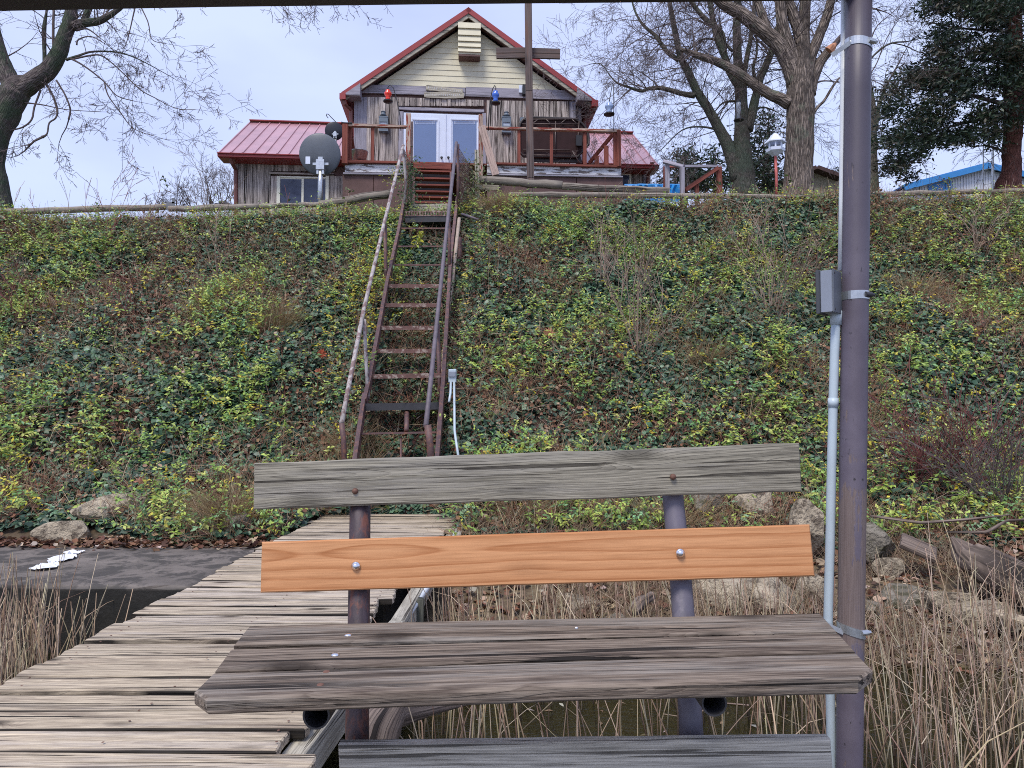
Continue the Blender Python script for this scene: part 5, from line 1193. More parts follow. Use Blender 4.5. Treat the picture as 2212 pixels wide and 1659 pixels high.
# ============================================================ SHEDS
sh = thing('tan_shed', 'small tan shed with brown shingle roof behind the big oak', 'shed', P(1726, 430, 25))
a = P(1663, 384, 25); c_ = P(1815, 384, 25); pk = P(1766, 368, 25); bz = P(1726, 440, 25).z
mb = MB(); q = [(a.x, bz), (c_.x, bz), (c_.x, P(1815, 386, 25).z), (pk.x, pk.z - .05), (a.x, P(1663, 401, 25).z)]
vs = [(u_, 25, z) for u_, z in q] + [(u_, 29, z) for u_, z in q]; mb.add(vs, [(0, 1, 2, 3, 4), (9, 8, 7, 6, 5)] + [(i, i + 5, (i + 1) % 5 + 5, (i + 1) % 5) for i in range(5)]); mk('wall', mb, M['tanwall'], sh)
for i in range(9):
    x = 1672 + i * 17; mb = MB(); A_ = P(x, 440, 24.98); mb.box((A_.x, 24.97, (bz + P(x, 390, 25).z) / 2), (.03, .03, P(x, 390, 25).z - bz - .2)); mk('batten', mb, M['tanwall'], sh)
for p, q2 in (((1637, 416), (1766, 364)), ((1820, 384), (1766, 364))):
    A_ = P(*p, 24.6); B_ = P(*q2, 24.6); d = B_ - A_; mb = MB(); nn = Vector((0, 1, 0)).cross(d.normalized()); nn = nn if nn.z > 0 else -nn
    vs = [A_, B_, B_ + Vector((0, 5, 0)), A_ + Vector((0, 5, 0))]; vs += [v_ + nn * .13 for v_ in vs]
    mb.add(vs, [(0, 3, 2, 1), (4, 5, 6, 7), (0, 1, 5, 4), (1, 2, 6, 5), (2, 3, 7, 6), (3, 0, 4, 7)]); mk('roof', mb, M['shingle'], sh)
bs = thing('metal_building', 'white ribbed metal building with blue roof edge and blue door panel behind the cedar', 'shed', P(2080, 430, 32))
Y = 32; L0 = P(1946, 407, Y); PK = P(2125, 360, Y); R0 = P(2260, 392, Y); bz = P(2080, 440, Y).z
mb = MB(); q = [(L0.x, bz), (R0.x, bz), (R0.x, R0.z - .1), (PK.x, PK.z - .1), (L0.x, L0.z - .1)]
vs = [(u_, Y, z) for u_, z in q] + [(u_, Y + 8, z) for u_, z in q]; mb.add(vs, [(0, 1, 2, 3, 4), (9, 8, 7, 6, 5)] + [(i, i + 5, (i + 1) % 5 + 5, (i + 1) % 5) for i in range(5)]); mk('wall', mb, M['whitemetal'], bs)
def rz_(px): return (L0.lerp(PK, (px - 1946) / 179.) if px < 2125 else PK.lerp(R0, (px - 2125) / 135.)).z
for i in range(52):
    px = 1950 + i * 6; A_ = P(px, 400, Y)
    if 2003 < px < 2056: continue
    mb = MB(); mb.box((A_.x, Y - .02, (bz + rz_(px) - .2) / 2), (.03, .03, rz_(px) - .2 - bz)); mk('wall_rib', mb, M['whitemetal'], bs)
mb = MB(); a = P(2004, 400, Y); b = P(2054, 400, Y); mb.add([(a.x, Y - .05, bz), (b.x, Y - .05, bz), (b.x, Y - .05, rz_(2054) - .2), (a.x, Y - .05, rz_(2004) - .2)] + [(a.x, Y + .02, bz), (b.x, Y + .02, bz), (b.x, Y + .02, rz_(2054) - .2), (a.x, Y + .02, rz_(2004) - .2)], [(0, 1, 2, 3), (0, 4, 5, 1), (1, 5, 6, 2), (2, 6, 7, 3), (3, 7, 4, 0)]); dd = mk('sliding_door', mb, M['bluepaint'], bs)
for px in (2015, 2029, 2042): mb = MB(); A_ = P(px, 400, Y); mb.box((A_.x, Y - .065, (bz + rz_(px) - .3) / 2), (.03, .03, rz_(px) - .3 - bz)); mk('door_rib', mb, M['bluepaint'], dd)
for A_, B_ in ((L0, PK), (R0, PK)):
    mb = MB(); A2 = A_ + Vector((0, -.3, -.06)); B2 = B_ + Vector((0, -.3, -.06)); mb.bar(A2, B2, .06, .24, up=(0, 0, 1)); mk('roof_edge', mb, M['bluepaint'], bs)
    d = (B_ - A_).normalized(); mb = MB(); vs = [A_ + Vector((0, -.3, .06)), B_ + Vector((0, -.3, .06)), B_ + Vector((0, 8, .06)), A_ + Vector((0, 8, .06))]; vs += [v_ + Vector((0, 0, .04)) for v_ in vs]
    mb.add(vs, [(0, 3, 2, 1), (4, 5, 6, 7), (0, 1, 5, 4), (1, 2, 6, 5), (2, 3, 7, 6), (3, 0, 4, 7)]); mk('roof', mb, M['bluepaint'], bs)
tw = thing('antenna_mast', 'narrow steel ladder mast rising beside the cedar trunk', 'antenna mast', P(2134, 425, 22))
for xx in (2124, 2143, 2146): mb = MB(); mb.tube([P(xx, 440, 22 + (.3 if xx == 2146 else 0)), P(xx, 60, 22)], .018, 6); mk('mast_leg', mb, M['galv'], tw)
for i in range(22): yy = 415 - i * 16; mb = MB(); mb.tube([P(2124, yy, 22), P(2143, yy - 3, 22)], .010, 5); mk('rung', mb, M['galv'], tw)
#PART4
# ============================================================ TREES
def grow(mb, p, d, Ln, r, lev, rr, droop=0.0, kids=(5, 4, 3), spread=.8, seg=5, wig=.11):
    pts = [p]; q = p; dd = d.normalized()
    for i in range(seg):
        dd = (dd + Vector((rr.gauss(0, wig), rr.gauss(0, wig), rr.gauss(0, wig) - droop * .25))).normalized()
        q = q + dd * (Ln / seg); pts.append(q)
    rad = [max(.0035, r * (1 - .8 * i / seg)) for i in range(seg + 1)]
    mb.tube(pts, rad, 3 if r < .02 else (5 if r < .05 else 8), cap=False)
    if lev <= 0: return
    for _ in range(kids[min(len(kids) - 1, lev - 1)]):
        t = rr.uniform(.2, 1.0); i = min(int(t * seg), seg - 1); c = pts[i].lerp(pts[i + 1], t * seg - i)
        ax = (pts[i + 1] - pts[i]).normalized(); side = Vector((rr.gauss(0, 1), rr.gauss(0, 1), rr.gauss(0, 1))); side = (side - ax * side.dot(ax)).normalized()
        nd = (ax * (1 - spread * .45) + side * spread * rr.uniform(.5, 1.1)).normalized()
        grow(mb, c, nd, Ln * rr.uniform(.4, .65), max(.0035, r * .5 * (1 - t * .3)), lev - 1, rr, droop, kids, spread, seg, wig)
def limb(pts, rad, n=12, sub=4, rr=rng, wob=.02):
    """smooth polyline through the given world points"""
    pts = [Vector(p) for p in pts]; out = []; ro = []
    m = len(pts)
    for i in range(m - 1):
        p0 = pts[max(i - 1, 0)]; p1 = pts[i]; p2 = pts[i + 1]; p3 = pts[min(i + 2, m - 1)]
        for k in range(sub):
            t = k / sub
            q = .5 * ((2 * p1) + (p2 - p0) * t + (2 * p0 - 5 * p1 + 4 * p2 - p3) * t * t + (3 * p1 - p0 - 3 * p2 + p3) * t ** 3)
            out.append(q + Vector((rr.uniform(-wob, wob), rr.uniform(-wob, wob), 0)) * (rad[i] * 2)); ro.append(rad[i] + (rad[i + 1] - rad[i]) * t)
    out.append(pts[-1]); ro.append(rad[-1])
    return out, ro
def tree(name, lab, bark, trunk, limbs, Y, conv, seed, twigN=9, twigL=1.3, lev=3, droop=.3, group=None, twmat='twig', dfun=None, extra=None, kids=(5, 4, 3)):
    rr = random.Random(seed)
    def W(p, k=0): px, py = conv(p[0], p[1]); return P(px, py, Y + (p[3] if len(p) > 3 else 0))
    base = W(trunk[0]); gz = gnd(base.x, base.y)
    t = thing(name, lab, 'tree', (base.x, base.y, gz), group=group)
    sc_ = abs(conv(1, 0)[0] - conv(0, 0)[0])
    pts, ro = limb([W(p) for p in trunk], [pw(p[2] * sc_ / 2, Y) for p in trunk], 16, 4, rr)
    pts.insert(0, Vector((pts[0].x, pts[0].y, gz - .3))); ro.insert(0, ro[0] * 1.25)
    mb = MB(); mb.tube(pts, ro, 22, jit=.035); mk('trunk', mb, M[bark], t, smooth=True)
    tw = MB()
    for L_ in limbs:
        pts, ro = limb([W(p) for p in L_], [max(.006, pw(p[2] * sc_ / 2, Y)) for p in L_], 12, 4, rr)
        mb = MB(); mb.tube(pts, ro, 12 if ro[0] > .06 else 6, jit=.03); mk('limb', mb, M[bark] if ro[0] > .03 else M[twmat], t, smooth=True)
        tot = sum((pts[i + 1] - pts[i]).length for i in range(len(pts) - 1))
        for _ in range(int(twigN * tot)):
            i = rr.randrange(len(pts) // 5, len(pts) - 1); ax = (pts[i + 1] - pts[i]).normalized()
            side = Vector((rr.gauss(0, 1), rr.gauss(0, .7), rr.gauss(0, 1))); side = (side - ax * side.dot(ax)).normalized()
            grow(tw, pts[i].lerp(pts[i + 1], rr.random()), (ax * .6 + side).normalized(), twigL * rr.uniform(.5, 1.2), min(.018, ro[i] * .4), lev if ro[i] < .12 else lev - 1, rr, droop, kids)
        grow(tw, pts[-1], (pts[-1] - pts[-2]).normalized(), twigL, ro[-1] * .8, lev, rr, droop, kids)
    if extra: extra(tw, t, rr)
    o = mk('twigs', tw, M[twmat], t); o['kind'] = 'stuff'
    return t
r3 = lambda x, y: (1224 + x * .293, y * .293)
r2 = lambda x, y: (x * .3038, y * .3038)
r4 = lambda x, y: (1728 + x * .2691, y * .2691)
tree('bare_tree', 'bare many stemmed tree right of the house with low spreading limbs', 'bark_grey',
     [(1310, 1420, 190), (1300, 1250, 160), (1290, 1050, 120), (1290, 900, 100), (1285, 650, 85), (1262, 450, 65), (1255, 200, 60), (1262, -60, 50)],
     [[(1265, 1330, 110), (1195, 1090, 95), (1130, 960, 78), (1060, 830, 70), (960, 670, 62), (890, 520, 55), (840, 420, 50), (795, 210, 42), (755, -20, 34), (740, -200, 20)],
      [(945, 705, 44), (850, 690, 38), (700, 650, 32), (600, 655, 28), (550, 672, 24), (450, 640, 18), (380, 615, 14), (330, 570, 10), (250, 470, 6), (150, 480, 3)],
      [(830, 445, 38), (740, 380, 34), (650, 260, 28), (560, 180, 20), (500, 70, 15), (470, -60, 10)],
      [(1270, 640, 60), (1200, 520, 55), (1170, 430, 50), (1110, 280, 48), (1070, 100, 42), (1045, -100, 36)],
      [(1165, 420, 40), (1145, 250, 42), (1050, 170, 40), (960, 70, 34), (880, -40, 30)],
      [(1330, 960, 90), (1370, 820, 75), (1400, 690, 62), (1430, 570, 58), (1500, 410, 50), (1540, 250, 40), (1600, 60, 30), (1640, -120, 20)],
      [(1305, 560, 42), (1335, 400, 36), (1370, 200, 32), (1385, 0, 28), (1390, -120, 20)],
      [(1225, 380, 22), (1150, 310, 20), (1050, 285, 16), (980, 300, 12), (910, 360, 8)],
      [(1395, 600, 26), (1375, 500, 24), (1400, 400, 18), (1400, 250, 12)],
      [(1245, 745, 22), (1150, 760, 14), (1060, 850, 8), (900, 900, 5)],
      [(1160, 970, 20), (1000, 935, 14), (850, 960, 10), (700, 1100, 6), (660, 1130, 4)],
      [(1300, 900, 20), (1380, 830, 16), (1450, 790, 12), (1560, 830, 6)]],
     18.0, r3, 21, twigN=5.6, twigL=1.5, lev=3, droop=.25)
def oakextra(tw, t, rr):
    mb = MB(); a = P(*r3(1935, 375), 15.75); b = P(*r3(1985, 318), 15.7); mb.tube([a, a.lerp(b, .6), b], [.105, .075, .02], 9, jit=.2); mk('broken_end', mb, M['brokenwood'], t)
tree('oak_tree', 'big furrowed oak trunk with thick forking limbs just left of the purple post', 'bark_oak',
     [(1700, 1450, 250), (1705, 1350, 212), (1715, 1100, 200), (1722, 850, 198), (1722, 680, 200), (1725, 560, 190), (1735, 450, 130), (1745, 300, 90), (1760, 0, 78), (1765, -150, 60)],
     [[(1690, 620, 130), (1640, 470, 120), (1560, 330, 115), (1440, 220, 105), (1300, 110, 95), (1160, 30, 80), (1060, -60, 65)],
      [(1690, 560, 110), (1660, 400, 95), (1600, 220, 85), (1575, 0, 80), (1560, -150, 60)],
      [(1740, 480, 105), (1730, 300, 92), (1680, 130, 82), (1620, -20, 70), (1580, -150, 60)],
      [(1770, 560, 100), (1800, 420, 82), (1860, 270, 76), (1925, 100, 70), (1955, -40, 62), (1970, -160, 50)],
      [(1790, 700, 95), (1815, 590, 82), (1870, 460, 72), (1935, 375, 62)],
      [(1530, 300, 70), (1480, 220, 66), (1430, 80, 62), (1385, -60, 52)],
      [(1640, 760, 100), (1570, 725, 84), (1490, 690, 76), (1380, 620, 72), (1250, 530, 68), (1130, 465, 60), (1000, 420, 50), (900, 385, 40), (845, 365, 30), (838, 335, 6)],
      [(940, 400, 26), (958, 370, 18), (955, 345, 8)], [(1040, 420, 20), (1046, 395, 10)],
      [(1810, 850, 26), (1850, 790, 24), (1900, 740, 22), (1960, 640, 20), (2010, 575, 14)],
      [(1815, 640, 16), (1870, 600, 12), (1960, 600, 8), (2050, 620, 4)]],
     16.0, r3, 22, twigN=2.6, twigL=1.4, lev=3, droop=.35, extra=oakextra)
tree('bare_tree', 'dark bare trunk half hidden behind the purple post', 'bark_grey',
     [(598, 1570, 75), (590, 1300, 62), (585, 1050, 58), (580, 850, 52), (560, 700, 44), (520, 500, 34), (480, 300, 26), (440, 60, 20), (420, -100, 10)],
     [[(605, 1050, 44), (625, 880, 36), (660, 770, 32), (695, 690, 22)], [(560, 480, 18), (640, 400, 16), (740, 345, 14), (880, 330, 9), (1020, 290, 4)], [(740, 345, 10), (850, 370, 9), (960, 420, 6), (1100, 440, 3)], [(595, 1030, 18), (640, 960, 14), (700, 930, 8)], [(560, 600, 12), (620, 500, 9), (700, 300, 7), (860, 60, 4)], [(520, 500, 14), (600, 240, 10), (720, 120, 6), (880, -20, 4)]],
     21.0, r4, 23, twigN=2.2, twigL=1.5, lev=3, droop=.1)
def leftextra(tw, t, rr):
    for q, ln in (((350, -20), .8), ((420, -10), .9), ((490, -20), .8), ((560, -15), .9), ((620, -20), .7), ((700, -10), .5)):
        px = 432 + q[0] * .4557; p = P(px, q[1] * .4557 - 4, 13.5)
        for _ in range(2): grow(tw, p, Vector((rr.uniform(-.4, .6), rr.uniform(-.2, .2), -.8)), ln * rr.uniform(.4, .75), .008, 2, rr, -.1, (3, 3), .9)
tree('bare_tree', 'leaning bare tree with mossy bark at the left edge of the picture', 'bark_left',
     [(-15, 1500, 200), (-35, 1300, 170), (-55, 1150, 150), (-20, 960, 160), (45, 800, 180), (105, 660, 190), (150, 610, 150), (205, 590, 110)],
     [[(110, 680, 130), (50, 520, 120), (10, 420, 105), (-30, 270, 85), (-60, 100, 70)],
      [(130, 650, 150), (220, 590, 135), (330, 510, 122), (410, 400, 110), (455, 270, 98), (495, 150, 92), (508, 60, 80), (515, -100, 70)],
      [(520, 190, 70), (590, 165, 62), (700, 150, 50), (770, 115, 42), (850, 60, 34), (1000, -60, 28), (1400, -130, 20), (1900, -110, 14), (2350, -60, 8)],
      [(590, 170, 48), (612, 110, 46), (645, 30, 40), (670, -80, 30)],
      [(318, 520, 26), (316, 380, 26), (314, 200, 30), (330, 90, 16), (340, -20, 14)],
      [(385, 430, 16), (378, 250, 18), (382, 60, 16)],
      [(470, 425, 22), (560, 395, 16), (640, 370, 14), (740, 365, 12), (850, 375, 10), (960, 410, 9), (1080, 470, 7), (1240, 560, 4)],
      [(520, 420, 13), (640, 395, 12), (720, 395, 11), (810, 460, 10), (900, 545, 9), (1000, 640, 8), (1100, 695, 7), (1250, 770, 5), (1390, 780, 3)],
      [(500, 415, 15), (600, 470, 13), (740, 580, 11), (830, 680, 8), (960, 720, 5)],
      [(742, 585, 10), (770, 680, 9), (850, 790, 8), (950, 915, 6), (1110, 970, 3)],
      [(545, 215, 18), (620, 205, 12), (700, 260, 8)],
      [(545, 320, 12), (560, 280, 10), (650, 260, 8), (760, 320, 5)],
      [(330, 600, 18), (375, 680, 16), (408, 780, 14), (395, 840, 12), (350, 875, 11), (335, 950, 11), (300, 975, 22)],
      [(400, 570, 14), (455, 660, 12), (490, 740, 12), (500, 790, 12), (488, 850, 14)],
      [(290, 640, 14), (245, 760, 13), (225, 850, 13), (160, 905, 11), (60, 930, 10)],
      [(170, 730, 12), (300, 745, 9), (480, 780, 6), (720, 795, 3)],
      [(980, -40, 12), (945, 120, 9), (915, 250, 7), (890, 330, 4)], [(960, -30, 10), (1050, 150, 8), (1080, 280, 6), (1180, 310, 4)]],
     14.5, r2, 24, twigN=2.5, twigL=.9, lev=3, droop=.15, extra=leftextra, kids=(4, 3, 3))
# distant saplings beyond the crest, left
for k, (px, py, hgt, n_, lab) in enumerate(((450, 370, 80, 1.7, 'bare thicket sapling beyond the crest left of the wing'), (492, 385, 60, 1.3, 'small bare sapling touching the left wing corner'), (400, 395, 55, 1.2, 'low bare sapling behind the steel bracket'), (330, 425, 34, .9, 'faint low bare bush beyond the far left crest log'))):
    base = P(px, 460, 24); t = thing('bare_sapling', lab, 'sapling', base); tw = MB(); rr = random.Random(50 + k)
    for _ in range(7): grow(tw, base + Vector((rr.uniform(-.5, .5), 0, 0)), Vector((rr.uniform(-.6, .6), rr.uniform(-.2, .2), 1)), pw(py and (460 - py), 24) * rr.uniform(.7, 1.1), .022, 3, rr, -.15, (4, 4, 4), .7, 5, .14)
    o = mk('branches', tw, M['twig'], t)
# ============================================================ LEAF AND STALK CLOUDS (numpy)
IVY = (np.array([(0, 0, 0), (.28, .46, .05), (.62, .34, .02), (1, 0, -.10), (.62, -.34, .02), (.28, -.46, .05), (.42, 0, -.05)]), [(0, 6, 1), (1, 6, 2), (2, 6, 3), (3, 6, 4), (4, 6, 5), (5, 6, 0)])
OVA = (np.array([(0, 0, 0), (.45, .24, .05), (1, 0, -.08), (.45, -.24, .05), (.5, 0, -.02)]), [(0, 4, 1), (1, 4, 2), (2, 4, 3), (3, 4, 0)])
CUR = (np.array([(0, 0, .10), (.35, .42, .25), (.8, .3, .05), (1, 0, .22), (.75, -.35, .2), (.3, -.42, .05), (.5, 0, 0)]), [(0, 6, 1), (1, 6, 2), (2, 6, 3), (3, 6, 4), (4, 6, 5), (5, 6, 0)])
NDL = (np.array([(0, 0, 0), (.4, .16, 0), (1, 0, -.1), (.4, -.16, 0)]), [(0, 3, 1), (1, 3, 2)])
def norm(a): return a / np.maximum(1e-9, np.linalg.norm(a, axis=1, keepdims=True))
def leafcloud(name, pos, nrm, dirv, size, col, tpl, mat, **pr):
    T, Fc = tpl; n = len(pos); nrm = norm(nrm); X = norm(dirv - nrm * np.sum(dirv * nrm, 1, keepdims=True)); Y = np.cross(nrm, X)
    k = len(T); size = np.asarray(size).reshape(-1, 1)
    V = np.empty((n, k, 3))
    for i in range(k): V[:, i] = pos + (X * T[i, 0] + Y * T[i, 1] + nrm * T[i, 2]) * size
    V = V.reshape(-1, 3); Fa = (np.array(Fc)[None] + (np.arange(n) * k)[:, None, None]).reshape(-1, 3)
    C = np.repeat(col, k, axis=0)
    return rawmesh(name, V, Fa, C, mat, **pr)
def rawmesh(name, V, Fa, C, mat, parent=None, **pr):
    if parent is not None: V = V - np.array(ROOT[topof(parent).name][0])
    me = bpy.data.meshes.new(name); nv_ = len(V); nf = len(Fa); w = Fa.shape[1]
    me.vertices.add(nv_); me.vertices.foreach_set("co", V.astype(np.float32).ravel())
    me.loops.add(nf * w); me.loops.foreach_set("vertex_index", Fa.astype(np.int32).ravel())
    me.polygons.add(nf); me.polygons.foreach_set("loop_start", (np.arange(nf) * w).astype(np.int32)); me.polygons.foreach_set("loop_total", np.full(nf, w, np.int32))
    me.update(calc_edges=True)
    at = me.attributes.new("lc", 'FLOAT_COLOR', 'POINT'); at.data.foreach_set("color", np.concatenate([C, np.ones((len(C), 1))], 1).astype(np.float32).ravel())
    me.materials.append(mat); o = bpy.data.objects.new(name, me); COL.objects.link(o)
    if parent is not None: o.parent = parent
    return props(o, **pr)
def strands(name, base, dirv, length, rad, bend, nseg, c0, c1, mat, wet=None, kink=None, bk=.22, **pr):
    n = len(base); dirv = norm(dirv); bend = norm(bend) * 1.0; V = np.empty((n, nseg + 1, 3, 3)); C = np.empty((n, nseg + 1, 3, 3))
    length = length.reshape(-1, 1); rad = rad.reshape(-1, 1); pos = base.copy(); cur = dirv.copy()
    s1 = norm(np.cross(dirv, npr.normal(size=(n, 3)))); s2 = np.cross(dirv, s1)
    for i in range(nseg + 1):
        r = rad * (1 - .6 * i / nseg)
        for k in range(3):
            an = 2 * math.pi * k / 3; V[:, i, k] = pos + (s1 * math.cos(an) + s2 * math.sin(an)) * r
        cc = c0 + (c1 - c0) * (i / nseg)
        if wet is not None:
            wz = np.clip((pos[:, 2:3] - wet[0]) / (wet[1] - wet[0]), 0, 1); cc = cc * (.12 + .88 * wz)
        C[:, i] = cc[:, None, :]
        st_ = bend * npr.uniform(0, bk, (n, 1)) + npr.normal(size=(n, 3)) * bk * .22
        if kink is not None and i >= nseg // 2: st_ = st_ + kink * npr.uniform(.2, 1.0, (n, 1))
        cur = norm(cur + st_); pos = pos + cur * length / nseg
    V = V.reshape(-1, 3); C = C.reshape(-1, 3); q = []
    for i in range(nseg):
        for k in range(3):
            j = (k + 1) % 3; q.append((i * 3 + k, i * 3 + j, (i + 1) * 3 + j, (i + 1) * 3 + k))
    Fa = (np.array(q)[None] + (np.arange(n) * (nseg + 1) * 3)[:, None, None]).reshape(-1, 4)
    return rawmesh(name, V, Fa, C, mat, **pr)
def pal(cols, n, w=None, var=.22):
    cols = np.array(cols); w = np.array(w, float) if w is not None else np.ones(len(cols)); i = npr.choice(len(cols), n, p=w / w.sum())
    return np.clip(cols[i] * npr.uniform(1 - var, 1 + var, (n, 1)) * npr.uniform(.92, 1.08, (n, 3)), 0, 1)
def slopepts(n, y0=7.0, y1=14.3, pw_=1.0):
    y = y0 + (y1 - y0) * npr.rand(int(n * 1.0)); x = (npr.rand(len(y)) * 2 - 1) * (.735 * y1 + .9)
    ok = np.abs(x) < .735 * y + .9; return x[ok], y[ok]
def gnorm(x, y):
    e = .12; dzx = (ground(x + e, y) - ground(x - e, y)) / (2 * e); dzy = (ground(x, y + e) - ground(x, y - e)) / (2 * e)
    return norm(np.stack([-dzx, -dzy, np.ones_like(x)], 1))
def stairx(y): return -1.25 + 0 * y + (y - 8.5) * (-1.33 + 1.25) / 4.6
def stairmask(x, y): c = -1.30 + .02 * (y - 8.5); return (np.abs(x - c) < .52) & (y > 7.2) & (y < 13.4)
def footmask(x, y):   # the slab and dock stay clear
    return ((x < -.9) & (y < 7.0 + .35 * vn(x * 1.2, y * 0, 5))) | ((x > -2.3) & (x < -.5) & (y < 8.35))
def canopy(x, y): return .05 + .30 * fbm(x * .9, y * 1.1, 71, 3) ** 1.5 * np.clip((y - 7) / 1.0, .15, 1)
def honey(x, y): return .6 * fbm(x * .9 + 3, y * 1.1, 101, 3) + .4 * fbm(x * 3.2, y * 3.6, 111, 2) + .02
def brown(x, y): return .65 * fbm(x * .8 + 9, y * 1.1, 131, 3) + .35 * fbm(x * 3.0, y * 3.4, 141, 2) + .13 * np.clip((8.6 - y) / 1.6, 0, 1) + .10 * np.clip((y - 12.3) / 1.4, 0, 1) * np.clip((-1.5 - x) / 2, 0, 1)
def on_slope(n, y0, y1, keep, lift0, lift1, amp=1.0):
    x, y = slopepts(n, y0, y1); k = keep(x, y) & ~footmask(x, y); x = x[k]; y = y[k]
    nn = gnorm(x, y); can = canopy(x, y) * np.where(stairmask(x, y), .25, 1.0)
    h = can * npr.uniform(lift0, lift1, len(x)); p = np.stack([x, y, ground(x, y)], 1) + nn * h[:, None]
    return p, nn, x, y
G_IVY = [(.055, .11, .07), (.085, .155, .095), (.13, .21, .14), (.03, .062, .045), (.24, .31, .22), (.10, .15, .05)]
G_HON = [(.22, .34, .07), (.33, .42, .08), (.45, .52, .13), (.13, .26, .09), (.54, .47, .07), (.21, .36, .18)]
G_DEAD = [(.20, .10, .06), (.14, .07, .045), (.28, .18, .11), (.38, .28, .20), (.085, .045, .035)]
# ivy carpet
p, nn, x, y = on_slope(330000, 6.95, 14.3, lambda x, y: npr.rand(len(x)) < np.clip(1.25 - 1.5 * np.clip(brown(x, y) - .52, 0, 1) * 4, .25, 1), .3, 1.15)
n = len(p); nr = nn * .55 + np.array([[0, -.35, .75]]) + npr.normal(size=(n, 3)) * .42
leafcloud('ivy_leaves', p, nr, npr.normal(size=(n, 3)) + np.array([[0, -.5, -.6]]), npr.uniform(.035, .095, n), pal(G_IVY, n, (4, 4, 3, 3, .8, 1)), IVY, M['leaf'], kind='stuff')
# honeysuckle shoots: pairs of bright leaves along short arching stems
def shoots(name, m, y0, y1, keep, cols, w, ln=(.14, .36), size=(.045, .075), nl=10, lift=(.8, 1.5)):
    p, nn, x, y = on_slope(m, y0, y1, keep, *lift); s = len(p)
    d = norm(nn * .9 + np.array([[0, -.25, .35]]) + npr.normal(size=(s, 3)) * .55); L_ = npr.uniform(ln[0], ln[1], s)
    bendv = norm(npr.normal(size=(s, 3)) + np.array([[0, -.4, -1.0]])); P_ = []; N_ = []; D_ = []; Z_ = []
    base_c = pal(cols, s, w, .12); C_ = []
    for i in range(nl):
        t = (i // 2 + .6) / (nl / 2); c = p + d * (L_ * t)[:, None] + bendv * (L_ * .35 * t * t)[:, None]
        ax = norm(d + bendv * .7 * t); side = norm(np.cross(ax, np.array([[0.2, -.5, .8]]) + npr.normal(size=(s, 3)) * .3)) * (1 if i % 2 else -1)
        P_.append(c); D_.append(side + ax * .45); N_.append(norm(np.array([[0, -.35, .9]]) + npr.normal(size=(s, 3)) * .35)); Z_.append(npr.uniform(size[0], size[1], s) * (1.1 - .45 * t)); C_.append(base_c * npr.uniform(.8, 1.2, (s, 1)) * (0.85 + .3 * t))
    leafcloud(name, np.concatenate(P_), np.concatenate(N_), np.concatenate(D_), np.concatenate(Z_), np.clip(np.concatenate(C_), 0, 1), OVA, M['leaf'], kind='stuff')
def kh(x, y): return (npr.rand(len(x)) < np.clip((honey(x, y) - .47) * 4, .06, 1)) & (~stairmask(x, y) | (npr.rand(len(x)) < .06))
shoots('honeysuckle_leaves', 36000, 7.1, 14.25, kh, G_HON, (4, 4, 2, 3, .8, 1.5), size=(.04, .085))
def ky(x, y): return (npr.rand(len(x)) < .9 * np.exp(-(((x + 2.35) / .55) ** 2 + ((y - 12.0) / 1.3) ** 2)) + .05) & ~stairmask(x, y)
shoots('yellow_leaves', 16000, 7.2, 14.2, ky, [(.42, .34, .02), (.50, .42, .03), (.30, .32, .03)], (2, 2, 2), nl=6, lift=(.9, 1.9))
# dead leaves
p, nn, x, y = on_slope(80000, 6.9, 14.3, lambda x, y: npr.rand(len(x)) < np.clip((brown(x, y) - .42) * 6, .12, 1), .5, 1.35)
n = len(p); leafcloud('dead_leaves', p, nn * .4 + np.array([[0, -.3, .8]]) + npr.normal(size=(n, 3)) * .5, npr.normal(size=(n, 3)), npr.uniform(.03, .065, n), pal(G_DEAD, n, (3, 3, 2.2, 1.2, 3)), CUR, M['deadleaf'], kind='stuff')
# leaf litter along the slab back, dock end and shore
X_ = np.concatenate([npr.uniform(-8, -2.2, 2600), npr.uniform(-.5, 6.5, 5200), npr.uniform(-.8, .5, 260)]); Y_ = np.concatenate([7.1 - np.abs(npr.normal(0, .13, 2600)), npr.uniform(5.0, 7.6, 5200), npr.uniform(7.7, 8.6, 260)])
Z_ = np.where((X_ < -.95) & (Y_ < 7.06), .505, ground(X_, Y_) + .02) + npr.uniform(0, .03, len(X_)); n = len(X_)
leafcloud('leaf_litter', np.stack([X_, Y_, Z_], 1), np.array([[0, 0, 1]]) + npr.normal(size=(n, 3)) * .35, npr.normal(size=(n, 3)), npr.uniform(.035, .085, n), pal(G_DEAD + [(.42, .34, .28)], n, (3, 3, 2, 1.5, 2, 1)), CUR, M['deadleaf'], kind='stuff')
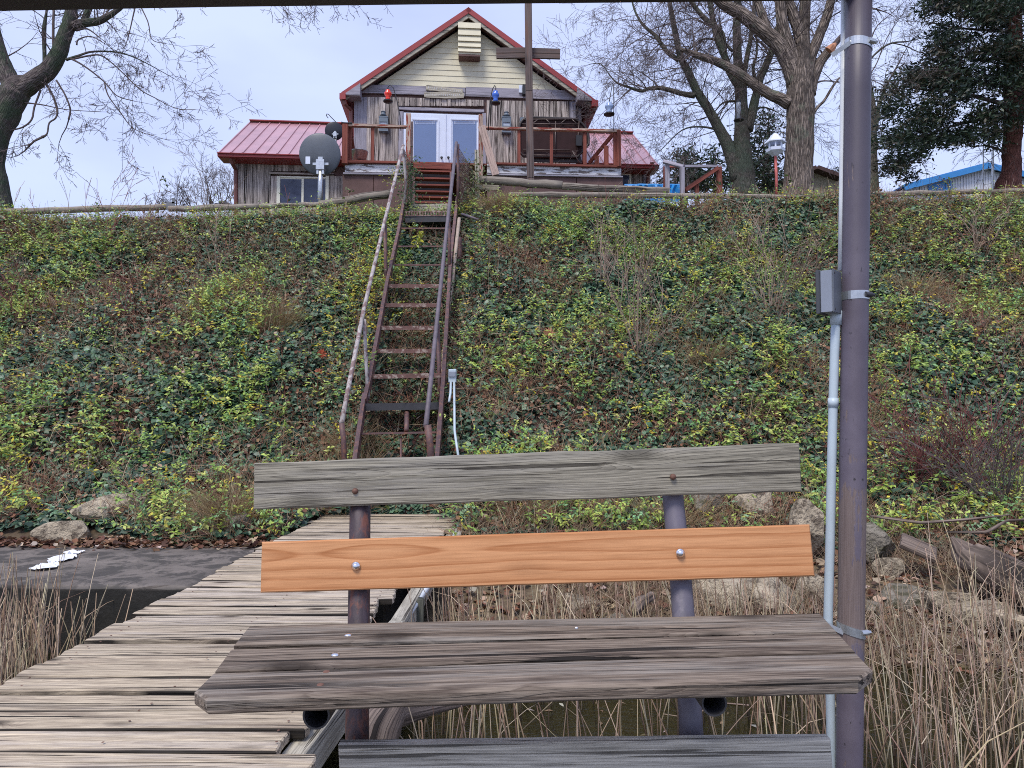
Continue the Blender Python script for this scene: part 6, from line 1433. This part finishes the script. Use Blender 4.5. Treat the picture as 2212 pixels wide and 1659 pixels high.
# big fallen leaves on the slope
for k, (px, py, Y, s, c, lab) in enumerate(((1187, 719, 10.8, .19, (.45, .20, .12), 'big orange fallen leaf right of the stairs halfway up the slope'), (695, 764, 10.5, .17, (.42, .10, .05), 'big rusty fallen leaf left of the stairs'), (303, 1043, 8.1, .15, (.55, .26, .19), 'pinkish curled leaf above the tan boulder'), (1338, 771, 10.3, .14, (.50, .20, .10), 'orange leaf below the bare shrub on the right slope'), (688, 803, 10.1, .13, (.34, .12, .07), 'dark red leaf under the big rusty leaf'), (1500, 1060, 8.2, .13, (.42, .17, .09), 'orange leaf just right of the violet bench post top'))):
    y = Y
    for yy in np.arange(7.2, 14, .02):   # where the sight line meets the slope
        w_ = P(px, py, yy)
        if w_.z < gnd(w_.x, yy) + .22: y = yy; break
    w_ = P(px, py, y - .1); mb = MB(); mb.cc = c; n_ = 11; vs = [(0, 0, -.02)]
    for i in range(n_ * 2):
        an = math.pi * i / n_; r_ = s * (.5 if i % 2 == 0 else .30) * rng.uniform(.85, 1.1); vs.append((math.cos(an) * r_, rng.uniform(-.02, .02), math.sin(an) * r_))
    mb.add([w_ + Vector(v_) for v_ in vs], [(0, i + 1, (i + 1) % (2 * n_) + 1) for i in range(2 * n_)]); mk('fallen_leaf', mb, M['deadleaf'], col=True, label=lab, cat='leaf')
# stems and runners over the slope
p, nn, x, y = on_slope(60000, 7.0, 14.2, lambda x, y: npr.rand(len(x)) < np.clip((brown(x, y) - .36) * 5, .2, 1), .4, 1.1)
n = len(p); c0 = pal([(.18, .105, .07), (.32, .22, .15), (.46, .36, .25), (.22, .08, .055)], n); strands('runner_stems', p, nn * .55 + np.array([[0, -.1, .3]]) + npr.normal(size=(n, 3)) * .75, npr.uniform(.12, .42, n), npr.uniform(.002, .0045, n), npr.normal(size=(n, 3)) + np.array([[0, -.2, -.8]]), 4, c0, c0 * 1.15, M['stalk'], kind='stuff')
p, nn, x, y = on_slope(70000, 7.0, 14.2, lambda x, y: npr.rand(len(x)) < np.clip((fbm(x * 1.3 + 5, y * 1.5, 171, 3) + .10 * (x < -4) * (y > 12) + .14 * np.clip((8.4 - y), 0, 1) + .12 * np.clip((x - 5) / 2, 0, 1) - .56) * 9, .02, 1), .5, 1.2)
n = len(p); c0 = pal([(.38, .27, .15), (.46, .36, .21), (.26, .15, .09), (.30, .12, .07)], n); strands('dead_grass', p, nn * .5 + np.array([[0, -.1, .5]]) + npr.normal(size=(n, 3)) * .6, npr.uniform(.1, .32, n), npr.uniform(.0018, .0038, n), npr.normal(size=(n, 3)) + np.array([[0, -.3, -.9]]), 3, c0, c0 * 1.1, M['stalk'], kind='stuff')
# dry grass: patches low on the slope and round the stairs
tufts = [(-3.55, 10.75, .42, 900), (-1.9, 8.5, .42, 700), (-2.0, 9.0, .3, 400), (-.28, 13.4, .5, 800), (2.7, 9.9, .3, 350), (-4.6, 10.9, .4, 350), (-2.9, 7.4, .5, 700), (0.1, 7.5, .6, 600), (1.6, 7.3, .8, 600), (4.2, 8.8, .6, 400), (6.5, 11.5, .6, 400), (-6.0, 8.0, .6, 300)]
for k, (tx, ty, tr_, cnt) in enumerate(tufts):
    a = npr.uniform(0, 6.28, cnt); r_ = np.abs(npr.normal(0, tr_ * .45, cnt)); bx = tx + np.cos(a) * r_; by = ty + np.sin(a) * r_ * .8; b_ = np.stack([bx, by, ground(bx, by) + .05], 1)
    c0 = pal([(.34, .25, .13), (.42, .33, .19), (.25, .16, .09)], cnt); d_ = np.stack([np.cos(a) * .6, np.sin(a) * .5 - .35, np.ones(cnt) * .9], 1) + npr.normal(size=(cnt, 3)) * .25
    labs = ['round pale grass tuft on the left slope', 'golden grass hanging beside the stair foot', 'small golden grass patch left of the lowest stair platform', 'tan grass clump at the crest right of the stair mesh', 'dry grass tuft under the junction box on the slope', 'thin brown grass tuft left of the round pale tuft', 'dry grass at the slope foot beside the grey lichened rock', 'dry grass at the slope foot beside the concrete block', 'dry grass above the shore rocks behind the bench', 'dry grass tuft right of the purple post', 'dry grass tuft high on the right slope', 'dry grass tuft low on the left slope']
    strands('dry_grass_tuft', b_, d_, npr.uniform(.2, .5, cnt), npr.uniform(.0015, .003, cnt), npr.normal(size=(cnt, 3)) * .4 + np.array([[0, -.5, -1.0]]), 4, c0, c0 * 1.1, M['stalk'], label=labs[k], cat='grass tuft')
# bare shrubs standing on the slope
def shrub(px, py, h, k, lab, n_=9, mat='twig', spread=.55, reddish=False):
    y = 10
    for yy in np.arange(7.2, 14.2, .02):
        w_ = P(px, py, yy)
        if w_.z < gnd(w_.x, yy) + .12: y = yy; break
    base = Vector((P(px, py, y).x, y, gnd(P(px, py, y).x, y))); t = thing('bare_shrub', lab, 'shrub', base); rr = random.Random(70 + k); tw = MB(); H_ = pw(h, y)
    for _ in range(n_): grow(tw, base + Vector((rr.uniform(-.08, .08), rr.uniform(-.05, .05), 0)), Vector((rr.uniform(-spread, spread), rr.uniform(-.5, .05), 1)), H_ * rr.uniform(.6, 1.15), .0075, 2, rr, -.05, (2, 3), .55, 6, .09)
    mk('stems', tw, M[mat], t)
M['redtwig'] = plain('reddish_stem', (0.14, 0.045, 0.04), 0.8, var=.3, bump=0); M['tantwig'] = plain('tan_stem', (0.26, 0.19, 0.15), 0.85, var=.3, bump=0)
shrub(1385, 770, 240, 1, 'tall bare shrub in the middle of the right slope', 14, 'tantwig', .42)
shrub(1670, 690, 190, 2, 'bare shrub on the right slope near the junction box', 14, 'tantwig', .45)
shrub(1620, 560, 110, 3, 'small bare shrub high on the right slope', 6, 'tantwig')
shrub(2110, 560, 140, 4, 'bare shrub high on the slope at the right edge', 9, 'tantwig', .5)
shrub(60, 700, 150, 5, 'reddish bare shrub at the left edge of the slope', 6, 'redtwig', .3)
shrub(280, 700, 110, 6, 'reddish bare shrub left of the round grass tuft', 5, 'redtwig', .25)
shrub(235, 540, 150, 7, 'thin reddish shoots below the far left log', 4, 'redtwig', .2)
shrub(470, 600, 170, 8, 'long leaning stems under the steel bracket', 5, 'tantwig', .3)
shrub(1300, 620, 150, 9, 'bare shrub just right of the stairs high up', 7, 'tantwig', .5)
shrub(2080, 1060, 260, 10, 'tangled brown bramble above the driftwood trunk', 30, 'redtwig', 1.1)
shrub(2180, 1100, 230, 11, 'tangled brown bramble at the right edge', 26, 'twig', 1.2)
shrub(1960, 1060, 160, 12, 'low tangled bramble right of the purple post', 18, 'redtwig', 1.2)
shrub(1480, 1060, 70, 13, 'brown twiggy bramble behind the grey backrest board', 12, 'twig', 1.0)
# weeds on the crest against the sky
def weed(px, y0, y1, k, lab, Y=13.6, leaves=0):
    base = P(px, y0, Y); t = thing('tall_weed', lab, 'weed', base); rr = random.Random(120 + k); tw = MB(); grow(tw, base, Vector((rr.uniform(-.25, .25), 0, 1)), pw(y0 - y1, Y), .006, 1, rr, 0, (3,), .4, 6, .07); mk('stem', tw, M['redtwig'] if k % 2 else M['tantwig'], t)
    if leaves:
        top = Vector(tw.v[6 * 3]) ; n_ = leaves; q = np.array([top + Vector((rr.uniform(-.10, .10), rr.uniform(-.05, .05), rr.uniform(-.22, .05))) for _ in range(n_)])
        leafcloud('leaves', q, npr.normal(size=(n_, 3)) + np.array([[0, -.5, 1]]), npr.normal(size=(n_, 3)), npr.uniform(.06, .12, n_), pal([(.05, .08, .03), (.10, .14, .04)], n_), OVA, M['leaf'], parent=t)
for k, (px, y0, y1, lf, lab) in enumerate(((25, 470, 410, 0, 'thin bare stem rising beside the left tree trunk'), (80, 470, 415, 0, 'bare upright stem over the far left log'), (150, 475, 400, 0, 'leaning bare stem crossing the far left log'), (185, 475, 395, 0, 'taller bare stem crossing the far left log'), (205, 480, 430, 10, 'leafy weed against the sky above the far left log'), (325, 470, 372, 14, 'tall leafy shoot against the sky left of the steel bracket'), (520, 480, 452, 0, 'short stem before the left wing corner'), (630, 470, 420, 6, 'leafy shoot in front of the wing window'), (745, 450, 408, 12, 'yellowish weed before the deck skirt'), (1310, 440, 398, 0, 'bare stem in front of the crest logs'), (1560, 440, 380, 12, 'leafy weed before the many stemmed tree'), (1700, 440, 385, 12, 'leafy weed before the oak trunk'), (1960, 440, 392, 10, 'weed before the blue roofed building'), (2055, 440, 380, 10, 'tall weed before the white building wall'), (2180, 440, 385, 0, 'bare stem before the cedar trunk'), (1850, 440, 375, 14, 'yellow leaved shoot beside the purple post'))):
    weed(px, y0, y1, k, lab, leaves=lf)
# vines on the stair mesh and the railing
def vine(name, cpts, sd_, n_, cols, lab, size=(.04, .08)):
    q = []
    for _ in range(n_):
        i = rng.randrange(len(cpts) - 1); c = Vector(P(*cpts[i])).lerp(P(*cpts[i + 1]), rng.random()); q.append(c + Vector((rng.gauss(0, sd_), rng.gauss(0, sd_), rng.gauss(0, sd_))))
    q = np.array(q); t = thing(name, lab, 'vine', P(*cpts[-1]))
    leafcloud('leaves', q, npr.normal(size=(n_, 3)) * .6 + np.array([[0, -.6, .7]]), npr.normal(size=(n_, 3)) + np.array([[0, 0, -.7]]), npr.uniform(size[0], size[1], n_), pal(cols, n_), OVA, M['leaf'], parent=t)
    mb = MB(); mb.tube([P(*c) for c in cpts], .006, 4); mk('stem', mb, M['twig'], t)
vine('climbing_vine', [(1012, 352, 14.2), (1025, 385, 14.2), (1018, 420, 13.9), (1010, 455, 13.6)], .13, 900, [(.06, .10, .03), (.12, .15, .05), (.20, .16, .08)], 'leafy vine on the wire mesh right of the red steps')
vine('climbing_vine', [(884, 345, 13.9), (888, 385, 13.9), (880, 425, 13.7), (885, 460, 13.5)], .11, 700, [(.05, .09, .04), (.10, .15, .05)], 'leafy vine on the wire mesh left of the red steps')
vine('climbing_vine', [(868, 360, 14.1), (855, 375, 14.2), (850, 400, 14.2)], .10, 130, [(.10, .15, .05), (.30, .28, .04)], 'thin vine in front of the left deck skirt')
vine('climbing_vine', [(910, 497, 12.3), (903, 515, 12.2), (896, 535, 12.1)], .045, 60, [(.36, .36, .03), (.28, .34, .05)], 'bright yellow shoot between the upper stair treads', (.06, .09))
vine('climbing_vine', [(975, 560, 11.9), (968, 690, 10.8), (960, 820, 10.0)], .10, 420, [(.05, .09, .04), (.12, .18, .05)], 'vine growing along the right stair stringer')
vine('climbing_vine', [(900, 838, 9.7), (925, 850, 9.6), (945, 868, 9.4), (900, 905, 9.0)], .10, 220, [(.08, .14, .05), (.14, .20, .05)], 'leafy shoots above the lowest stair platform')
# crest fringe: leafy tops that break the skyline and lap over the logs
x = npr.uniform(-10.8, 10.8, 9500); y = npr.uniform(13.35, 13.95, len(x)); k_ = fbm(x * 1.4, y * 0, 211, 3) * np.where((x > -1.9) & (x < -.6), .3, 1.0); z = ground(x, y) + npr.rand(len(x)) ** 1.3 * .34 * np.clip((k_ - .25) * 2.2, .25, 1)
n = len(x); leafcloud('crest_leaves', np.stack([x, y, z], 1), npr.normal(size=(n, 3)) * .55 + np.array([[0, -.5, .7]]), npr.normal(size=(n, 3)), npr.uniform(.045, .08, n), pal(G_IVY + G_HON + [(.22, .15, .09)], n, (2, 3, 3, 1, 1, 2, 1, 1.2, .6, 1, .4, .6, 3)), OVA, M['leaf'], kind='stuff')
# ============================================================ REEDS
def reeds(name, bx, by, h0, h1, lab_cols, n_):
    b_ = np.stack([bx, by, ground(bx, by)], 1); c0 = pal([(.34, .245, .165), (.45, .345, .235), (.24, .16, .11), (.52, .42, .29)], n_)
    d_ = np.stack([npr.normal(0, .065, n_) - .04, npr.normal(0, .065, n_), np.ones(n_)], 1); br = npr.rand(n_) < .10; d_[br] += npr.normal(size=(br.sum(), 3)) * .5
    kink = np.zeros((n_, 3)); kk = npr.rand(n_) < .30; kink[kk] = npr.normal(size=(kk.sum(), 3)) * .55
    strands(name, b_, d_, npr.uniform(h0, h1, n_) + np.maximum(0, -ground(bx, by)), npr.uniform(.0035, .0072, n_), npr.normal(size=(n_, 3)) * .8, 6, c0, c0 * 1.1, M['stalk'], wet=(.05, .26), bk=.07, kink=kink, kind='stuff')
def rpick(n_, x0, x1, y0, y1, f): 
    x = npr.uniform(x0, x1, n_); y = npr.uniform(y0, y1, n_); k = f(x, y) & ~((x > -2.25) & (x < -.62)); return x[k], y[k]
def clus(x, y, thr): return fbm(x * 2.6, y * 2.6, 311, 3) > thr
bx, by = rpick(950, -.55, 2.05, 2.75, 5.3, lambda x, y: clus(x, y, .50) & ((x > -.3) | (y > 3.6))); reeds('reeds', bx, by, .45, .95, 0, len(bx))
bx, by = rpick(1350, 1.55, 5.6, 2.3, 5.5, lambda x, y: clus(x, y, .47) & (x < .74 * y + .4) & (x > .49 * y + .12)); reeds('reeds', bx, by, .45, .95, 0, len(bx))
bx, by = rpick(2200, -5.2, -2.28, 2.8, 5.25, lambda x, y: clus(x, y, .42) & (x > -.76 * y - .4) & ((y < 4.6) | (x < -3.1)) & (x < -2.3 - .35 * (y - 2.8) * .3)); reeds('reeds', bx, by, .40, .85, 0, len(bx))
# fine dry tops and shore grass
m_ = 26000; x = npr.uniform(-.5, 6.0, m_); y = npr.uniform(5.1, 7.5, m_); k_ = (fbm(x * 1.5, y * 1.5, 411, 3) > .43) & (x < .75 * y + .4); x = x[k_]; y = y[k_]; n = len(x)
c0 = pal([(.30, .22, .15), (.38, .30, .20), (.20, .13, .09)], n); strands('shore_grass', np.stack([x, y, ground(x, y)], 1), npr.normal(size=(n, 3)) * .7 + np.array([[0, 0, .8]]), npr.uniform(.08, .30, n), npr.uniform(.0016, .0036, n), npr.normal(size=(n, 3)), 3, c0, c0, M['stalk'], kind='stuff')
m_ = 5200; x = npr.uniform(1.9, 5.0, m_); y = npr.uniform(3.2, 5.2, m_); k_ = clus(x, y, .52) & (x > .52 * y); x = x[k_]; y = y[k_]; n = len(x); c0 = pal([(.36, .28, .21), (.45, .37, .28)], n)
strands('reed_side_shoots', np.stack([x, y, ground(x, y) + npr.uniform(.35, .85, n)], 1), npr.normal(size=(n, 3)), npr.uniform(.05, .22, n), npr.uniform(.001, .002, n), npr.normal(size=(n, 3)), 3, c0, c0, M['stalk'], kind='stuff')
# floating bits and sticks in the shallows
m_ = 420; x = npr.uniform(-.5, 4.6, m_); y = npr.uniform(2.4, 5.2, m_); k_ = (x > -.5); n = m_; 
strands('sunken_sticks', np.stack([x, y, npr.uniform(-.12, .01, n)], 1), np.stack([npr.normal(0, 1, n), npr.normal(0, 1, n), npr.normal(0, .05, n)], 1), npr.uniform(.1, .5, n), npr.uniform(.002, .006, n), np.stack([npr.normal(0, 1, n), npr.normal(0, 1, n), npr.normal(0, .05, n)], 1), 3, pal([(.10, .08, .05), (.25, .2, .14)], n), pal([(.10, .08, .05), (.25, .2, .14)], n), M['stalk'], kind='stuff')
m_ = 260; x = npr.uniform(-.4, 4.6, m_); y = npr.uniform(2.4, 5.4, m_); leafcloud('floating_leaves', np.stack([x, y, np.full(m_, .006)], 1), np.array([[0, 0, 1]]) + npr.normal(size=(m_, 3)) * .06, npr.normal(size=(m_, 3)) * [1, 1, 0.05], npr.uniform(.02, .06, m_), pal([(.20, .13, .08), (.40, .36, .30), (.12, .09, .05)], m_), OVA, M['deadleaf'], kind='stuff')
# ============================================================ CEDAR
def sprays(name, t, ells, Y, conv, seed, dens, cols, thr=.42, size=(.10, .2), trunkx=1710, dsp=1.0, nsc=.011, blades=16):
    sc_ = abs(conv(1, 0)[0] - conv(0, 0)[0]); P_ = []; D_ = []
    for ex_, ey_, rx, ry in ells:
        m = int(dens * rx * ry / 1000.)
        a = npr.uniform(0, 6.283, m); r_ = np.sqrt(npr.rand(m)); zx = ex_ + np.cos(a) * r_ * rx; zy = ey_ + np.sin(a) * r_ * ry
        k = (fbm(zx * nsc, zy * nsc * 1.8, seed, 3) + .10 * (fbm(zx * nsc * 4, zy * nsc * 4, seed + 7, 2) - .5)) > thr + .13 * (r_ ** 3)
        zx = zx[k]; zy = zy[k]
        for u_, v_ in zip(zx, zy):
            px, py = conv(u_, v_); P_.append(P(px, py, Y + rng.gauss(0, dsp))[:]); D_.append((-.9 if u_ < trunkx else .6, rng.uniform(-.5, .1), -.25))
    P_ = np.array(P_); D_ = np.array(D_); n = len(P_); pp = np.repeat(P_, blades, 0) + npr.normal(size=(n * blades, 3)) * np.array([[.13, .13, .07]]) * (size[1] / .16); dd = np.repeat(D_, blades, 0) + npr.normal(size=(n * blades, 3)) * .6
    q = n * blades; bc = np.repeat(pal(cols, n), blades, 0) * npr.uniform(.8, 1.2, (q, 1))
    leafcloud(name, pp, npr.normal(size=(q, 3)) * .7 + np.array([[0, -.2, .8]]), dd, npr.uniform(size[0], size[1], q), bc, NDL, M['leaf'], parent=t)
base = P(2178, 420, 18); ct = thing('cedar_tree', 'large dark cedar with reddish flared trunk at the right edge', 'tree', (base.x, base.y, gnd(base.x, base.y)))
pts, ro = limb([P(*r4(x, y), 18) for x, y in ((1670, 1560), (1672, 1500), (1695, 1380), (1700, 1200), (1712, 1050), (1715, 800), (1712, 500), (1715, 200), (1720, -50), (1722, -300))], [pw(w * .2691 / 2, 18) for w in (260, 190, 140, 128, 135, 140, 130, 115, 95, 60)])
pts.insert(0, Vector((pts[0].x, pts[0].y, gnd(pts[0].x, pts[0].y) - .4))); ro.insert(0, ro[0] * 1.1)
mb = MB(); mb.tube(pts, ro, 22, jit=.06); mk('trunk', mb, M['bark_cedar'], ct, smooth=True)
tw = MB(); rr = random.Random(5)
for L_ in ([(1650, 1240, 26), (1600, 1200, 18), (1500, 1170, 12), (1380, 1180, 8)], [(1690, 850, 44), (1500, 800, 30), (1250, 740, 22), (1000, 720, 14), (800, 690, 8)], [(1690, 700, 34), (1500, 680, 24), (1300, 640, 18), (1100, 590, 10), (900, 560, 6)], [(1700, 450, 34), (1500, 480, 22), (1300, 460, 14), (1120, 420, 8)], [(1700, 250, 30), (1450, 240, 20), (1250, 220, 14), (1040, 180, 8)], [(1700, 950, 36), (1450, 960, 26), (1200, 1020, 18), (900, 1130, 10), (680, 1200, 6)], [(1700, 120, 26), (1400, 60, 18), (1100, 70, 10)], [(1100, 1050, 14), (950, 1250, 9), (820, 1400, 5)], [(1280, 560, 9), (1340, 440, 9), (1385, 260, 5)]):
    q, r_ = limb([P(*r4(x, y), 18 + rr.uniform(-.4, .2)) for x, y, w in L_], [pw(w * .2691 / 2, 18) for x, y, w in L_]); mb = MB(); mb.tube(q, r_, 8, jit=.05); mk('limb', mb, M['twig'], ct, smooth=True)
    for _ in range(16): i = rr.randrange(2, len(q) - 1); grow(tw, q[i], Vector((rr.gauss(-.4, .8), rr.gauss(0, .5), rr.gauss(0, .6))), rr.uniform(.4, 1.0), .012, 2, rr, .2, (3, 3), .7)
o = mk('twigs', tw, M['twig'], ct); o['kind'] = 'stuff'
sprays('crown', ct, [(1380, 30, 430, 130), (1080, 90, 160, 90), (1130, 230, 120, 100), (1640, 250, 200, 330), (1750, 650, 190, 330), (1300, 430, 250, 170), (1010, 610, 270, 90), (1250, 640, 380, 110), (1150, 900, 480, 170), (1480, 980, 220, 130), (930, 1140, 330, 110), (820, 1330, 190, 110), (1420, 1110, 220, 75), (1000, 1020, 380, 90), (1700, 50, 260, 200), (760, 780, 90, 110), (1400, -150, 500, 160), (2050, 300, 250, 600), (2000, 900, 200, 250)], 18, r4, 501, 7.4, [(.016, .030, .022), (.025, .045, .028), (.035, .055, .030), (.045, .040, .025)], thr=.44, size=(.09, .17))
# small evergreens behind the bare trees
for k, (ells, lab, Yd) in enumerate((([(1480, 360, 22, 40), (1470, 395, 45, 22), (1505, 390, 30, 28)], 'small dark juniper behind the wooden frame', 23), ([(1650, 330, 26, 55), (1640, 385, 50, 40), (1610, 300, 18, 40)], 'dark juniper between bare tree and oak', 24), ([(1545, 360, 22, 44), (1548, 400, 36, 22)], 'dark evergreen just left of the many stemmed trunk', 23), ([(1660, 270, 22, 26)], 'reddish crown top of an evergreen left of the oak trunk', 24.5), ([(1745, 375, 20, 10), (1800, 372, 18, 10), (1850, 395, 16, 20)], 'low evergreen tops above the tan shed roof', 30))):
    px, py = ells[0][0], ells[0][1] + ells[0][3]; b0 = P(px, 440, Yd); t = thing('evergreen_tree', lab, 'tree', b0)
    mb = MB(); mb.tube([b0, P(px, py, Yd), P(px, ells[0][1] - ells[0][3] * .6, Yd)], [.09, .06, .02], 7); mk('trunk', mb, M['twig'], t)
    sprays('crown', t, ells, Yd, lambda a, b: (a, b), 600 + k * 9, 125, [(.022, .045, .026), (.03, .055, .03), (.05, .045, .03)], thr=.43, size=(.10, .22), trunkx=px, dsp=.6, nsc=.07, blades=12)
